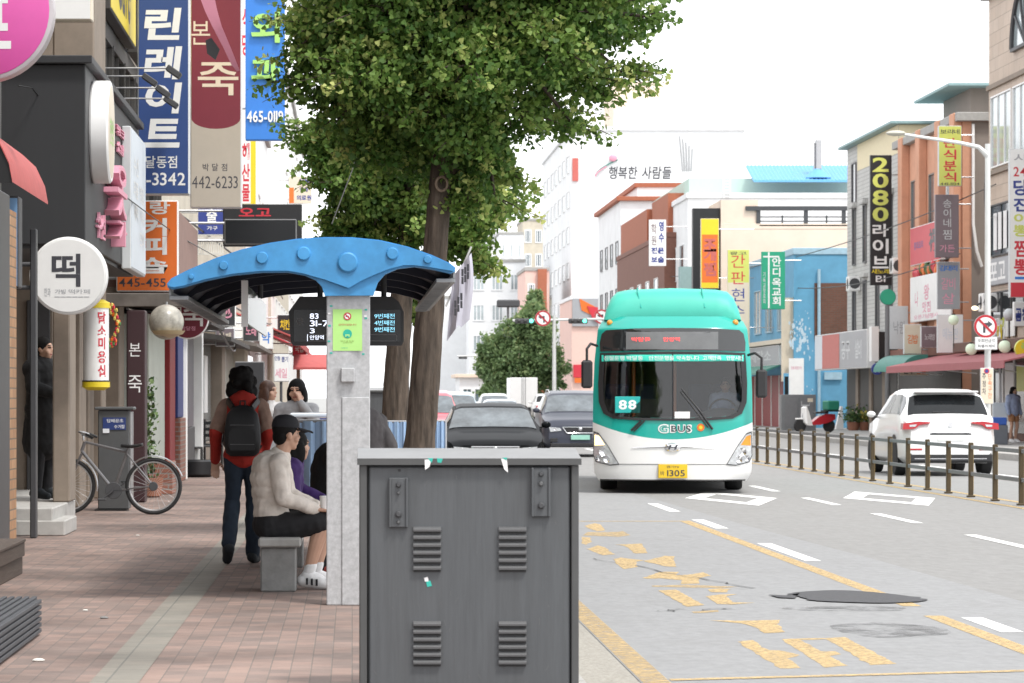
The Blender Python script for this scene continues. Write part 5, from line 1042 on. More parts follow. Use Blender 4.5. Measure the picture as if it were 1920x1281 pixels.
for pts in ([(-.66, 1.0), (-.50, 1.155), (-.55, 1.16)], [(.63, 1.02), (.42, 1.32), (.14, 1.66)]):
    q = MB(); q.m('trim_black'); q.tube([(x, yf(x, z)-.03, z) for x, z in pts[:2]], .02, 6)
    if pts[2][0] > 0: q.tube([(x, yf(x, z)-.025, z) for x, z in pts[1:]], .014, 6); q.tube([(pts[0][0]-.07, yf(.56, 1.05)-.03, 1.05), (.12, yf(.1, 1.64)-.03, 1.62)], .013, 6)
    else: q.tube([(-.62, yf(-.62, 1.0)-.03, .985), (-.44, yf(-.44, 1.16)-.025, 1.16)], .014, 6)
    q.build('wiper', bus)
q = MB(); q.m('s_white').text('G', (-.15, yf(0, 1.03)-.008, 1.03), UX, UZ, .17, .15, .06); q.text('BUS', (.13, yf(0, 1.03)-.008, 1.03), UX, UZ, .35, .135, .06); q.m('bus_green').text('G', (-.15, yf(0, 1.03)-.011, 1.03), UX, UZ, .13, .11, .0); q.m('s_ink').text('BUS', (.13, yf(0, 1.03)-.011, 1.03), UX, UZ, .31, .10, .01); q.m('s_orange').lathe([(0, .004), (.06, .004)], (.44, yf(.44, 1.05)-.006, 1.05), 16, 'Y', caps=False); q.m('s_yellow').lathe([(0, .006), (.03, .006)], (.44, yf(.44, 1.05)-.006, 1.05), 16, 'Y', caps=False); q.build('front_lettering', bus)
q = MB(); q.m('chrome'); q.tube([(x, yf(x, .74)-.012, .755-.05*abs(x)) for x in np.linspace(-.66, .66, 15)], [.004+.014*(1-abs(x)/.66) for x in np.linspace(-.66, .66, 15)], 6); em = q.build('chrome_strip', bus)
q = MB(); q.m('chrome'); q.lathe([(0, .03), (.11, .028), (.135, .012), (.135, 0)], (0, yf(0, .74)-.005, 0), 24, 'Y', X=Matrix.Translation((0, 0, .735)) @ Matrix.Diagonal((1, 1, .52, 1))); q.m('s_ink').text('H', (0, yf(0, .74)-.037, .735), UX, UZ, .13, .075, .03, slant=.4); q.build('emblem', bus)
q = MB(); q.m('plate_yellow').box(-.23, .23, -.03, -.005, .245, .465, .006); q.m('s_ink').text('1305', (.05, -.033, .325), UX, UZ, .28, .10, .01); q.text('바', (-.165, -.033, .325), UX, UZ, .06, .07, 0); q.text('경기70', (0, -.033, .425), UX, UZ, .2, .04, 0); q.build('number_plate', bus)
for sx in (-1, 1):
    HL = [(sx*1.255, .98), (sx*1.17, .95), (sx*1.03, .76), (sx*.85, .46), (sx*1.0, .445), (sx*1.22, .50), (sx*1.262, .60)]
    if sx > 0: HL = HL[::-1]
    q = MB(); q.m('lamp_clear'); fpatch(q, HL, (sx*1.12, .65), .012, 0, 1, 5); hl = q.build('headlight', bus, smooth=60)
    q = MB(); q.m('trim_black'); fpatch(q, HL, (sx*1.12, .65), .014, .95, 1.02, 1); q.build('lamp_rim', hl)
    for k, (x, z, r_) in enumerate(((1.10, .66, .07), (1.05, .54, .055), (1.18, .56, .05))): q = MB(); q.m('chrome'); q.lathe([(0, .0), (r_*.4, .004), (r_*.8, .02), (r_, .03), (r_, 0)], (sx*x, yf(x, z)-.013, z), 16, 'Y'); q.build('reflector_bowl', hl)
    q = MB(); q.m('lamp_lit' if sx < 0 else 'lamp_amber'); fpatch(q, [(sx*1.24, .93), (sx*1.17, .91), (sx*1.08, .77), (sx*1.24, .76)][::-sx], (sx*1.18, .83), .017, 0, 1, 3); q.build('turn_signal', hl)
    q = MB(); q.m('rubber').lathe([(.28, -.14), (.46, -.14), (.48, -.1), (.48, .1), (.46, .14), (.28, .14)], (sx*1.03, 2.6, .48), 28, 'X'); q.build('wheel', bus)
    q = MB(); q.m('rubber').lathe([(.28, -.2), (.46, -.2), (.48, 0), (.46, .2), (.28, .2)], (sx*1.0, 8.2, .48), 28, 'X'); q.build('wheel', bus)
    q = MB(); q.m('trim_black')
    mx = sx*(1.36 if sx < 0 else 1.40); mz = 2.0 if sx < 0 else 1.85
    q.tube([(sx*1.2, .3, mz+.35), (sx*1.30, .05, mz+.38), (mx, .0, mz+.30), (mx, .0, mz+.1)], .022, 8); q.box(mx-.09, mx+.09, -.04, .06, mz-.33, mz+.12, .035); q.build('mirror', bus)
q = MB(); q.m('mid_grey'); q.tube([(x, yf(x, .465)-.003, .465) for x in np.linspace(-.86, .86, 17)], .006, 5); q.build('bumper_seam', bus)
q = MB(); q.m('trim_black'); q.tube([(x, yf(x, .21)-.004, .212) for x in np.linspace(-1.15, 1.15, 21)], .012, 5); q.build('bumper_lip', bus)
# what shows through the windscreen
M('bus_inside', (.09, .09, .085), .7, var=.2); M('seat_blue', (.05, .07, .14), .7); M('bus_dash', (.10, .105, .11), .6); M('rail_orange', (.5, .14, .03), .4); M('curtain', (.4, .38, .35), .8)
q = MB(); q.m('bus_dash').loft([[(-1.12, y, .7), (1.12, y, .7), (1.12, y, z), (-1.12, y, z)] for y, z in ((.36, 1.14), (.65, 1.22), (.95, 1.2))]); q.ell((.78, .75, 1.2), (.36, .2, .16), 16, 10); q.build('dashboard', bus)
q = MB(); q.m('bus_inside').box(-1.2, 1.2, 6.5, 6.55, .7, 2.7); q.box(-1.1, -.2, 1.7, 1.75, .7, 1.5); q.build('partition', bus)
q = MB(); q.m('rail_orange').cyl((-.62, 1.5, .7), (-.62, 1.5, 2.6), .03); q.cyl((.05, 1.6, .7), (.05, 1.6, 2.6), .03); q.build('handrail', bus)
for x in (-.9, -.45, .5, .9):
    for y in (2.6, 3.6): q = MB(); q.m('seat_blue').box(x-.2, x+.2, y, y+.1, 1.0, 1.75, .04); q.box(x-.2, x+.2, y-.4, y, .95, 1.05, .03); q.build('passenger_seat', bus)
q = MB(); q.m('curtain'); q.loft([[(-1.12+.02*math.sin(i*2.1), .75+i*.06, 1.25), (-1.06+.02*math.sin(i*2.1), .75+i*.06, 2.2)] for i in range(10)], closed=False, caps=False); q.build('curtain', bus)
q = MB(); q.m('seat_blue').box(.62, 1.08, 1.45, 1.56, .9, 1.62, .05); q.build('driver_seat', bus); q = MB(); q.m('trim_black').tube([(.82+.22*math.cos(t), 1.05+.1*math.sin(t), 1.3+.2*math.sin(t)) for t in [2*math.pi*i/20 for i in range(20)]], .016, 6, closed=True); q.build('steering_wheel', bus)
# ---------------------------------------------------------------- delivery scooter on the right pavement
M('scoot_red', (.4, .02, .03), .3, coat=.5); M('box_green', (.02, .2, .13), .5)
YS_ = 132; s0 = thing('delivery_scooter', 'red and white delivery scooter with green rear box by the blue wall', 'scooter', (ax(1527, YS_), YS_, .16), .35)
for x in (-.62, .62): q = MB(); q.m('rubber').lathe([(.12, -.05), (.24, -.05), (.26, 0), (.24, .05), (.12, .05)], (x, 0, .26), 20, 'Y'); q.build('wheel', s0)
q = MB(); q.m('scoot_red').loft([[(x, -w_, z0), (x, w_, z0), (x, w_*.8, z1), (x, -w_*.8, z1)] for x, w_, z0, z1 in ((-.15, .16, .3, .4), (.15, .17, .3, .62), (.5, .17, .38, .72), (.85, .1, .5, .7))]); q.m('s_white').loft([[(x, -w_, z0), (x, w_, z0), (x, w_*.8, z1), (x, -w_*.8, z1)] for x, w_, z0, z1 in ((-.5, .16, .4, .95), (-.4, .2, .3, 1.0), (-.3, .17, .28, .8), (-.15, .15, .27, .35))]); q.m('s_white').box(-.8, -.48, -.06, .06, .5, .56, .02); q.build('body', s0)
q = MB(); q.m('black').box(.0, .55, -.14, .14, .725, .80, .03); q.build('saddle', s0); q = MB(); q.m('box_green').box(.45, .95, -.24, .24, .85, 1.22, .04); q.m('black').box(.4, .98, -.25, .25, .8, .849); q.build('rear_box', s0)
q = MB(); q.m('steel').cyl((-.6, 0, .3), (-.4, 0, 1.0), .03); q.cyl((-.38, -.32, 1.04), (-.38, .32, 1.04), .016); q.cyl((-.38, .3, 1.04), (-.36, .36, 1.2), .008); q.cyl((-.38, -.3, 1.04), (-.36, -.36, 1.2), .008); q.build('handlebar', s0)
# ---------------------------------------------------------------- trees
def barkmat(name, c):
    m = M(name, c, .9, var=.75, scale=5, stretch=(2.4, 2.4, .4), bump=1.0, dirt=.4); return m
barkmat('bark', (.095, .072, .055)); barkmat('bark_pale', (.2, .15, .11))
def leafmat(name, ca, cb, cc):
    m = bpy.data.materials.new(name); m.use_nodes = True; MATS[name] = m; n, l = m.node_tree.nodes, m.node_tree.links; b = n['Principled BSDF']
    at_ = n.new('ShaderNodeAttribute'); at_.attribute_name = 'leaf'; cr = n.new('ShaderNodeValToRGB'); e = cr.color_ramp
    e.elements[0].color = (*ca, 1); e.elements[1].color = (*cc, 1); k = e.elements.new(.55); k.color = (*cb, 1)
    l.new(at_.outputs['Fac'], cr.inputs[0]); l.new(cr.outputs[0], b.inputs['Base Color']); b.inputs['Roughness'].default_value = .5; b.inputs['Specular IOR Level'].default_value = .35
    t = n.new('ShaderNodeBsdfTranslucent'); l.new(cr.outputs[0], t.inputs[0]); mx = n.new('ShaderNodeMixShader'); mx.inputs[0].default_value = .42
    l.new(b.outputs[0], mx.inputs[1]); l.new(t.outputs[0], mx.inputs[2]); l.new(mx.outputs[0], n['Material Output'].inputs[0]); return m
leafmat('ginkgo_leaf', (.06, .14, .028), (.20, .315, .07), (.56, .60, .21)); leafmat('far_leaf', (.13, .21, .09), (.21, .30, .13), (.36, .40, .18))
def leaf_mesh(name, root, pts, var, size, mat, rng, shape='fan'):
    """many small separate leaves; pts (N,3), var (N,) colour value"""
    N = len(pts)
    d = rng.normal(size=(N, 3)); d[:, 2] -= .55; d /= np.linalg.norm(d, axis=1)[:, None]          # leaf axis, drooping
    a = rng.normal(size=(N, 3)); a -= (a*d).sum(1)[:, None]*d; a /= np.linalg.norm(a, axis=1)[:, None]
    nn = np.cross(d, a); s = size*rng.uniform(.65, 1.25, N)[:, None]
    if shape == 'fan': prof = [(0, 0), (.42, .55), (.5, .85), (.16, 1.0), (0, .86), (-.16, 1.0), (-.5, .85), (-.42, .55)]
    else: prof = [(0, 0), (.4, .5), (0, 1), (-.4, .5)]
    K = len(prof); V = np.empty((N, K, 3))
    for k, (x, y) in enumerate(prof): V[:, k] = pts + a*s*x + d*s*y + nn*s*(.22*abs(x))
    me = bpy.data.meshes.new(name); me.vertices.add(N*K); me.vertices.foreach_set('co', V.ravel())
    me.loops.add(N*K); me.loops.foreach_set('vertex_index', np.arange(N*K)); me.polygons.add(N); me.polygons.foreach_set('loop_start', np.arange(N)*K); me.polygons.foreach_set('loop_total', np.full(N, K))
    me.update(calc_edges=True); me.materials.append(MATS[mat])
    at_ = me.attributes.new('leaf', 'FLOAT', 'FACE'); at_.data.foreach_set('value', np.clip(var, 0, 1))
    o = bpy.data.objects.new(name, me); COL.objects.link(o); o.parent = root; return o
def crown_points(lobes, n, rng, spur=.11, per=13):
    """spur clusters spread through the outer shell of every lobe"""
    w_ = np.array([l[3]**2.2 for l in lobes]); w_ /= w_.sum(); k = rng.choice(len(lobes), n//per, p=w_); L = np.array(lobes)[k]
    d = rng.normal(size=(len(k), 3)); d /= np.linalg.norm(d, axis=1)[:, None]; rr = rng.uniform(.25, 1.08, len(k))**.45
    C = L[:, :3] + d*(L[:, 3]*rr)[:, None]*np.array([1, 1, .9])
    cv = rng.beta(1.3, 2.6, len(k)) + .16*d[:, 2]  # random leaf tone, plus light on lobe tops put into the colour
    P = np.repeat(C, per, 0) + rng.normal(size=(len(k)*per, 3))*spur*.55
    return P, np.repeat(cv, per) + rng.normal(size=len(k)*per)*.1, C
def bark_tube(q, pts, rad, n=44, amp=.11, seed=0):
    pts = [Vector(p) for p in pts]; P = []; Rd = []
    for i in range(len(pts)-1):
        for t in np.linspace(0, 1, 14)[:-1 if i < len(pts)-2 else None]: P.append(pts[i].lerp(pts[i+1], t)); Rd.append(rad[i]+(rad[i+1]-rad[i])*t)
    o = len(q.v); q.tube(P, Rd, n)
    for i in range(o, len(q.v)):
        v = Vector(q.v[i]); k = (i-o)//n; k = min(k, len(P)-1); c = P[k]; dd = v-c
        f = 1+amp*noise.noise(Vector((dd.x*14, dd.y*14, v.z*1.6+seed)))+amp*1.1*(.3-abs(noise.noise(Vector((dd.x*28, dd.y*28, v.z*2.2+seed)))))*2; q.v[i] = tuple(c+dd*f)
def tree(name, label, base, trunk, rads, lobes, nleaf, mat, size, seed, limbs=(), shape='fan', spur=.11, group=None, bark='bark', extra=None, sprays=0):
    t = thing(name, label, 'tree', base, group=group); rng = np.random.default_rng(seed); B0 = Vector(base)
    q = MB(); q.m(bark); bark_tube(q, [Vector(p)-B0 for p in trunk], rads, seed=seed); tr = q.build('trunk', t, smooth=80)
    L = [(l[0]-base[0], l[1]-base[1], l[2]-base[2], l[3]) for l in lobes]
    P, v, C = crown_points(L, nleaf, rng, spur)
    q = MB(); q.m(bark); top = Vector(trunk[-1])-B0; mid = Vector(trunk[-2])-B0
    for i, l in enumerate(L):
        c = Vector(l[:3]); s_ = mid.lerp(top, rng.uniform(.2, 1)); m_ = s_.lerp(c, .5)+Vector((0, 0, .12)); q.tube([s_, m_, c, c+(c-m_).normalized()*l[3]*.6], [.045, .03, .015, .006], 6)
    for k in rng.choice(len(C), min(len(C), 260), replace=False):
        c = Vector(C[k]); l = min(L, key=lambda l_: (Vector(l_[:3])-c).length); q.cyl(Vector(l[:3]), c, .008, .003, 4)
    q.build('limb', t, smooth=60)
    for pts, rr in limbs: q = MB(); q.m('bark_pale'); bark_tube(q, [Vector(p)-B0 for p in pts], rr, 12, .05); q.build('cut_limb', t, smooth=80)
    if extra: extra(t)
    if sprays:                                              # loose shoots that feather the outline
        cc = np.array(L)[:, :3].mean(0); E = []; EV = []; q = MB(); q.m(bark)
        for _ in range(sprays):
            l = L[rng.integers(len(L))]; c = np.array(l[:3]); d = (c-cc)*np.array([1, 1, .8]); d /= np.linalg.norm(d)+1e-6; d = d+rng.normal(size=3)*.45; d /= np.linalg.norm(d)
            d[2] = max(d[2], -.25); ln = rng.uniform(.18, .5); s0 = c+d*l[3]*.75; q.tube([s0, s0+d*ln*.5+np.array([0, 0, -.02]), s0+d*ln+np.array([0, 0, -.07])], [.008, .005, .002], 4); b_ = rng.beta(1.8, 2)
            for f in np.arange(.15, 1.02, .085/ln): E.append(s0+d*ln*f+np.array([0, 0, -.07*f*f])+rng.normal(size=(7, 3))*.035); EV.append(np.full(7, b_)+rng.normal(size=7)*.1)
        q.build('sprays', t); P = np.vstack([P]+E); v = np.concatenate([v]+EV)
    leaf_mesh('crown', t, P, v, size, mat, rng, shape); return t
YT = 34.0
def lob(px, py, rpx, dy, Y): x, y, z = at(px, py, Y); return (x, Y+dy, z, rpx*Y/F)
r = random.Random(11); LB = []
outer = [(592, 30, 58), (585, 105, 42), (600, 150, 62), (640, 60, 85), (720, 30, 100), (700, 150, 95), (640, 215, 62), (800, 60, 110), (880, 140, 110), (800, 200, 95), (950, 55, 105), (1020, 110, 92), (1105, 40, 82), (1165, 45, 52), (1205, 40, 24), (1100, 135, 52), (1120, 180, 24), (1030, 205, 58), (1075, 230, 30), (955, 215, 72), (905, 280, 58), (945, 310, 34), (880, 260, 85), (760, 270, 75), (700, 255, 72),
    (640, -60, 90), (760, -80, 120), (900, -80, 130), (1040, -70, 120), (1150, -50, 90), (830, -200, 140), (960, -210, 130), (720, -190, 100), (1080, -180, 100), (900, -320, 110), (860, 330, 60), (875, 355, 44), (930, 365, 24), (1155, 135, 16)]
for px, py, rp in outer:
    for dy in ((-.5, .45) if rp > 80 else (r.uniform(-.5, .5),)): LB.append(lob(px+r.uniform(-8, 8), py+r.uniform(-8, 8), rp*(.82 if rp > 80 else .92), dy*rp/85+r.uniform(-.2, .2), YT))
def scar(t):
    q = MB(); q.m('bark_pale'); c = Vector(at(827, 347, YT))-Vector((ax(786, YT), YT, .15)); q.tube([(c.x+.055*math.cos(a_), c.y-.175, c.z+.07*math.sin(a_)) for a_ in [2*math.pi*i/16 for i in range(16)]], .014, 6, closed=True); q.build('branch_scar', t)
tree('ginkgo_tree', 'ginkgo tree with leaning furrowed trunk and a cut limb above the shelter', (ax(786, YT), YT, .15), [(ax(782, YT), YT, .1), at(785, 860, YT), at(792, 780, YT), at(802, 640, YT), at(815, 480, YT), at(826, 340, YT), at(840, 230, YT), at(860, 90, YT), at(880, -120, YT)], [.19, .155, .14, .135, .118, .11, .095, .08, .05], LB, 98000, 'ginkgo_leaf', .057, 3, sprays=260, spur=.095,
     limbs=[([at(835, 345, YT), at(850, 315, YT), at(866, 275, YT), at(880, 240, YT)], [.055, .05, .042, .035])], extra=scar)
YT2 = 45.0; LB = []
for px, py, rp in [(640, 330, 42), (620, 290, 36), (690, 350, 60), (660, 400, 50), (750, 360, 65), (720, 420, 50), (800, 400, 55), (640, 435, 34), (690, 450, 36), (760, 460, 34), (850, 420, 42), (890, 420, 34), (870, 450, 26), (610, 255, 40), (680, 280, 65), (760, 280, 70), (840, 330, 70), (900, 350, 52), (940, 390, 34), (700, 190, 70), (800, 190, 80), (880, 250, 70), (760, 100, 80), (850, 80, 80), (895, 478, 18), (850, 470, 22), (600, 300, 22), (780, 560, 20), (770, 590, 16), (880, 495, 14), (910, 492, 10)]:
    LB.append(lob(px+r.uniform(-6, 6), py+r.uniform(-6, 6), rp*.95, r.uniform(-.5, .5), YT2))
tree('ginkgo_tree', 'second ginkgo tree whose darker trunk stands behind the display screen', (ax(738, YT2), YT2, .15), [(ax(736, YT2), YT2, .1), at(738, 900, YT2), at(742, 760, YT2), at(750, 600, YT2), at(764, 420, YT2), at(772, 250, YT2), at(790, 100, YT2)], [.21, .185, .165, .145, .10, .07, .04], LB, 42000, 'ginkgo_leaf', .066, 5, sprays=110, spur=.095)
def bush_tree(label, px, Y, tops, seed, n=9000, size=.27, shape='d', group='street trees far down the road'):
    LB = [lob(a, b_, c, r.uniform(-.6, .6), Y) for a, b_, c in tops]
    tree('street_tree', label, (ax(px, Y), Y, 0), [(ax(px, Y), Y, -.05), (ax(px, Y), Y, 1.2), (ax(px+2, Y), Y, 2.6), (ax(px, Y), Y, 4.2)], [.2, .16, .13, .06], LB, n, 'far_leaf', size, seed, shape=shape, spur=.3, group=group, sprays=40)
bush_tree('bushy green street tree beyond the white box truck', 985, 262, [(985, 605, 24), (958, 628, 30), (1005, 632, 34), (925, 650, 26), (965, 672, 38), (1020, 672, 36), (1045, 690, 20), (932, 690, 26), (990, 705, 34), (1000, 582, 15), (1035, 715, 22), (950, 715, 24), (912, 668, 14)], 21, 15000)
bush_tree('yellowish small tree top behind the bushy street tree', 1005, 275, [(1005, 560, 14), (1000, 590, 20), (1020, 610, 20), (990, 620, 20)], 22, 4000)
bush_tree('small dark street tree below the camera box', 925, 268, [(925, 650, 16), (915, 690, 20), (935, 720, 22), (915, 735, 16)], 23, 4000)
# ---------------------------------------------------------------- right side of the street
XR = 21.0
def fy(px, X=XR): return X*F/(px-VX)                    # where a picture column meets the right facade line
brickmat('tile_tan', (.50, .40, .32), (.46, .36, .28), (.27, .21, .16), .9, .42, .012, 'wall', .6, .3, .15)
brickmat('tile_grey', (.52, .52, .50), (.48, .48, .46), (.36, .36, .35), .5, .16, .02, 'wall', .6, .3, .15)
brickmat('brick_brown', (.17, .07, .045), (.14, .055, .035), (.12, .09, .07), .25, .08, .012, 'wall', .8, .3, .25)
M('wall_orange', (.60, .31, .20), .8, var=.12, scale=1.5, dirt=.28); M('wall_taupe', (.25, .215, .19), .8, var=.1, scale=1.5, dirt=.2, stretch=(1, 1, .3)); M('wall_blue', (.12, .34, .52), .75, var=.14, scale=1.2, dirt=.18); M('wall_paleblue', (.34, .5, .6), .75, var=.12, dirt=.2)
M('wall_peach', (.72, .59, .48), .8, var=.07, scale=1, dirt=.14); M('wall_white', (.78, .79, .80), .8, var=.07, scale=1, dirt=.16); M('wall_rose', (.72, .5, .44), .8, var=.05, dirt=.1); M('wall_brown', (.2, .09, .065), .8, var=.12, dirt=.2); M('wall_rust', (.36, .12, .065), .8, var=.1, dirt=.15)
M('roof_blue', (.12, .35, .68), .5, var=.08, dirt=.1); M('roof_teal', (.24, .36, .37), .6, var=.1); M('wall_butter', (.72, .64, .44), .8, var=.05)
M('brown_shop', (.12, .06, .04), .7, var=.2, dirt=.2); M('awn_rose', (.36, .11, .12), .7, var=.08, dirt=.1); M('awn_green', (.035, .2, .16), .5, var=.1)
def bldg(name, label, x0, x1, y0, y1, z1, mat, mat_side=None, z0=0, roof='concrete', lip=.25):
    b = thing(name, label, 'building', ((x0+x1)/2, (y0+y1)/2, z0), world=True)
    q = MB(); q.m(mat).box(x0, x1, y0, y1, z0, z1)
    if mat_side: q.m(mat_side).box(x0+.3, x1, y0-.006, y0-.001, z0, z1-.01)
    q.build('wall', b, smooth=0)
    q = MB(); th = .12 if roof == 'roof_teal' else .3; q.m(roof).box(x0-lip, x1, y0-lip, y1+lip, z1+.001, z1+th, .02); q.build('roof', b); return b
# brick tiled corner building at the right edge
b = bldg('tiled_building', 'tan tiled building with a half round attic window', XR, 34, 92, 114.3, 14.6, 'tile_tan')
q = MB(); q.m('dark_grey'); cy, cz, rr = 107.9, 12.55, 2.1
A_ = [(rr*math.cos(R(t)), rr*.88*math.sin(R(t))) for t in range(0, 181, 10)]
q.tube([(XR-.06, cy+a_, cz+c_) for a_, c_ in A_], .09, 6); q.box(XR-.13, XR-.01, cy-rr, cy+rr, cz-.1, cz)
for t in (35, 65, 90, 115, 145): q.cyl((XR-.05, cy, cz), (XR-.05, cy+rr*math.cos(R(t)), cz+rr*.88*math.sin(R(t))), .05, n=6)
w_ = q.build('arched_window', b)
q = MB(); q.m('glass_pale').prism(A_, (XR-.004, cy, cz), UY, UZ, (-.02, 0, 0)); q.build('pane', w_)
M('lace', (.6, .72, .72), .7)
for k, (y0, y1) in enumerate(((110.2, 113.7), (106.4, 109.9), (102.5, 106.1))):
    win(b, 'x-', y0, y1, 9.0, 11.35, XR, 'glass_pale', 'white_paint', 3); win(b, 'x-', y0, y1, 6.1 if k else 6.1, 7.8, XR, 'glass_blue', 'dark_grey', 2); win(b, 'x-', y0, y1, 4.0-.25, 4.95, XR, 'glass_dark', 'dark_grey', 2)
q = MB(); q.m('s_white')
for y in (113, 112.2, 111.3): q.box(XR-.075, XR-.071, y-.5, y+.1, 6.3, 7.5)
for k in range(4): q.box(XR-.1, XR-.075, 109.4+k*1.1, 110.2+k*1.1, 3.45, 3.95)
q.parts('window_poster', b)
q = MB(); q.m('stone_beige').box(XR-.12, XR-.001, 92, 114.3, 8.78, 8.92); q.box(XR-.1, XR-.001, 92, 114.3, 11.6, 11.75); q.m('brown_shop').box(XR-.25, XR-.001, 92, 114.35, .15, 3.35); q.box(XR-.9, XR-.251, 92, 116, 3.0, 3.32, .02); q.build('shop_band', b)
q = MB(); q.m('glass_dark').box(XR-.27, XR-.2505, 104, 112, .4, 2.6); q.m('white_paint')
for y in (104, 106.2, 108.4, 110.2, 112): q.box(XR-.32, XR-.271, y-.06, y+.06, .3, 2.7)
q.m('s_white').box(XR-.29, XR-.2715, 108.6, 110, .4, 2.6); q.m('s_lime').box(XR-.30, XR-.2715, 106.6, 108, 1.7, 2.5); q.build('shop_front', b)
wsgn('fascia_sign', 'grey fascia sign with white characters on the tan tiled building', XR-.1, 106.9, 114.2, 5.15, 6.05, 's_grey', [('포고', .28, .5, .36, .66, 's_white', {'bold': .02}), ('카', .62, .5, .16, .6, 's_white', {'bold': .02})], casing='mid_grey')
sgn('shop_sign', 'large white vertical sign with blue, yellow and red characters', 1893, 1945, 279, 558, 104.5, 's_white', [('24', 1912, 322, 24, 18, 's_red', {}), ('시', 1912, 296, 22, 16, 's_grey', {}), ('당', 1914, 352, 28, 30, 's_navy', {'bold': .03}), ('진', 1914, 384, 28, 26, 's_navy', {'bold': .03}), ('이', 1914, 410, 26, 20, 's_lime', {'bold': .03}), ('뽕', 1914, 433, 28, 22, 's_lime', {'bold': .03}), ('짬', 1915, 466, 28, 32, 's_red', {'bold': .03}), ('뽕', 1915, 501, 28, 30, 's_red', {'bold': .03})], casing='s_silver', wall=XR, extra=lambda q, Y: (q.m('s_red').box(ax(1895, Y), ax(1943, Y), Y-.0105, Y-.009, az(557, Y), az(530, Y)), q.m('s_sky').box(ax(1903, Y), ax(1925, Y), Y-.0105, Y-.009, az(524, Y), az(519, Y)))[0])
aw = thing('awning', 'wide rose red shop awning under globe lamps', 'awning', (XR-1.4, 116, 2.5), world=True)
q = MB(); q.m('awn_rose'); q.loft([[(XR-.26, y, 3.0), (XR-2.2, y, 2.58), (XR-2.2, y, 2.36), (XR-2.17, y, 2.36), (XR-2.17, y, 2.54), (XR-.26, y, 2.95)] for y in (100, 122)]); q.build('canvas', aw)
q = MB(); q.m('white_paint')
for y in (101, 108, 115, 121.8): q.cyl((XR-.26, y, 2.3), (XR-2.15, y, 2.5), .02)
q.build('arm', aw)
M('lamp_globe', (.62, .72, .55), .4, emit=.12, var=0); M('lamp_warm', (1., .85, .6), emit=.8, var=0)
for k, (px, py, rp, Y) in enumerate(((1788, 600, 10, 112), (1821, 655, 11, 110), (1884, 650, 12, 106), (1893, 590, 12, 108))):
    c = at(px, py, Y); t = thing('globe_lamp', ['pale lit globe lamp in front of the white menu board', 'lit globe lamp hanging under the rose awning beside the red tier sign pole', 'largest lit globe lamp under the rose awning', 'unlit looking pale grey globe above the rose awning'][k], 'lamp', c, group='globe lamps by the rose awning', world=True)
    q = MB(); q.m('lamp_globe' if k < 3 else 's_silver'); q.ell(c, rp*Y/F, 16, 10); q.build('globe', t); q = MB(); q.m('black').cyl((c[0], c[1], c[2]+rp*Y/F*.95), (c[0], c[1], 3.1), .015); q.cyl((c[0], c[1], c[2]+rp*Y/F*.9), (c[0], c[1], c[2]+rp*Y/F*1.15), .06); q.build('hanger', t)
for k, px in enumerate((1828, 1858, 1885)):
    c = at(px, 578-k*3, 113); t = thing('eave_lamp', ['small lit spotlight under the brown eave beside the white menu board', 'small lit spotlight under the brown eave behind the street lamp pole', 'small lit spotlight under the brown eave by the white dark blocked sign'][k], 'lamp', c, group='spotlights under the brown eave', world=True)
    q = MB(); q.m('lamp_warm').ell(c, (.12, .12, .08), 10, 6); q.build('bulb', t); q = MB(); q.m('dark_grey').cyl((c[0], c[1], c[2]+.05), (XR-.3, c[1], c[2]+.3), .03); q.build('holder', t)
q = MB(); q.m('s_yellow'); r = random.Random(8)
for k in range(26):
    px = r.uniform(1865, 1915); q.m(r.choice(['s_yellow', 's_lime', 's_white'])); c = at(px, r.uniform(595, 622), 111); q.cyl(c, (c[0]+r.uniform(-.06, .06), c[1], c[2]-r.uniform(.2, .5)), .05, .02, 5)
tag(q.build('fringe_garland'), 'yellow and white fringe garland over the rose awning', 'garland')
disc('round_sign', 'yellow round shop sign with a green character', 1921, 654, 18, 103, 's_yellow', [('족', 1921, 650, 14, 14, 's_green', {'bold': .02})], rim='s_lime', wall=None)
sgn('shop_sign', 'white sign with dark blocky characters over the rose awning', 1901, 1945, 566, 612, 106, 's_white', [('곱창', 1916, 590, 24, 26, 's_navy', {'bold': .04})], wall=None)
# orange building and its signs
b = bldg('orange_building', 'orange plastered four storey building with a taupe side wall', XR, 33, 119.2, 133, 11.0, 'wall_orange', 'wall_taupe')
q = MB(); q.m('wall_orange')
for y in (119.3, 122.4, 126.6, 130.6): q.box(XR-.3, XR-.001, y, y+.9, 3.2, 11.3, .02)
q.parts('pilaster', b)
for y in (124.2, 128.2): win(b, 'x-', y, y+1.7, 7.3, 9.6, XR, 'glass_blue', 'wall_taupe', 1); win(b, 'x-', y, y+1.5, 4.4, 5.9, XR, 'glass_blue', 'wall_taupe', 1)
win(b, 'x-', 131.6, 132.7, 7.3, 9.2, XR, 'glass_blue', 'wall_taupe', 1); win(b, 'x-', 120.4, 122.2, 7.6, 9.7, XR, 'glass_pale', 'white_paint', 1)
q = MB(); q.m('shop_dark').box(XR-.05, XR-.001, 119.3, 132.9, .15, 3.2); q.m('wall_brown').box(XR-.4, XR-.051, 119.3, 132.9, 3.0, 3.3); q.build('shop_front', b)
q = MB(); q.m('s_white').tube([(ax(1826, 119), 119.1, 10.9), (ax(1826, 119), 119.1, az(420, 119)), (ax(1832, 119), 119.05, az(470, 119)), (ax(1842, 119), 119.1, az(500, 119))], .05, 6); q.build('drain_pipe', b)
b = bldg('rooftop_hut', 'small taupe rooftop hut with teal sheet roof behind the orange building', 23.2, 28, 130, 136, 13.1, 'wall_taupe', roof='roof_teal', z0=11.05, lip=1.0)
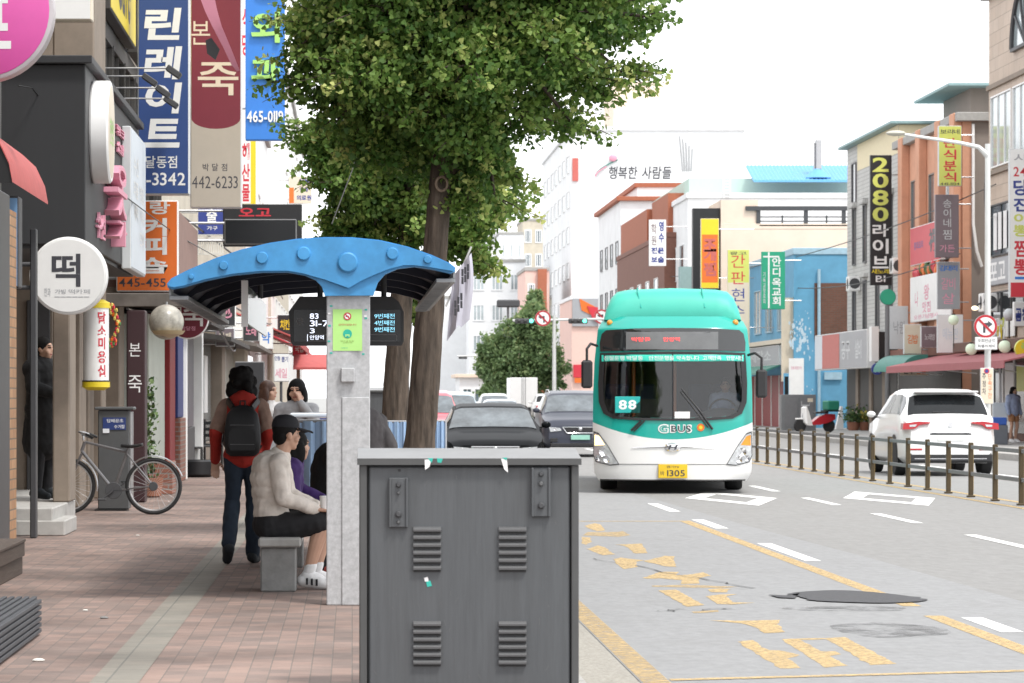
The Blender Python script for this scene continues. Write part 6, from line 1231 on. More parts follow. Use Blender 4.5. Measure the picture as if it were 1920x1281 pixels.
sgn('shop_sign', 'yellow green sign with red characters on the orange building', 1760, 1803, 236, 349, 117, 's_lime', [('보리네', 1781, 247, 36, 9, 's_ink', {}), ('만', 1781, 268, 24, 18, 's_red', {'bold': .02}), ('식', 1781, 290, 24, 19, 's_red', {'bold': .02}), ('분', 1781, 311, 24, 19, 's_red', {'bold': .02}), ('식', 1781, 332, 24, 17, 's_red', {'bold': .02}), ('441-1104', 1781, 345, 36, 5, 's_ink', {})], wall=XR, casing='s_silver')
sgn('shop_sign', 'dark mauve sign with pale script on the orange building', 1754, 1798, 365, 483, 117.5, 's_mauve', [('송이네', 1776, 400, 16, 52, 's_silver', {'vert': True, 'bold': 0}), ('찜', 1776, 440, 16, 18, 's_silver', {'bold': 0}), ('가든', 1776, 466, 28, 14, 's_rose', {'bold': 0})], wall=XR, casing='s_mauve')
sgn('shop_sign', 'grey banner with blue heading and red characters on the orange building', 1757, 1800, 491, 580, 118, 's_grey', [('김대리', 1778, 503, 34, 11, 's_sky', {'bold': .02}), ('갈비', 1778, 532, 26, 22, 's_rose', {'bold': 0}), ('살', 1778, 560, 24, 20, 's_rose', {'bold': 0})], wall=XR, casing='s_silver', depth=.1)
wsgn('shop_sign', 'red street side sign with black characters on the orange building', XR-.35, 121.5, 128.2, 6.35, 7.75, 's_red', [('福', .75, .55, .26, .6, 's_ink', {'bold': .03}), ('중화요리', .28, .5, .3, .2, 's_navy', {})])
q = MB(); q.m('s_yellow'); r = random.Random(2)
for k in range(16): q.m(r.choice(['leaf_a', 's_red', 's_orange', 'leaf_b'])); q.ell((XR-.3, 121.8+k*.36, 6.05+r.uniform(-.15, .15)), (.15, .2, .22), 8, 6)
tag(q.build('lantern_string'), 'string of green and red lanterns below the red sign', 'lanterns')
wsgn('banner', 'white banner with pink print hanging below the red sign', XR-.45, 118.9, 127.6, 4.25, 5.9, 's_white', [('나', .17, .5, .08, .34, 's_rose', {}), ('왕', .42, .62, .13, .34, 's_rose', {'bold': .02}), ('맛집', .42, .3, .2, .24, 's_rose', {'bold': .02}), ('오픈기념행사', .4, .1, .6, .1, 's_rose', {})], casing='s_white', depth=.05, cat='banner')
# small signs above the shops
for (px0, px1, py0, py1, Y, bg, tx, mt, lb) in ((1668, 1703, 574, 655, 128, 's_silver', '낙원', 's_grey', 'pale grey faded sign below the green disc sign'), (1695, 1728, 608, 664, 124, 's_cream', '김밥', 's_orange', 'cream sign with faded orange lettering above the green awning'), (1727, 1760, 612, 652, 122, 's_mauve', '노래방', 's_silver', 'dark mauve sign between the cream sign and white board'), (1758, 1806, 590, 662, 117, 's_white', '메뉴판', 's_pale', 'white menu board with faint lettering behind a globe lamp')):
    sgn('shop_sign', lb, px0, px1, py0, py1, Y, bg, [(tx, (px0+px1)/2, (py0+py1)/2, (px1-px0)*.6, (py1-py0)*.3, mt, {'bold': .01})], wall=XR, casing='s_silver')
aw = thing('awning', 'small rounded green awning with a lettered front', 'awning', (19.4, 122, 2.2), world=True)
Y = 122; prof = [(ax(1690+0*t, Y), 0) for t in range(1)]
cx0, cx1 = ax(1690, Y), ax(1740, Y)
q = MB(); q.m('awn_green'); q.loft([[(cx0+(1.35*(1-math.cos(R(t))))*.55 - .9*(k), Y+k*5, 2.42+.6*math.sin(R(t))) for t in range(0, 91, 15)] + [(cx1, Y+k*5, 3.02), (cx1, Y+k*5, 2.42)] for k in (0, .6)]); q.build('canvas', aw)
q = MB(); q.m('s_cream').box(cx0-.05, cx1, Y-.03, Y-.001, az(704, Y), az(684, Y)); q.m('s_ink').text('만두', (ax(1704, Y), Y-.035, az(694, Y)), UX, UZ, 20*Y/F, 15*Y/F, .02); q.m('s_orange').text('김밥', (ax(1727, Y), Y-.035, az(694, Y)), UX, UZ, 20*Y/F, 15*Y/F, .02); q.build('valance', aw)
# grey tiled building with the black vertical sign
b = bldg('grey_tiled_building', 'narrow grey tiled building behind the black 2080 sign', XR, 31, 133.3, 147, 12.0, 'tile_grey', 'wall_butter', roof='roof_teal', lip=.35)
q = MB(); q.m('wall_butter').box(XR+.02, 30.9, 133.25, 146.9, 10.6, 11.99); q.m('wall_butter').box(XR-.012, XR-.001, 133.3, 144, 10.9, 11.99); q.build('attic_wall', b)
for y in (134.6, 138, 141.4, 144.4):
    for z in (3.9, 7.0): win(b, 'x-', y, y+.8, z, z+2.4, XR, 'glass_dark', 'mid_grey', 1)
win(b, 'x-', 144.2, 145.4, 9.5, 11.3, XR, 'glass_dark', 'mid_grey', 1)
q = MB(); q.m('tile_grey')
for y in (134.3, 137.7, 141.1, 144.1): q.box(XR-.22, XR-.001, y, y+1.4, 9.5-.1, 9.62); q.box(XR-.18, XR-.001, y, y+1.4, 6.42, 6.55)
q.m('shop_dark').box(XR-.03, XR-.001, 133.4, 146.9, .15, 3.0); q.m('stone_beige')
for y in (136, 139.5, 143.2): q.box(XR-.1, XR-.031, y, y+.7, .15, 3.0)
q.parts('ledge', b)
sgn('shop_sign', 'tall black sign reading 2080 in yellow with white characters', 1632, 1672, 291, 535, 132.5, 's_black', [(c, 1651, y, 30, h, 's_lime' if i < 4 else 's_white', {'bold': .025}) for i, (c, y, h) in enumerate((('2', 309, 27), ('0', 339, 27), ('8', 371, 29), ('0', 402, 27), ('라', 432, 24), ('이', 462, 28), ('브', 492, 23)))] + [('새노래', 1651, 509, 34, 9, 's_yellow', {'bold': .01}), ('B1', 1651, 523, 18, 12, 's_white', {'bold': .01})], wall=XR, casing='s_black')
disc('round_sign', 'plain green disc sign on a grey pole below the black sign', 1665, 557, 15, 128, 's_bgreen', [], rim='awn_green')
q = MB(); q.m('mid_grey').cyl((ax(1665, 128), 128.1, .15), (ax(1665, 128), 128.1, az(572, 128)), .1); tag(q.build('sign_pole'), 'grey pole carrying the plain green disc sign', 'pole')
M('s_coral', (.5, .12, .1), .5)
wsgn('fascia_sign', 'long faded fascia sign in blue, red and grey below the brick patch', 19.9, 134, 149, 2.65, 4.15, 's_grey', [('철물', .3, .5, .14, .5, 's_silver', {'bold': .02}), ('공구', .62, .5, .16, .5, 's_silver', {'bold': .02}), ('설비', .85, .5, .12, .5, 's_silver', {'bold': .02})], depth=.5)
q = MB(); q.m('s_coral').box(19.882, 19.887, 141.5, 146.6, 2.7, 4.1); q.m('s_pale').box(19.882, 19.887, 146.62, 148.9, 2.7, 4.1); tag(q.build('sign_sheet'), 'red and blue sheets on the faded fascia sign', 'sign')
q = MB(); q.m('s_white').box(ax(1634, 133), ax(1648, 133), 133, 133.6, az(678, 133), az(612, 133), .01); q.m('black').box(ax(1648.5, 133), ax(1690, 133), 133, 136, az(680, 133), az(622, 133), .01); tag(q.build('shop_canopy'), 'black and white box canopy below the green disc sign', 'canopy')
disc('round_sign', 'small round navy sign beside the shop post', 1645, 692, 11, 131, 's_navy', [('옷', 1645, 692, 12, 13, 's_white', {})], rim='s_navy')
# blue building
XB0 = 19.5; YB_ = 153
b = bldg('blue_building', 'bright blue painted low building with brown brick patch and white pipe', XB0, 24.5, YB_, 170, 7.8, 'wall_blue', roof='wall_paleblue', lip=.05)
q = MB(); q.m('brick_brown').box(ax(1527, YB_), 24.4, YB_-.05, YB_-.001, az(637, YB_), az(531, YB_)); q.build('brick_patch', b)
q = MB(); q.m('wall_paleblue').cyl((ax(1535, YB_), YB_-.12, .3), (ax(1535, YB_), YB_-.12, az(505, YB_)), .07); q.box(ax(1545, YB_), ax(1578, YB_), YB_-.12, YB_-.001, az(712, YB_), az(698, YB_)); q.build('drain_pipe', b)
q = MB(); q.m('s_white').box(ax(1479, YB_), ax(1507, YB_), YB_-.04, YB_-.001, az(742, YB_), az(672, YB_)); q.m('s_rose').text('임대문의', (ax(1493, YB_), YB_-.045, az(690, YB_)), UX, UZ, 20*YB_/F, 6*YB_/F, 0); q.build('notice', b)
q = MB(); q.m('wall_blue').box(ax(1469, YB_), ax(1480, YB_), YB_-.03, YB_-.001, .3, az(700, YB_)); q.m('glass_dark').box(ax(1471, YB_), ax(1478, YB_), YB_-.034, YB_-.031, 1.2, az(706, YB_)); q.build('side_door', b)
M('paint_flake', (.5, .62, .7), .8); q = MB(); q.m('paint_flake'); r = random.Random(6)
for k in range(170):
    px = r.gauss(1498, 13) if k < 110 else r.gauss(1508, 14); py = r.gauss(635, 20) if k < 110 else r.gauss(760, 22); s_ = r.uniform(.02, .09)
    if 1477 < px < 1525: q.add([(ax(px, YB_)+s_*math.cos(t)*r.uniform(.2, 1), YB_-.0035-.00002*k, az(py, YB_)+s_*1.5*math.sin(t)*r.uniform(.5, 1)) for t in [2*math.pi*i/9 for i in range(9)]], [tuple(range(9))])
tag(q.build('paint_flake', b, smooth=0), kind='stuff')
for y in (156, 160.5, 165): win(b, 'x-', y, y+2.6, 4.5, 6.6, XB0, 'glass_pale', 'wall_paleblue', 2)
q = MB(); q.m('s_cream').box(XB0-.5, XB0-.001, 153.5, 170, 3.9, 4.1); q.m('s_cream').box(XB0-.5, XB0-.001, 153.2, 153.49, 2.2, 5.9); q.build('shop_cornice', b)
q = MB(); q.m('strip_red').box(XB0-.06, XB0-.001, 154.5, 169.5, .15, 2.5); q.m('white_paint')
for y in (157.5, 160.5, 164, 167): q.box(XB0-.1, XB0-.061, y, y+.15, .15, 2.5)
q.build('shop_shutter', b)
wsgn('fascia_sign', 'grey shop fascia sign with silver lettering beside the bus', XB0-.42, 155, 169, 2.95, 3.85, 's_grey', [('세탁소', .5, .5, .6, .6, 's_silver', {'bold': .02})])
q = MB(); q.m('awn_green').loft([[(XB0-.5, y, 2.95), (XB0-1.5, y, 2.6), (XB0-1.5, y, 2.5), (XB0-.5, y, 2.88)] for y in (154, 169)]); tag(q.build('awning'), 'thin green and tan awning under the grey laundry fascia of the blue building', 'awning')
sgn('church_sign', 'green vertical sign with white lettering and a cross on the blue building', 1428, 1472, 472, 580, 151, 's_bgreen', [('안디옥교회', 1456, 528, 17, 90, 's_white', {'vert': True, 'bold': .02}), ('기독교장로회', 1433, 540, 5, 60, 's_silver', {'vert': True})], casing='s_bgreen', wall=XB0+.1, extra=lambda q, Y: (q.m('s_white').box(ax(1440, Y), ax(1443, Y), Y-.0105, Y-.009, az(578, Y), az(473, Y)), q.m('s_white').box(ax(1431, Y), ax(1461, Y), Y-.0125, Y-.011, az(483, Y), az(480, Y)))[0])
sgn('shop_sign', 'pale yellow sign board with red and navy characters behind the bus roof', 1364, 1405, 468, 640, 160, 's_lime', [('광고', 1384, 475, 32, 6, 's_ink', {}), ('간', 1384, 490, 26, 24, 's_red', {'bold': .0}), ('판', 1384, 521, 26, 24, 's_red', {'bold': .0}), ('현', 1384, 553, 24, 24, 's_navy', {'bold': .0}), ('수', 1384, 585, 24, 24, 's_navy', {'bold': .0}), ('막', 1384, 616, 24, 22, 's_navy', {'bold': .0})], casing='s_cream', wall=XB0+.5, extra=lambda q, Y: q.m('s_cream').box(ax(1365, Y), ax(1404, Y), Y-.0095, Y-.0082, az(639, Y), az(530, Y)))
# beige building with roof terrace, white building with blue roof
YP = 172; b = bldg('peach_building', 'peach coloured building with railed roof terrace behind the blue one', ax(1352, YP), 25, YP, 184, az(430, YP), 'wall_peach', roof='wall_peach', lip=.02)
q = MB(); q.m('wall_peach').box(ax(1352, YP), ax(1422, YP), YP+.05, YP+6, az(430, YP)+.31, az(375, YP)); q.build('stair_block', b)
q = MB(); q.m('dark_grey').box(ax(1398, YP), 25, YP-.1, YP+.1, az(395, YP), az(388, YP)+.03)
for px in (1422, 1511, 1582): q.box(ax(px, YP)-.1, ax(px, YP)+.1, YP-.05, YP+.08, az(430, YP)+.3, az(395, YP)-.001)
for py in (407, 415, 423): q.box(ax(1424, YP), 25, YP-.02, YP+.02, az(py, YP)-.03, az(py, YP)+.03)
for px in (1467, 1550): q.box(ax(px, YP)-.04, ax(px, YP)+.04, YP+.021, YP+.06, az(430, YP)+.3, az(404, YP))
q.build('railing', b)
q = MB(); q.m('black').box(ax(1300, YP)+.01, ax(1351, YP), YP+.3, YP+1, .2, az(390, YP)); q.build('gap_shade_box', b)  # solid black box painted in place of the shade between the buildings
sgn('shop_sign', 'orange sign with dark red characters before the dark wall gap', 1314, 1348, 410, 541, 168, 's_yellow', [('조', 1331, 460, 24, 24, 's_coral', {'bold': .05}), ('개', 1331, 478, 24, 24, 's_coral', {'bold': .05}), ('찜', 1331, 505, 24, 26, 's_coral', {'bold': .05})], wall=XB0, casing='s_cream', extra=lambda q, Y: q.m('s_orange').box(ax(1316, Y), ax(1346, Y), Y-.0095, Y-.0082, az(530, Y), az(440, Y)))
YW = 195; b = bldg('white_building', 'long white building with a blue corrugated roof edge and rooftop antennas', ax(1290, YW), 32, YW, 225, az(372, YW), 'wall_white', roof='wall_white', lip=.1)
M('wall_mint', (.45, .58, .52), .8, var=.05)
q = MB(); q.m('wall_mint').box(ax(1292, YW+6), 31, YW+6, 224, az(372, YW), az(322, YW)); q.build('penthouse', b)
q = MB(); q.m('roof_blue'); n = 60; x0, x1 = ax(1425, YW), 29.5
q.loft([[(x0+(x1-x0)*i/n, YW+3+k*4, az(332, YW)+k*1.1+.05*(i % 2)) for i in range(n+1)] + [(x0+(x1-x0)*i/n, YW+3+k*4, az(332, YW)+k*1.1-.1) for i in range(n, -1, -1)] for k in (0, 1)]); q.m('roof_blue').lathe([(.9, az(326, YW)), (.2, az(308, YW))], (ax(1533, YW+4), YW+4, 0), 10); q.build('blue_roof', b)
q = MB(); q.m('steel').box(ax(1529, YW+4), ax(1540, YW+4), YW+3.8, YW+4.4, az(310, YW), az(252, YW), .05); q.cyl((ax(1527, YW+4), YW+4, az(310, YW)), (ax(1527, YW+4), YW+4, az(258, YW)), .06); q.build('chimney', b)
q = MB(); q.m('white_paint')
for px in (1356, 1368): q.cyl((ax(px, YW), YW-.2, az(372, YW)), (ax(px, YW), YW-.2, az(318, YW)), .04)
for k in range(8): q.cyl((ax(1356, YW), YW-.2, az(370-k*6, YW)), (ax(1368, YW), YW-.2, az(370-k*6, YW)), .03)
q.build('ladder', b)
q = MB(); q.m('steel')
for k in range(5): q.cyl((ax(1280+k*4, 215), 215, az(322, 215)), (ax(1274+k*6, 215), 215, az(255+k*6, 215)), .06)
q.parts('antenna', b)
for k in range(5):
    win(b, 'x-', 197+k*4.6, 199.4+k*4.6, 8.2, 10.2, ax(1290, YW), 'glass_blue', 'wall_white', 1)
for k in range(4): win(b, 'x-', 197+k*5.4, 200+k*5.4, 4.4, 6.6, ax(1290, YW), 'glass_blue', 'wall_white', 2)
q = MB(); q.m('roof_teal').box(ax(1275, 186), ax(1299, 186), 186, 187, az(545, 186), az(500, 186)); tag(q.build('sign'), 'plain teal board behind the bus roof below the white lettered sign board', 'sign')
sgn('shop_sign', 'white sign board with navy and olive lettering beside the brown building', 1217, 1249, 412, 499, 190, 's_white', [('학원', 1226, 440, 10, 40, 's_mauve', {'vert': True, 'bold': .02}), ('영수', 1240, 435, 10, 40, 's_navy', {'vert': True, 'bold': .04}), ('전문', 1233, 470, 24, 12, 's_navy', {'bold': .05}), ('보습', 1233, 487, 24, 12, 's_navy', {'bold': .05})], casing='s_silver', wall=18.4)
# brown building, red trimmed building
b = bldg('brown_building', 'dark brown building with rust stair tower and white framed windows', 18.2, 26, 202, 238, az(445, 202), 'wall_brown', roof='wall_brown', lip=.05)
q = MB(); q.m('wall_rust').box(18.6, 26, 204, 215, az(445, 202)+.31, az(362, 204)); q.m('wall_rust').box(18.3, 21, 215.1, 236, az(445, 202)+.31, az(415, 230)); q.build('stair_tower', b)
for k in range(5): win(b, 'x-', 206+k*6, 208.4+k*6, 5.6, 8.6, 18.2, 'glass_pale', 'white_paint', 1); win(b, 'x-', 206+k*6, 209+k*6, 1.2, 3.8, 18.2, 'glass_pale', 'white_paint', 2)
b = bldg('pale_building', 'pale street building with a rust red roof trim', 18.6, 27, 240, 262, az(405, 260), 'wall_white', roof='wall_rust', lip=.3)
for k in range(4):
    for z in (4, 7.5, 10.8): win(b, 'x-', 242+k*5, 244+k*5, z, z+1.6, 18.6, 'glass_pale', 'mid_grey', 1)
q = MB(); q.m('wall_white').box(20, 27, 243, 260, az(405, 260)+.31, az(362, 250)); q.m('wall_rust').box(19.8, 27.1, 242.9, 260.1, az(362, 250)+.001, az(360, 250)+.22); q.build('penthouse', b)
# tall white church block with lettering and its tower
YC = 300; b = bldg('church_block', 'huge white building with handwritten lettering near its top', 19, 34, YC, 345, az(245, YC), 'wall_white', roof='wall_white', lip=.2)
q = MB(); q.m('s_ink').text('행복한 사람들', (ax(1200, YC), YC-.02, az(324, YC)), UX, UZ, 118*YC/F, 24*YC/F, .015, slant=.1); q.build('wall_lettering', b, smooth=0)
q = MB(); q.m('awn_green'); q.tube([(ax(1116+i*4.2, YC), YC-.1, az(330-30*(i/10)**.6, YC)) for i in range(11)], .06, 6); q.m('s_rose').tube([(ax(1116+i*3, YC), YC-.22, az(331-20*(i/8)**.6, YC)) for i in range(8)], .06, 6); q.ell((ax(1149, YC), YC-.2, az(297, YC)), (.35, .1, .3), 10, 6); q.build('wall_emblem', b)
for k in range(7):
    for j in range(7): win(b, 'x-', 303+k*6, 306+k*6, 2.5+j*3.1, 4+j*3.1, 19, 'glass_pale', 'white_paint', 1)
q = MB(); q.m('wall_peach').box(ax(1150, 320), ax(1252, 320), 320, 332, az(245, YC)+.31, az(153, 320)); q.m('wall_white').box(ax(1196, 320), ax(1240, 320), 319.9, 319.99, az(240, 320), az(222, 320)); q.build('tower', b)
q = MB(); q.m('s_coral').box(ax(1073, YC), ax(1084, YC), YC-.25, YC-.02, az(340, YC), az(297, YC)); q.build('red_banner', b)
b = bldg('rose_shop', 'low pale rose shop building with red signs beside the bus mirror', ax(1072, 280), 26, 280, 296, az(562, 280), 'wall_rose', roof='wall_white', lip=.1)
q = MB(); q.m('s_grey').box(ax(1073, 280), ax(1135, 280), 279.8, 279.99, az(612, 280), az(560, 280)); q.m('s_orange').prism([(ax(x, 280), az(y, 280)) for x, y in ((1086, 560), (1120, 578), (1106, 590), (1090, 582))], (0, 279.79, 0), UX, UZ, (0, -.05, 0)); q.m('s_red').prism([(ax(x, 280), az(y, 280)) for x, y in ((1100, 574), (1130, 578), (1130, 612), (1112, 600))], (0, 279.7, 0), UX, UZ, (0, -.05, 0)); q.m('s_red').box(ax(1075, 280), ax(1098, 280), 279.8, 279.99, az(708, 280), az(684, 280)); q.m('s_orange').box(ax(1077, 280), ax(1096, 280), 279.77, 279.799, az(718, 280), az(709, 280)); q.parts('sign', b)
# distant blocks left of centre
YA = 420
for k, (px0, px1, py, Y, mt, lb) in enumerate(((980, 1040, 414, 420, 'wall_cream', 'pale yellow apartment block with rows of windows far behind the traffic'), (900, 935, 420, 430, 'wall_white', 'slim pale apartment tower behind the flag'), (880, 985, 492, 330, 'wall_white', 'broad white flat roofed building behind the flag'), (936, 982, 440, 400, 'wall_white', 'white block between the two apartment towers'), (985, 1030, 508, 300, 'wall_rose', 'small rose and red brick building above the green street tree'), (1032, 1062, 560, 330, 'wall_cream', 'narrow cream building beside the grey tower base'))):
    b = bldg('distant_building', lb, ax(px0, Y), ax(px1, Y), Y, Y+14, az(py, Y), mt, roof='concrete', lip=.1)
    if k == 4: q = MB(); q.m('wall_rust').box(ax(1008, Y), ax(1025, Y), Y-.4, Y-.01, 0, az(505, Y)); q.build('brick_bay', b)
    nx_ = {0: 3, 1: 2, 2: 3, 3: 3, 4: 2, 5: 1}[k]
    for i in range(nx_):
        for j in range(6 if k in (0, 1) else 3):
            w_ = (ax(px1, Y)-ax(px0, Y))/nx_; x_ = ax(px0, Y)+w_*i; z_ = az(py, Y)-2.0-j*2.9
            if z_ > 2: win(b, 'y-', x_+w_*.18, x_+w_*.82, z_-.7, z_+.9, Y, 'glass_blue' if k in (0, 4) else 'glass_pale', 'wall_white', 3, fw=.12)
b = bldg('low_shop', 'low white shop with tiled roof at the far end of the road', ax(862, 300), ax(935, 300), 300, 312, az(708, 300), 'wall_white', roof='wall_peach', lip=.4)
for i in range(3): win(b, 'y-', ax(868+i*22, 300), ax(884+i*22, 300), .9, 2.2, 300, 'glass_blue', 'wall_white', 2)
bldg('distant_building', 'plain white street block seen beneath the shelter roof beside the trunk', ax(800, 340), ax(878, 340), 340, 352, az(560, 340), 'wall_white', lip=.1)
for k, (y, z, lb) in enumerate(((126.2, 3.5, 'white air conditioner box low on the orange building'), (131.4, 6.2, 'white air conditioner box by the second floor of the orange building'), (143, 5.9, 'white air conditioner box on the grey tiled wall'), (112.6, 5.2-.9, 'white air conditioner box below the grey fascia sign'))):
    t = thing('air_conditioner', lb, 'air conditioner', (XR-.3, y, z), world=True); q = MB(); q.m('s_white').box(XR-.5, XR-.02, y, y+.85, z, z+.6, .02); q.build('case', t)
    q = MB(); q.m('dark_grey').lathe([(0, 0), (.22, 0), (.24, -.02)], (XR-.26, y-.002, z+.3), 16, 'Y'); q.lathe([(0, 0), (.22, 0)], (XR-.503, y+.42, z+.3), 16, 'X', caps=False); q.parts('fan_grille', t)
for k, pts in enumerate(([(XR-.2, 112, 8.4), (19.5, 150, 6.9), (18.5, 205, 8.6)], [(XR-.3, 118, 6.4), (19.8, 140, 5.4), (XB0, 165, 6.9)], [(16.5, 90.2, 7.6), (18.5, 102, 6.6), (XR-.1, 113, 7.4)])):
    P = [Vector(p) for p in pts]; cv = [P[0]*(1-t)**2+P[1]*2*t*(1-t)+P[2]*t*t for t in np.linspace(0, 1, 14)]
    q = MB(); q.m('black').tube(cv, .02, 5); tag(q.build('cable'), ['long thin cable running past the black 2080 sign to the white building', 'thin cable sagging between orange and blue buildings', 'short cable from the lamp pole to the tan tiled building'][k], 'cable')
# ---------------------------------------------------------------- street furniture
M('pole_white', (.62, .63, .62), .4, .2, var=.06, dirt=.12); M('sign_face', (.8, .8, .8), .35)
YL = 90; lp = thing('street_lamp', 'tall white street lamp pole with long arm over the road', 'street lamp', (ax(1852, YL), YL, .15), world=True)
q = MB(); q.m('pole_white'); q.tube([(ax(1852, YL), YL, .15), (ax(1852, YL), YL, 4), (ax(1852, YL), YL, az(270, YL))], [.09, .08, .07], 14); q.lathe([(.17, .15), (.17, .5), (.12, .55)], (ax(1852, YL), YL, 0), 14); q.build('pole', lp)
q = MB(); q.m('pole_white'); q.tube([at(1852, 292, YL), at(1835, 276, YL), at(1800, 268, YL), at(1720, 256, YL), at(1695, 252, YL)], [.09, .06, .05, .04, .04], 8); q.build('arm', lp)
M('lamp_shell', (.45, .44, .38), .4)
q = MB(); q.m('lamp_shell'); q.ell(at(1680, 250, YL), (.26, .14, .075), 16, 8); q.build('lamp_head', lp)
def nosign(px, py, rp, Y, arrow, label, nm='traffic_sign'):
    c = at(px, py, Y); t = thing(nm, label, 'traffic sign', (c[0], Y, c[2]-rp*Y/F), world=True); r_ = rp*Y/F
    q = MB(); q.m('steel').lathe([(0, .0), (r_, 0), (r_, -.03), (0, -.03)], (c[0], Y, c[2]), 36, 'Y'); q.build('plate', t)
    q = MB(); q.m('sign_face').lathe([(0, .004), (r_*.97, .004)], (c[0], Y, c[2]), 36, 'Y', caps=False); q.m('red_sign'); annulus(q, c[0], c[2], Y-.007, r_*.78, r_*.98, 36)
    s_ = r_; A = [(-.22, -.55), (-.02, -.55), (-.02, .05), (.2, .05), (.2, -.12), (.6, .18), (.2, .48), (.2, .3), (-.22, .3)]
    if arrow < 0: A = [(-x, z) for x, z in A][::-1]
    q.m('s_ink').prism([(x*s_, z*s_) for x, z in A], (c[0], Y-.008, c[2]), UX, UZ, (0, -.003, 0)); q.m('red_sign').prism([(-.62*s_, .48*s_), (-.48*s_, .62*s_), (.62*s_, -.48*s_), (.48*s_, -.62*s_)][::-1], (c[0], Y-.0125, c[2]), UX, UZ, (0, -.003, 0)); q.build('face', t); return t
nosign(1848, 612, 22, YL-.3, 1, 'round red rimmed turn ban sign on the white lamp pole')
sgn('sign_plate', 'white rectangular text plate below the round sign on the lamp pole', 1828, 1870, 632, 656, YL-.3, 's_white', [('우회전금지', 1849, 639, 32, 7, 's_ink', {}), ('화물차제외', 1849, 649, 32, 6, 's_ink', {})], casing='s_silver', depth=.03)
sgn('pole_banner', 'narrow white parking notice with red lettering low on the lamp pole', 1838, 1863, 690, 758, YL-.3, 's_cream', [('주정차', 1845, 720, 7, 40, 's_ink', {'vert': True}), ('단속구간', 1856, 724, 7, 46, 's_orange', {'vert': True, 'bold': .01})], casing='s_silver', depth=.04, extra=lambda q, Y: (q.m('s_red').lathe([(0, .012), (.07, .012)], (ax(1850, Y), Y, az(696, Y)), 16, 'Y', caps=False), q.m('s_navy').lathe([(0, .014), (.045, .014)], (ax(1850, Y), Y, az(696, Y)), 16, 'Y', caps=False))[0])
M('box_steel', (.16, .165, .17), .5, var=.1, dirt=.15)
YQ = 140; t = thing('service_cabinet', 'grey double door cabinet standing before the blue wall', 'cabinet', (ax(1497, YQ), YQ, .15), world=True)
q = MB(); q.m('box_steel').box(ax(1465, YQ), ax(1530, YQ), YQ, YQ+.6, .16, az(740, YQ), .01); q.build('body', t)
q = MB(); q.m('mid_grey')
for px0, px1 in ((1472, 1496), (1499, 1526)): q.box(ax(px0, YQ), ax(px1, YQ), YQ-.02, YQ-.001, .3, az(748, YQ), .005)
q.m('s_cream').box(ax(1514, YQ), ax(1524, YQ), YQ-.024, YQ-.0205, az(754, YQ), az(747, YQ)); q.build('door', t)
M('bollard_brown', (.075, .052, .024), .45, .3, var=.15); M('bollard_gold', (.5, .34, .08), .4)
# median fence
ft = thing('median_fence', 'brown steel median fence with two rails running beside the white car', 'fence', (9.49, 70, 0), world=True)
d0 = 9.49*F/(1915-VX); post = None
for k in range(-4, 42):
    y = d0+k*2.005
    if y < 43: continue
    q = MB(); q.m('bollard_brown').box(9.455, 9.525, y-.035, y+.035, .004, .84, .006); q.m('bollard_gold').box(9.5255, 9.529, y-.022, y+.022, .1, .82); q.m('bollard_brown').box(9.43, 9.55, y-.06, y+.06, .003, .03, .005); q.build('post', ft)
for z in (.77, .36): q = MB(); q.m('mid_grey').box(9.478, 9.502, 43, d0+41*2.005, z-.03, z+.03, .004); q.build('rail', ft)
# signals over the far junction
YJ = 200; M('signal_green', (.1, 1., .65), emit=2.2, var=0); M('signal_off', (.03, .03, .03), .3)
def signal(px0, px1, py, Y, label, lit=True):
    x0, x1, z, h = ax(px0, Y), ax(px1, Y), az(py, Y), (px1-px0)*.27*Y/F
    t = thing('traffic_light', label, 'traffic light', ((x0+x1)/2, Y, z-h/2), world=True)
    q = MB(); q.m('dark_grey').box(x0, x1, Y, Y+.3, z-h/2, z+h/2, .05); q.build('housing', t)
    for i in range(3): q = MB(); q.m('signal_green' if (lit and i == 2) else 'signal_off').lathe([(0, .08), (h*.36, .03), (h*.36, 0)], (x0+(x1-x0)*(.2+.32*i), Y-.002, z), 14, 'Y'); q.build('lens', t)
signal(966, 1002, 602, YJ, 'horizontal traffic light with lit green lamp above the bushy street tree'); signal(1066, 1102, 602, YJ, 'horizontal traffic light with lit green lamp beside the bus roof'); signal(911, 938, 671, 290, 'distant small traffic light showing green above the cars'); signal(860, 876, 671, 290, 'tiny dark traffic light near the flag', False)
nosign(1018, 597, 15, YJ, -1, 'round turn ban sign hanging between two traffic lights')
nosign(1128, 594, 14, 205, -1, 'round prohibition sign partly hidden behind the bus roof')
sp = thing('signal_mast', 'pale signal mast with long horizontal arm over the junction', 'pole', (ax(1040, YJ), YJ+.4, .0), world=True)
q = MB(); q.m('pole_white').cyl((ax(1040, YJ), YJ+.4, 0), (ax(1040, YJ), YJ+.4, az(590, YJ)), .13, .1); q.build('pole', sp); q = MB(); q.m('pole_white').cyl((ax(962, YJ), YJ+.4, az(601, YJ)), (ax(1135, YJ), YJ+.4, az(598, YJ)), .07); q.build('arm', sp)
q = MB(); q.m('pole_white').cyl((ax(961, 290), 290.4, 0), (ax(961, 290), 290.4, az(650, 290)), .12); q.cyl((ax(858, 290), 290.4, az(668, 290)), (ax(962, 290), 290.4, az(666, 290)), .07); tag(q.build('signal_mast'), 'thin distant signal mast with arm above the parked cars', 'pole')
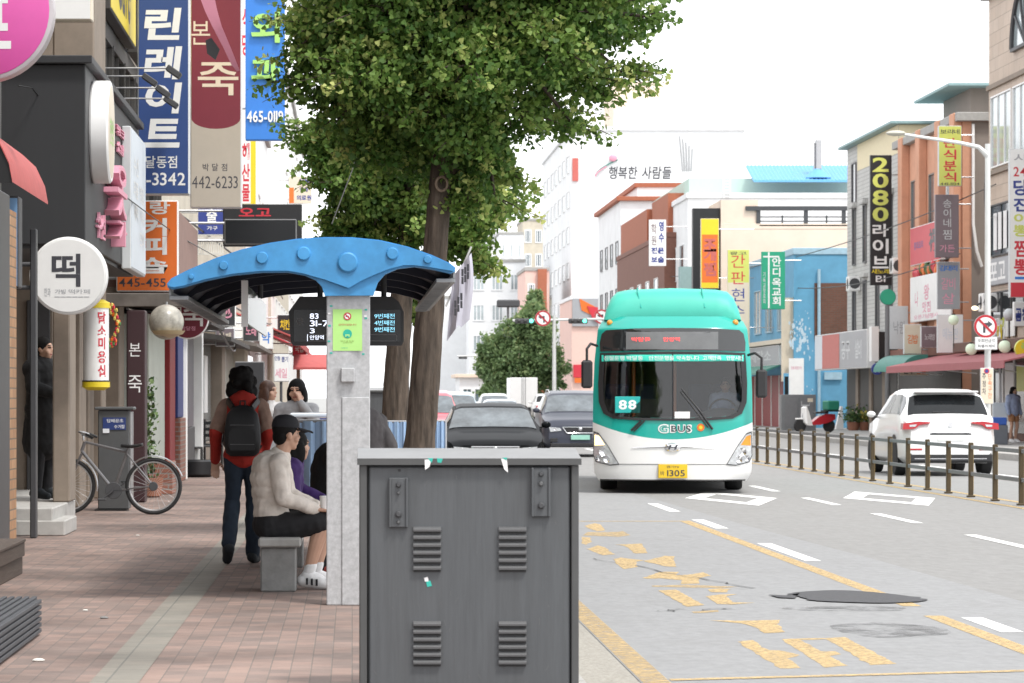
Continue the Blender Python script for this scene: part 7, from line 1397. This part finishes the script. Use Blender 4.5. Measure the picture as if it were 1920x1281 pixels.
q = MB(); q.m('dark_grey').box(ax(932, 285), ax(975, 285), 285, 286.2, az(576, 285), az(562, 285), .1); q.m('mid_grey').cyl((ax(953, 285), 285.6, az(576, 285)), (ax(953, 285), 285.6, az(690, 285)), .1); q.cyl((ax(953, 285), 285.6, az(690, 285)), (ax(953, 285), 285.6, 0), .12); tag(q.build('camera_gantry'), 'dark horizontal camera box on a grey post above the street tree', 'camera')
# flower pots by the blue wall
for k, (px, hgt, lb) in enumerate(((1600, .75, 'plain green bushy pot plant beside the folded board'), (1622, .65, 'yellow flecked bushy plant in a terracotta pot beside the folded board'))):
    Y = 141; t = thing('pot_plant', lb, 'plant', (ax(px, Y), Y, .15), world=True); q = MB(); q.m('terracotta').lathe([(.2, .16), (.28, .5), (.24, .5)], (ax(px, Y), Y, 0), 16); q.build('pot', t)
    r = random.Random(k); q = MB(); leaves(q, 320, lambda r: (ax(px, Y)+r.gauss(0, .22), Y+r.gauss(0, .2), .55+abs(r.gauss(0, .3))*hgt), .13, ['leaf_a', 'leaf_b', 'wreath_y' if k else 'leaf_c'], r); q.build('foliage', t, smooth=0)
q = MB(); q.m('s_white').prism([(ax(1567, 146), .16), (ax(1582, 146), .16), (ax(1580, 146), az(762, 146)), (ax(1577, 146), az(762, 146))], (0, 146, 0), UX, UZ, (0, .4, 0)); tag(q.build('folding_sign'), 'white folded board leaning by the pots', 'sign')
M('crate_blue', (.02, .09, .4), .5); M('bin_grey', (.12, .13, .15), .6)
q = MB(); q.m('crate_blue').box(ax(1862, 100), ax(1888, 100), 100, 101.6, az(797, 100), az(783, 100), .02); q.m('bin_grey').box(ax(1860, 100), ax(1890, 100), 100, 101.6, .15, az(797, 100)-.001, .02); tag(q.build('goods_stand'), 'dark stand with a blue top tray behind the lamp pole', 'stand')
q = MB(); q.m('s_pale').box(ax(1862, 104), ax(1905, 104), 104, 104.1, az(790, 104), az(755, 104), .01); q.m('steel').cyl((ax(1876, 104), 104.05, .15), (ax(1876, 104), 104.05, az(670, 104)), .04); tag(q.build('fabric_screen'), 'pale blue screen on a thin pole by the woman in shorts', 'screen')
t = thing('market_stall', 'brown wooden market stall with a red canopy past the woman in grey', 'stall', (ax(590, 105), 105, .15), world=True); Y = 105; x0, x1 = ax(556, Y), ax(624, Y)
q = MB(); q.m('awning_red').loft([[(x0-.1, y, 2.35+d), (x1+.1, y, 2.35+d), (x1+.1, y, 2.42+d), (x0-.1, y, 2.42+d)] for y, d in ((Y-.4, 0), (Y+.8, .4), (Y+2, .1))]); q.build('canopy', t)
q = MB(); q.m('wood_brown')
for x in (x0, x1-.08):
    for y in (Y, Y+1.8): q.box(x, x+.08, y, y+.08, .15, 2.5)
q.parts('post', t); q = MB(); q.m('wood_brown').box(x0+.09, x1-.09, Y+.1, Y+1.7, .15, 1.05, .02); q.m('s_rose').box(x0+.12, x0+.45, Y+.08, Y+.099, .5, 1.0); q.m('s_cream').box(x0+.5, x0+.9, Y+.08, Y+.099, .4, 1.0); q.build('counter', t)
# trees / stalls on the left pavement beyond the shelter
M('tarp_blue', (.36, .52, .74), .7, var=.12, scale=3)
def tarp(name, label, px0, px1, py0, py1, Y, seed):
    r = random.Random(seed); n = 22; x0, x1 = ax(px0, Y), ax(px1, Y); t = thing(name, label, 'tarpaulin', ((x0+x1)/2, Y, .15), world=True)
    q = MB(); q.m('tarp_blue'); F_ = [Y+.012*math.sin(i*.8+seed)+.006*math.sin(i*1.9) for i in range(n+1)]
    q.loft([[(x0+(x1-x0)*i/n, F_[i]*1+(.012*math.sin(i*.7+z) if z < 1 else 0), z) for i in range(n+1)] + [(x0+(x1-x0)*i/n, F_[i]+.012+(.012*math.sin(i*.7+z) if z < 1 else 0), z) for i in range(n, -1, -1)] for z in np.linspace(az(py1, Y), az(py0, Y), 7)]); q.build('cloth', t)
    q = MB(); q.m('steel').cyl((x0, Y+.02, az(py0, Y)), (x1, Y+.02, az(py0, Y)), .015); q.cyl((x0, Y+.03, .15), (x0, Y+.03, az(py0, Y)), .018); q.cyl((x1, Y+.03, .15), (x1, Y+.03, az(py0, Y)), .018); q.build('rack', t)
tarp('tarpaulin_screen', 'light blue tarpaulin on a rack behind the seated people', 562, 640, 790, 950, 31, 1); tarp('tarpaulin_screen', 'light blue tarpaulin between the shelter post and the front trunk', 724, 762, 791, 880, 37.5, 2); tarp('tarpaulin_screen', 'light blue tarpaulin strip between the front trunk and the black sedan', 808, 835, 790, 880, 37.5, 4)
q = MB(); q.m('s_pale').box(ax(543, 32), ax(640, 32), 32, 32.9, az(783, 32), az(775, 32), .01); q.m('s_navy').box(ax(600, 32), ax(640, 32), 31.97, 31.999, az(800, 32), az(784, 32)); q.m('steel')
for px in (546, 636): q.cyl((ax(px, 32.4), 32.4, .15), (ax(px, 32.4), 32.4, az(783, 32)), .02)
tag(q.build('stall_table'), 'pale blue vendor table edge below the woman in grey', 'table')
cb2 = thing('service_cabinet', 'second dark grey cabinet half hidden behind the front tree trunk', 'cabinet', (ax(738, 52), 52, .15)); dr2 = cabinet(cb2, .95, .5, az(732, 52)-.15, 0); louvres(dr2, -.12, .03, .95, 6, .05); louvres(dr2, .08, .2, .95, 6, .05)
fg = thing('national_flag', 'white flag with black bars hanging at a slant from the tree side pole', 'flag', (ax(860, 40), 40, 1.8), world=True)
Yg = 40; M('flag_cloth', (.50, .49, .56), .8, var=.08); q = MB(); q.m('flag_cloth'); n = 14
top_ = [(876, 475), (868, 492), (858, 510), (850, 530)]; rows = []
rows = []
for j in range(11):
    f = j/10; row = []
    for i in range(9):
        g = i/8; xl = 848-10*f; xr = 884+4*math.sin(f*4); yl = 520+120*f; yr = 474+105*f+ (20*f if g > .5 else 0)
        row.append((ax(xl+(xr-xl)*g, Yg), Yg+.06*math.sin(g*7+f*2)*f+.03*math.sin(g*13), az(yl+(yr-yl)*g, Yg)))
    rows.append(row)
q.loft(rows, closed=False, caps=False)
def fpt(g, f): i, j = g*8, f*10; a = rows[min(int(j), 10)][min(int(i), 8)]; return Vector(a)
q.m('s_ink')
for (g0, f0, dirn) in ((.55, .24, 1), (.3, .68, 1)):
    for k in range(3):
        c = fpt(g0+.13*k, f0); 
        for h_ in (-.03, .03) if k == 1 else (-.03, .03): q.box(c.x-.013, c.x+.013, Yg-.14, Yg-.132, c.z+h_*1.5-.042, c.z+h_*1.5+.042, X=None)
q.build('cloth', fg); q = MB(); q.m('pole_white').cyl((ax(836, Yg), Yg+.05, az(575, Yg)), (ax(884, Yg), Yg+.05, az(462, Yg)), .012); q.build('pole', fg)
# ---------------------------------------------------------------- people
M('skin', (.52, .31, .22), .5, var=.06, scale=12); M('skin_tan', (.36, .20, .13), .5, var=.06, scale=12); M('lips', (.35, .1, .09), .5); M('eye_dark', (.02, .015, .012), .3); M('hair_black', (.007, .006, .006), .75, var=.5, scale=40, stretch=(3, 3, .3), spec=.2); M('hair_brown', (.07, .03, .018), .45, var=.4, scale=40)
for nm, c in (('knit_cream', (.66, .60, .54)), ('knit_grey', (.36, .36, .37)), ('denim', (.013, .024, .042)), ('short_black', (.010, .010, .012)), ('coat_black', (.008, .008, .009)), ('jacket_red', (.36, .02, .012)), ('jacket_tan', (.27, .17, .13)), ('jacket_purple', (.05, .02, .12)), ('jacket_grey', (.075, .068, .07)), ('shirt_blue', (.35, .42, .6)), ('shorts_tan', (.4, .2, .1)), ('shoe_white', (.72, .72, .72)), ('shoe_dark', (.02, .025, .03)), ('cap_black', (.012, .012, .016)), ('sock_white', (.7, .7, .7)), ('scarf_pat', (.3, .05, .04)), ('apron_white', (.7, .68, .66))):
    M(nm, c, .85, var=.18, scale=14, bump=.12)
V = Vector
def hand(q, wr, d, side, curl=.5, up=(0, 0, 1)):
    """palm, four unequal bent fingers and a thumb leaving the side of the palm; d = direction of the hand"""
    d = V(d).normalized(); s_ = d.cross(V(up)).normalized()*side; n = s_.cross(d).normalized()*side; wr = V(wr)
    if n.z > 0: n = -n
    for t in (-.024, -.008, .008, .024): q.cap(wr+s_*t*.7, .016, wr+d*.085+s_*t, .0125, 8)
    for k, (t, L) in enumerate(((-.03, .058), (-.0105, .07), (.0105, .078), (.03, .068))):
        b0 = wr+d*.088+s_*t; b1 = b0+(d*math.cos(curl*.6)+n*math.sin(curl*.6))*L*.55; b2 = b1+(d*math.cos(curl*1.5)+n*math.sin(curl*1.5))*L*.45
        q.cap(b0, .0095, b1, .0085, 7); q.cap(b1, .0085, b2, .007, 7)
    t0 = wr+d*.03+s_*.03; t1 = t0+(d*.6+s_*.75+n*.2).normalized()*.04; q.cap(t0, .0125, t1, .0105, 7); q.cap(t1, .0105, t1+(d*.9+s_*.2+n*.3).normalized()*.034, .008, 7)
def head(q, c, yaw, pitch=0, s=1.):
    """skull, jaw, nose, ears; face looks along -Y before turning; returns the turning matrix"""
    X = Matrix.Translation(V(c)) @ Matrix.Rotation(yaw, 4, 'Z') @ Matrix.Rotation(pitch, 4, 'X') @ Matrix.Scale(s, 4)
    q.ell((0, .012, .025), (.073, .093, .092), 20, 14, X); q.ell((0, -.022, -.045), (.056, .066, .068), 18, 12, X); q.ell((0, -.055, -.092), (.026, .024, .02), 12, 8, X)
    q.ell((0, -.092, -.018), (.0115, .016, .017), 10, 7, X); q.ell((0, -.085, .008), (.009, .01, .026), 8, 6, X); q.ell((0, -.078, -.062), (.023, .012, .011), 10, 6, X)
    for sx in (-1, 1): q.ell((sx*.076, .016, -.012), (.012, .021, .032), 10, 7, X); q.ell((sx*.045, -.05, -.035), (.025, .025, .025), 10, 7, X); q.ell((sx*.03, -.076, .03), (.026, .012, .011), 10, 6, X)
    return X
def facepaint(o, X, mats0=1):
    I = X.inverted()
    def f(c):
        p = I @ c
        if p.y < -.035:
            for sx in (-1, 1):
                if abs(p.x-sx*.031) < .0155 and abs(p.z-.009) < .0065: return 1
                if abs(p.x-sx*.031) < .021 and abs(p.z-.032) < .0045: return 1
            if abs(p.x) < .022 and abs(p.z+.062) < .0075: return 2
    paint(o, f)
def STAND(**k):
    J = dict(pel=(0, 0, .93), chest=(0, 0, 1.25), neck=(0, .01, 1.42), head=(0, -.02, 1.56), hyaw=0., hpitch=0., sw=.17, hw=.085,
             elL=(.24, .02, 1.13), wrL=(.25, -.06, .88), hdL=(0, -.2, -1), elR=(-.24, .02, 1.13), wrR=(-.25, -.06, .88), hdR=(0, -.2, -1),
             knL=(.095, -.03, .5), anL=(.095, .02, .09), toL=(.11, -.14, .03), knR=(-.095, -.03, .5), anR=(-.095, .02, .09), toR=(-.11, -.14, .03), curl=.6)
    J.update(k); return J
def person(label, loc, rz, J, wear, hair=None, voxel=.009, scale=1., skin='skin', male=False, name='person', group=None):
    """wear: list of (name, material, parts) with parts from torso, armL/R (to wrist), shortarm, hips, thigh, calf, shoe"""
    root = thing(name, label, 'person', loc, rz, group); root.scale = (scale,)*3
    pel, ch, nk = V(J['pel']), V(J['chest']), V(J['neck']); ax_ = (ch-pel).normalized(); f = V((0, -1, 0))
    shL = nk+V((J['sw'], .0, -.07)) if 'shL' not in J else V(J['shL']); shR = nk+V((-J['sw'], .0, -.07)) if 'shR' not in J else V(J['shR'])
    hpL = pel+V((J['hw'], 0, -.03)); hpR = pel+V((-J['hw'], 0, -.03))
    T = 1.06 if male else .97
    def torso(q, e):
        for k, (t, w_, dd) in enumerate(((0, .155, .115), (.25, .148, .112), (.5, .142, .108), (.75, .155, .115), (1., .168, .118), (1.25, .16, .105))):
            c = pel.lerp(ch, t); q.ell(c, (w_*T+e, dd*T+e, .11+e), 18, 10)
        q.cap(shL, .058*T+e, shR, .058*T+e, 12); q.cap(ch, .09+e, nk-V((0, 0, .03)), .07+e, 12)
    def arm(q, S_, e):
        sh = shL if S_ == 'L' else shR; el, wr = V(J['el'+S_]), V(J['wr'+S_]); q.cap(sh, .052*T+e, el, .041*T+e, 12); q.cap(el, .041*T+e, wr, .029*T+e*.9, 12)
    def thigh(q, S_, e):
        hp = hpL if S_ == 'L' else hpR; q.cap(hp, .088*T+e, V(J['kn'+S_]), .058*T+e, 14)
    def calf(q, S_, e, flare=0): kn, an = V(J['kn'+S_]), V(J['an'+S_]); m_ = kn.lerp(an, .35)+V((0, .015, 0)); q.cap(kn, .056*T+e, m_, .058*T+e, 12); q.cap(m_, .058*T+e, an, .037*T+e+flare, 12)
    def foot(q, S_, e):
        an, to = V(J['an'+S_]), V(J['to'+S_]); d = (to-an); dh = V((d.x, d.y, 0)).normalized(); hl = an-dh*.035+V((0, 0, -.035)); q.cap(hl, .034+e, to, .030+e, 10); q.cap(an, .036+e, an.lerp(to, .5), .036+e, 10)
    q = MB(); q.m(skin).m('eye_dark').m('lips').m(skin)
    torso(q, -.012)
    for S_ in 'LR':
        arm(q, S_, -.004); thigh(q, S_, -.006); calf(q, S_, -.004); foot(q, S_, -.008)
        if J['hd'+S_] is not None: hand(q, J['wr'+S_], J['hd'+S_], 1 if S_ == 'L' else -1, J['curl'])
    q.cap(nk-V((0, 0, .05)), .056*T, V(J['head'])-V((0, -.015, .06)), .052*T, 12)
    X = head(q, J['head'], J['hyaw'], J['hpitch'], 1.0)
    body = q.build('body', root); remesh(body, min(voxel, .0065) if voxel < .012 else voxel, 1); facepaint(body, X)
    for nm, mt, parts in wear:
        q = MB(); q.m(mt)
        for p in parts:
            p, *o = p.split(':'); e = float(o[0]) if o else .014
            if p == 'torso': torso(q, e)
            elif p == 'hips': q.ell(pel, (.175*T+e, .13*T+e, .13), 16, 10); q.cap(hpL, .088*T+e, hpR, .088*T+e)
            elif p == 'arms': arm(q, 'L', e); arm(q, 'R', e)
            elif p == 'armL' or p == 'armR': arm(q, p[-1], e)
            elif p == 'upperarms':
                for S_, sh in (('L', shL), ('R', shR)): q.cap(sh, .056*T+e, sh.lerp(V(J['el'+S_]), .8), .05*T+e)
            elif p == 'thighs': thigh(q, 'L', e); thigh(q, 'R', e)
            elif p == 'shorts':
                for S_, hp in (('L', hpL), ('R', hpR)): kn = V(J['kn'+S_]); q.cap(hp, .09*T+e, hp.lerp(kn, float(o[1]) if len(o) > 1 else .8), .078*T+e, 14)
            elif p == 'calves': calf(q, 'L', e, .012); calf(q, 'R', e, .012)
            elif p == 'skirt': q.cap(pel, .15+e, pel+V((0, .02, -.35)), .17+e, 16)
            elif p == 'shoes': foot(q, 'L', e); foot(q, 'R', e)
            elif p == 'socks':
                for S_ in 'LR': an, kn = V(J['an'+S_]), V(J['kn'+S_]); q.cap(an, .043, an.lerp(kn, .2), .046)
            elif p == 'collar': q.cap(nk-V((0, -.0, .03)), .10+e, nk+V((0, .01, .01)), .08+e, 14)
            elif p == 'hood': q.ell(nk+V((0, .07, -.03)), (.125, .075, .10), 14, 9)
        o = q.build(nm, root); remesh(o, voxel, 2)
        if nm not in ('shoes', 'socks'): folds(o, .013 if nm == 'sweater' and male else .009)
    if hair:
        q = MB(); q.m(hair[0]); hair[1](q, X); o = q.build('hair', root); remesh(o, .008, 1)
    return root, X
def hair_short(q, X): q.ell((0, .022, .04), (.081, .098, .09), 18, 12, X); q.ell((0, .06, -.02), (.07, .05, .065), 14, 9, X); [q.ell((sx*.07, .01, .015), (.014, .03, .035), 8, 6, X) for sx in (-1, 1)]
def hair_bob(q, X):
    q.ell((0, .025, .035), (.092, .105, .095), 18, 12, X)
    for sx in (-1, 1): q.ell((sx*.082, .015, -.05), (.03, .055, .10), 12, 9, X); q.ell((sx*.07, .06, -.07), (.04, .05, .10), 12, 9, X)
    q.ell((0, .075, -.05), (.08, .05, .11), 12, 9, X)
def hair_big(q, X):
    r = random.Random(2)
    for k in range(46):
        t, ph = r.uniform(0, 6.28), r.uniform(-1.0, 1.5); p = (.092*math.cos(t)*math.cos(ph*.7), .03+.095*math.sin(t)*math.cos(ph*.7), .015+.11*math.sin(ph)-.04)
        if p[1] < -.04 and p[2] < .04: continue
        q.ell(p, r.uniform(.03, .05), 9, 7, X)
    q.ell((0, .04, .01), (.105, .10, .115), 14, 10, X)
    for sx in (-1, 0, 1): q.ell((sx*.075, .055, -.085), (.06, .055, .065), 12, 9, X)
def hair_long(q, X):
    hair_bob(q, X); q.ell((0, .08, -.16), (.10, .045, .16), 12, 9, X)
    for sx in (-1, 1): q.ell((sx*.085, .03, -.16), (.035, .04, .16), 10, 8, X)
def SIT(**k):
    J = STAND(pel=(0, .0, .50), chest=(0, -.03, .80), neck=(0, -.07, .965), head=(0, -.13, 1.105), knL=(.11, -.42, .485), knR=(-.11, -.40, .485), anL=(.11, -.36, .10), toL=(.12, -.50, .035), anR=(-.11, -.34, .10), toR=(-.12, -.48, .035),
              elL=(.22, -.13, .68), wrL=(.13, -.33, .60), hdL=(-.15, -1, -.1), elR=(-.22, -.10, .68), wrR=(-.12, -.32, .60), hdR=(.15, -1, -.15)); J.update(k); return J
GZ = .15
# man in the cream sweater on the bench, facing the road, head turned away
YM = 25.15; xm = -.60
J = SIT(head=(0.0, -.13, 1.125), hyaw=R(28), hpitch=.06, pel=(0, -.02, .475), chest=(0, -.0, .80), neck=(0, -.075, .985), knR=(-.10, -.41, .50), knL=(.13, -.44, .50), anR=(-.08, -.28, .10), toR=(-.09, -.44, .04), anL=(.11, -.33, .10), toL=(.12, -.48, .04), elR=(-.22, -.10, .67), wrR=(-.14, -.33, .585), hdR=(.12, -1, -.12))
p1, X1 = person('seated man in cream sweater, black shorts and backward looking cap', (xm, YM, GZ), R(90), J, [('sweater', 'knit_cream', ['torso:.012', 'arms:.018']), ('shorts', 'short_black', ['hips:.006', 'shorts:.012:.86']), ('socks', 'sock_white', ['socks']), ('shoes', 'shoe_white', ['shoes:.014'])], ('hair_black', hair_short), male=True, voxel=.01, skin='skin')
q = MB(); q.m('cap_black'); q.loft([[tuple(X1 @ V((.085*r_*math.cos(R(t)), .018+.104*r_*math.sin(R(t)), z))) for t in range(0, 360, 15)] for r_, z in ((1.0, .048), (1.0, .07), (.93, .10), (.75, .125), (.45, .138), (.05, .143))]); q.loft([[tuple(X1 @ V((x*(1 if i else .9), y_-.02*math.cos(x/.075*1.4), .058-(.012*(x/.07)**2)-.012*i+dz))) for x in np.linspace(-.07, .07, 9)] + [tuple(X1 @ V((x*(1 if i else .9), y_-.02*math.cos(x/.075*1.4), .05-(.012*(x/.07)**2)-.012*i+dz))) for x in np.linspace(.07, -.07, 9)] for i, (y_, dz) in enumerate(((-.055, 0), (-.11, 0), (-.17, 0)))]); q.build('cap', p1, smooth=60)
q = MB(); q.m('short_black')
for S_, yy in (('R', -.09), ('L', .12)):
    for k in range(3): c = V((yy-(.056 if S_ == 'R' else -.056), -.335-k*.035+(.06 if S_ == 'R' else 0), .07-k*.004)); q.box(c.x-.004, c.x+.004, c.y-.008, c.y+.008, c.z-.03, c.z+.018, X=None)
q.build('shoe_stripe', p1)
q = MB(); q.m('s_white').lathe([(.026, 0), (.034, .085), (.036, .09), (.03, .095), (0, .095)], (xm+.40, YM-.08, GZ+.585), 16); tag(q.build('paper_cup'), 'white paper cup held on the seated man\'s knee', 'cup')
# woman in the purple jacket further along the bench
J = SIT(hyaw=R(20), head=(0, -.15, 1.02), neck=(0, -.10, .91), chest=(0, -.05, .76), elR=(-.20, -.12, .62), wrR=(-.10, -.30, .55))
person('seated person in shiny purple jacket next to the man in cream', (-.57, 26.6, GZ), R(90), J, [('jacket', 'jacket_purple', ['torso:.04', 'arms:.03']), ('trousers', 'short_black', ['hips:.01', 'thighs:.014', 'calves:.01']), ('shoes', 'scarf_pat', ['shoes:.012'])], ('hair_black', hair_bob), voxel=.012)
J = SIT(hyaw=R(-10))
person('seated person all in black on the bench beyond the purple jacket', (-.20, 27.8, GZ), R(90), J, [('coat', 'coat_black', ['torso:.05', 'arms:.035']), ('trousers', 'short_black', ['hips:.01', 'thighs:.018', 'calves:.012']), ('shoes', 'shoe_dark', ['shoes:.012'])], ('hair_black', hair_short), voxel=.014)
person('person in dark grey jacket standing half hidden behind the shelter post', (.10, 28.9, GZ), R(200), STAND(chest=(0, -.05, 1.2), neck=(0, -.12, 1.33), head=(0, -.2, 1.44), elL=(.25, .0, 1.05), elR=(-.25, 0, 1.05)), [('jacket', 'jacket_grey', ['torso:.045', 'arms:.034', 'hips:.03']), ('trousers', 'short_black', ['thighs:.015', 'calves:.012']), ('shoes', 'shoe_dark', ['shoes:.012'])], ('hair_black', hair_short), voxel=.014, scale=.93)
# woman walking away with a backpack
YK = 29.0; xw = ax(456, YK)
J = STAND(pel=(0, 0, .90), chest=(0, -.02, 1.20), neck=(0, -.03, 1.365), head=(0.02, -.05, 1.51), hyaw=R(8), sw=.14, hw=.075, elL=(.225, .04, 1.08), wrL=(.235, -.08, .86), elR=(-.21, .06, 1.08), wrR=(-.17, -.10, .93), knL=(.085, -.10, .50), anL=(.11, .12, .13), toL=(.13, .0, .03), knR=(-.085, -.06, .5), anR=(-.08, -.02, .09), toR=(-.10, -.17, .035))
J.update(anL=(.115, .16, .17), toL=(.13, .07, .04), knL=(.09, -.03, .5))
p2, X2 = person('woman in red and tan jacket walking away with black curly hair', (xw, YK, GZ), R(180), J, [('jacket', 'jacket_red', ['torso:.014', 'arms:.016', 'collar:.016', 'hood']), ('shoulder_panel', 'jacket_tan', ['upperarms:.021']), ('jeans', 'denim', ['hips:-.015', 'thighs:.002', 'calves:.012']), ('shoes', 'shoe_dark', ['shoes:.014'])], ('hair_black', hair_big), voxel=.011, scale=1.01)
bp = thing('backpack', 'black backpack on the walking woman\'s red jacket', 'backpack', (xw, YK, GZ), R(180))
M('pack_black', (.014, .014, .016), .6, var=.3, scale=8)
q = MB(); q.m('pack_black'); secs = []
for z, w_, d_ in ((.90, .10, .05), (.93, .14, .10), (1.02, .155, .13), (1.14, .15, .125), (1.25, .13, .10), (1.31, .08, .06), (1.325, .03, .03)): secs.append([(a_*w_, .125+d_*.5+b_*d_*.55, z) for a_, b_ in [(abs(math.cos(t))**.6*math.copysign(1, math.cos(t)), abs(math.sin(t))**.6*math.copysign(1, math.sin(t))) for t in [2*math.pi*i/24 for i in range(24)]]])
q.loft(secs); q.build('bag', bp, smooth=60)
q = MB(); q.m('pack_black')
q.loft([[(a_, .25+.012*math.sin(i), z) for a_ in ()] or [(-w_, .225, z), (w_, .225, z), (w_, .262, z), (-w_, .262, z)] for i, (w_, z) in enumerate(((.10, .95), (.115, 1.0), (.11, 1.1), (.08, 1.13)))]); q.build('front_pocket', bp)
q = MB(); q.m('black')
for sx in (-1, 1): q.tube([(sx*.08, .15, 1.30), (sx*.125, .08, 1.36), (sx*.13, -.06, 1.35), (sx*.14, -.155, 1.2), (sx*.16, -.10, 1.0), (sx*.12, .12, .95)], .016, 6, flat=2)
q.tube([(-.02, .16, 1.32), (-.02, .17, 1.36), (.02, .17, 1.36), (.02, .16, 1.32)], .008, 6); q.build('strap', bp)
for z in (1.0, 1.16): q = MB(); q.m('mid_grey').tube([(x, .262 if z < 1.1 else .262-.2*abs(x)**1.4, z) for x in np.linspace(-.1, .1, 7)], .003, 4); q.build('zip', bp)
# woman in the grey sweater, hand at her mouth
YG = 35; J = STAND(head=(0, -.03, 1.55), hyaw=R(-14), hpitch=.1, elL=(.22, -.12, 1.17), wrL=(.05, -.205, 1.42), hdL=(-.25, .22, .95), elR=(-.25, .02, 1.12), wrR=(-.27, -.08, .9), curl=.9)
person('woman in grey sweater holding a hand before her mouth', (ax(556, YG), YG, GZ), 0, J, [('sweater', 'knit_grey', ['torso:.018', 'arms:.016', 'collar:-.012']), ('trousers', 'denim', ['hips:.01', 'thighs:.014', 'calves:.012']), ('shoes', 'shoe_dark', ['shoes:.012'])], ('hair_black', hair_bob), voxel=.011, scale=.94)
YH = 37.5; J = STAND(hyaw=R(40), head=(0, -.03, 1.6), neck=(0, .01, 1.45))
person('woman with long brown hair half hidden behind the walking woman', (ax(503, YH), YH, GZ), R(25), J, [('cardigan', 'apron_white', ['torso:.035', 'arms:.026']), ('skirt', 'jacket_tan', ['skirt:.02']), ('shoes', 'shoe_dark', ['shoes:.012'])], ('hair_brown', hair_long), voxel=.013, scale=.91)
# person in black in the doorway
YD_ = 37.9; J = STAND(hyaw=R(15), sw=.175, elL=(.24, -.05, 1.15), wrL=(.10, -.2, 1.12), hdL=(-1, -.1, -.1), elR=(-.24, -.05, 1.15), wrR=(-.1, -.21, 1.1), hdR=(1, -.1, -.1))
person('man in long black coat standing in the shop doorway', (ax(80, YD_), YD_, .43), R(60), J, [('coat', 'coat_black', ['torso:.045', 'arms:.03', 'hips:.04', 'skirt:.03']), ('trousers', 'short_black', ['thighs:.012', 'calves:.012']), ('shoes', 'shoe_dark', ['shoes:.012'])], ('hair_black', hair_short), voxel=.012, scale=1.05, male=True)
# women on the right pavement
YR = 104; J = STAND(knL=(.11, -.06, .5), anL=(.12, .04, .09)); 
person('woman in pale blue shirt and tan shorts standing beyond the lamp pole', (ax(1900, YR), YR, .15), R(35), J, [('shirt', 'shirt_blue', ['torso:.05', 'arms:.035', 'hips:.02']), ('shorts', 'shorts_tan', ['shorts:.02:.5']), ('shoes', 'shoe_white', ['shoes:.014'])], ('hair_black', hair_long), voxel=.016, skin='skin')
# bus driver
dl = Matrix.Translation(bus.location) @ Matrix.Rotation(R(-4.6), 4, 'Z') @ V((.86, 1.32, .62))
person('bus driver in pale shirt seated behind the windscreen', tuple(dl), R(-4.6), SIT(wrL=(.12, -.33, .72), wrR=(-.16, -.33, .72)), [('shirt', 'shirt_blue', ['torso:.03', 'arms:.025']), ('trousers', 'short_black', ['hips:.01', 'thighs:.014', 'calves:.01']), ('shoes', 'shoe_dark', ['shoes:.01'])], ('hair_black', hair_short), voxel=.016, male=True)
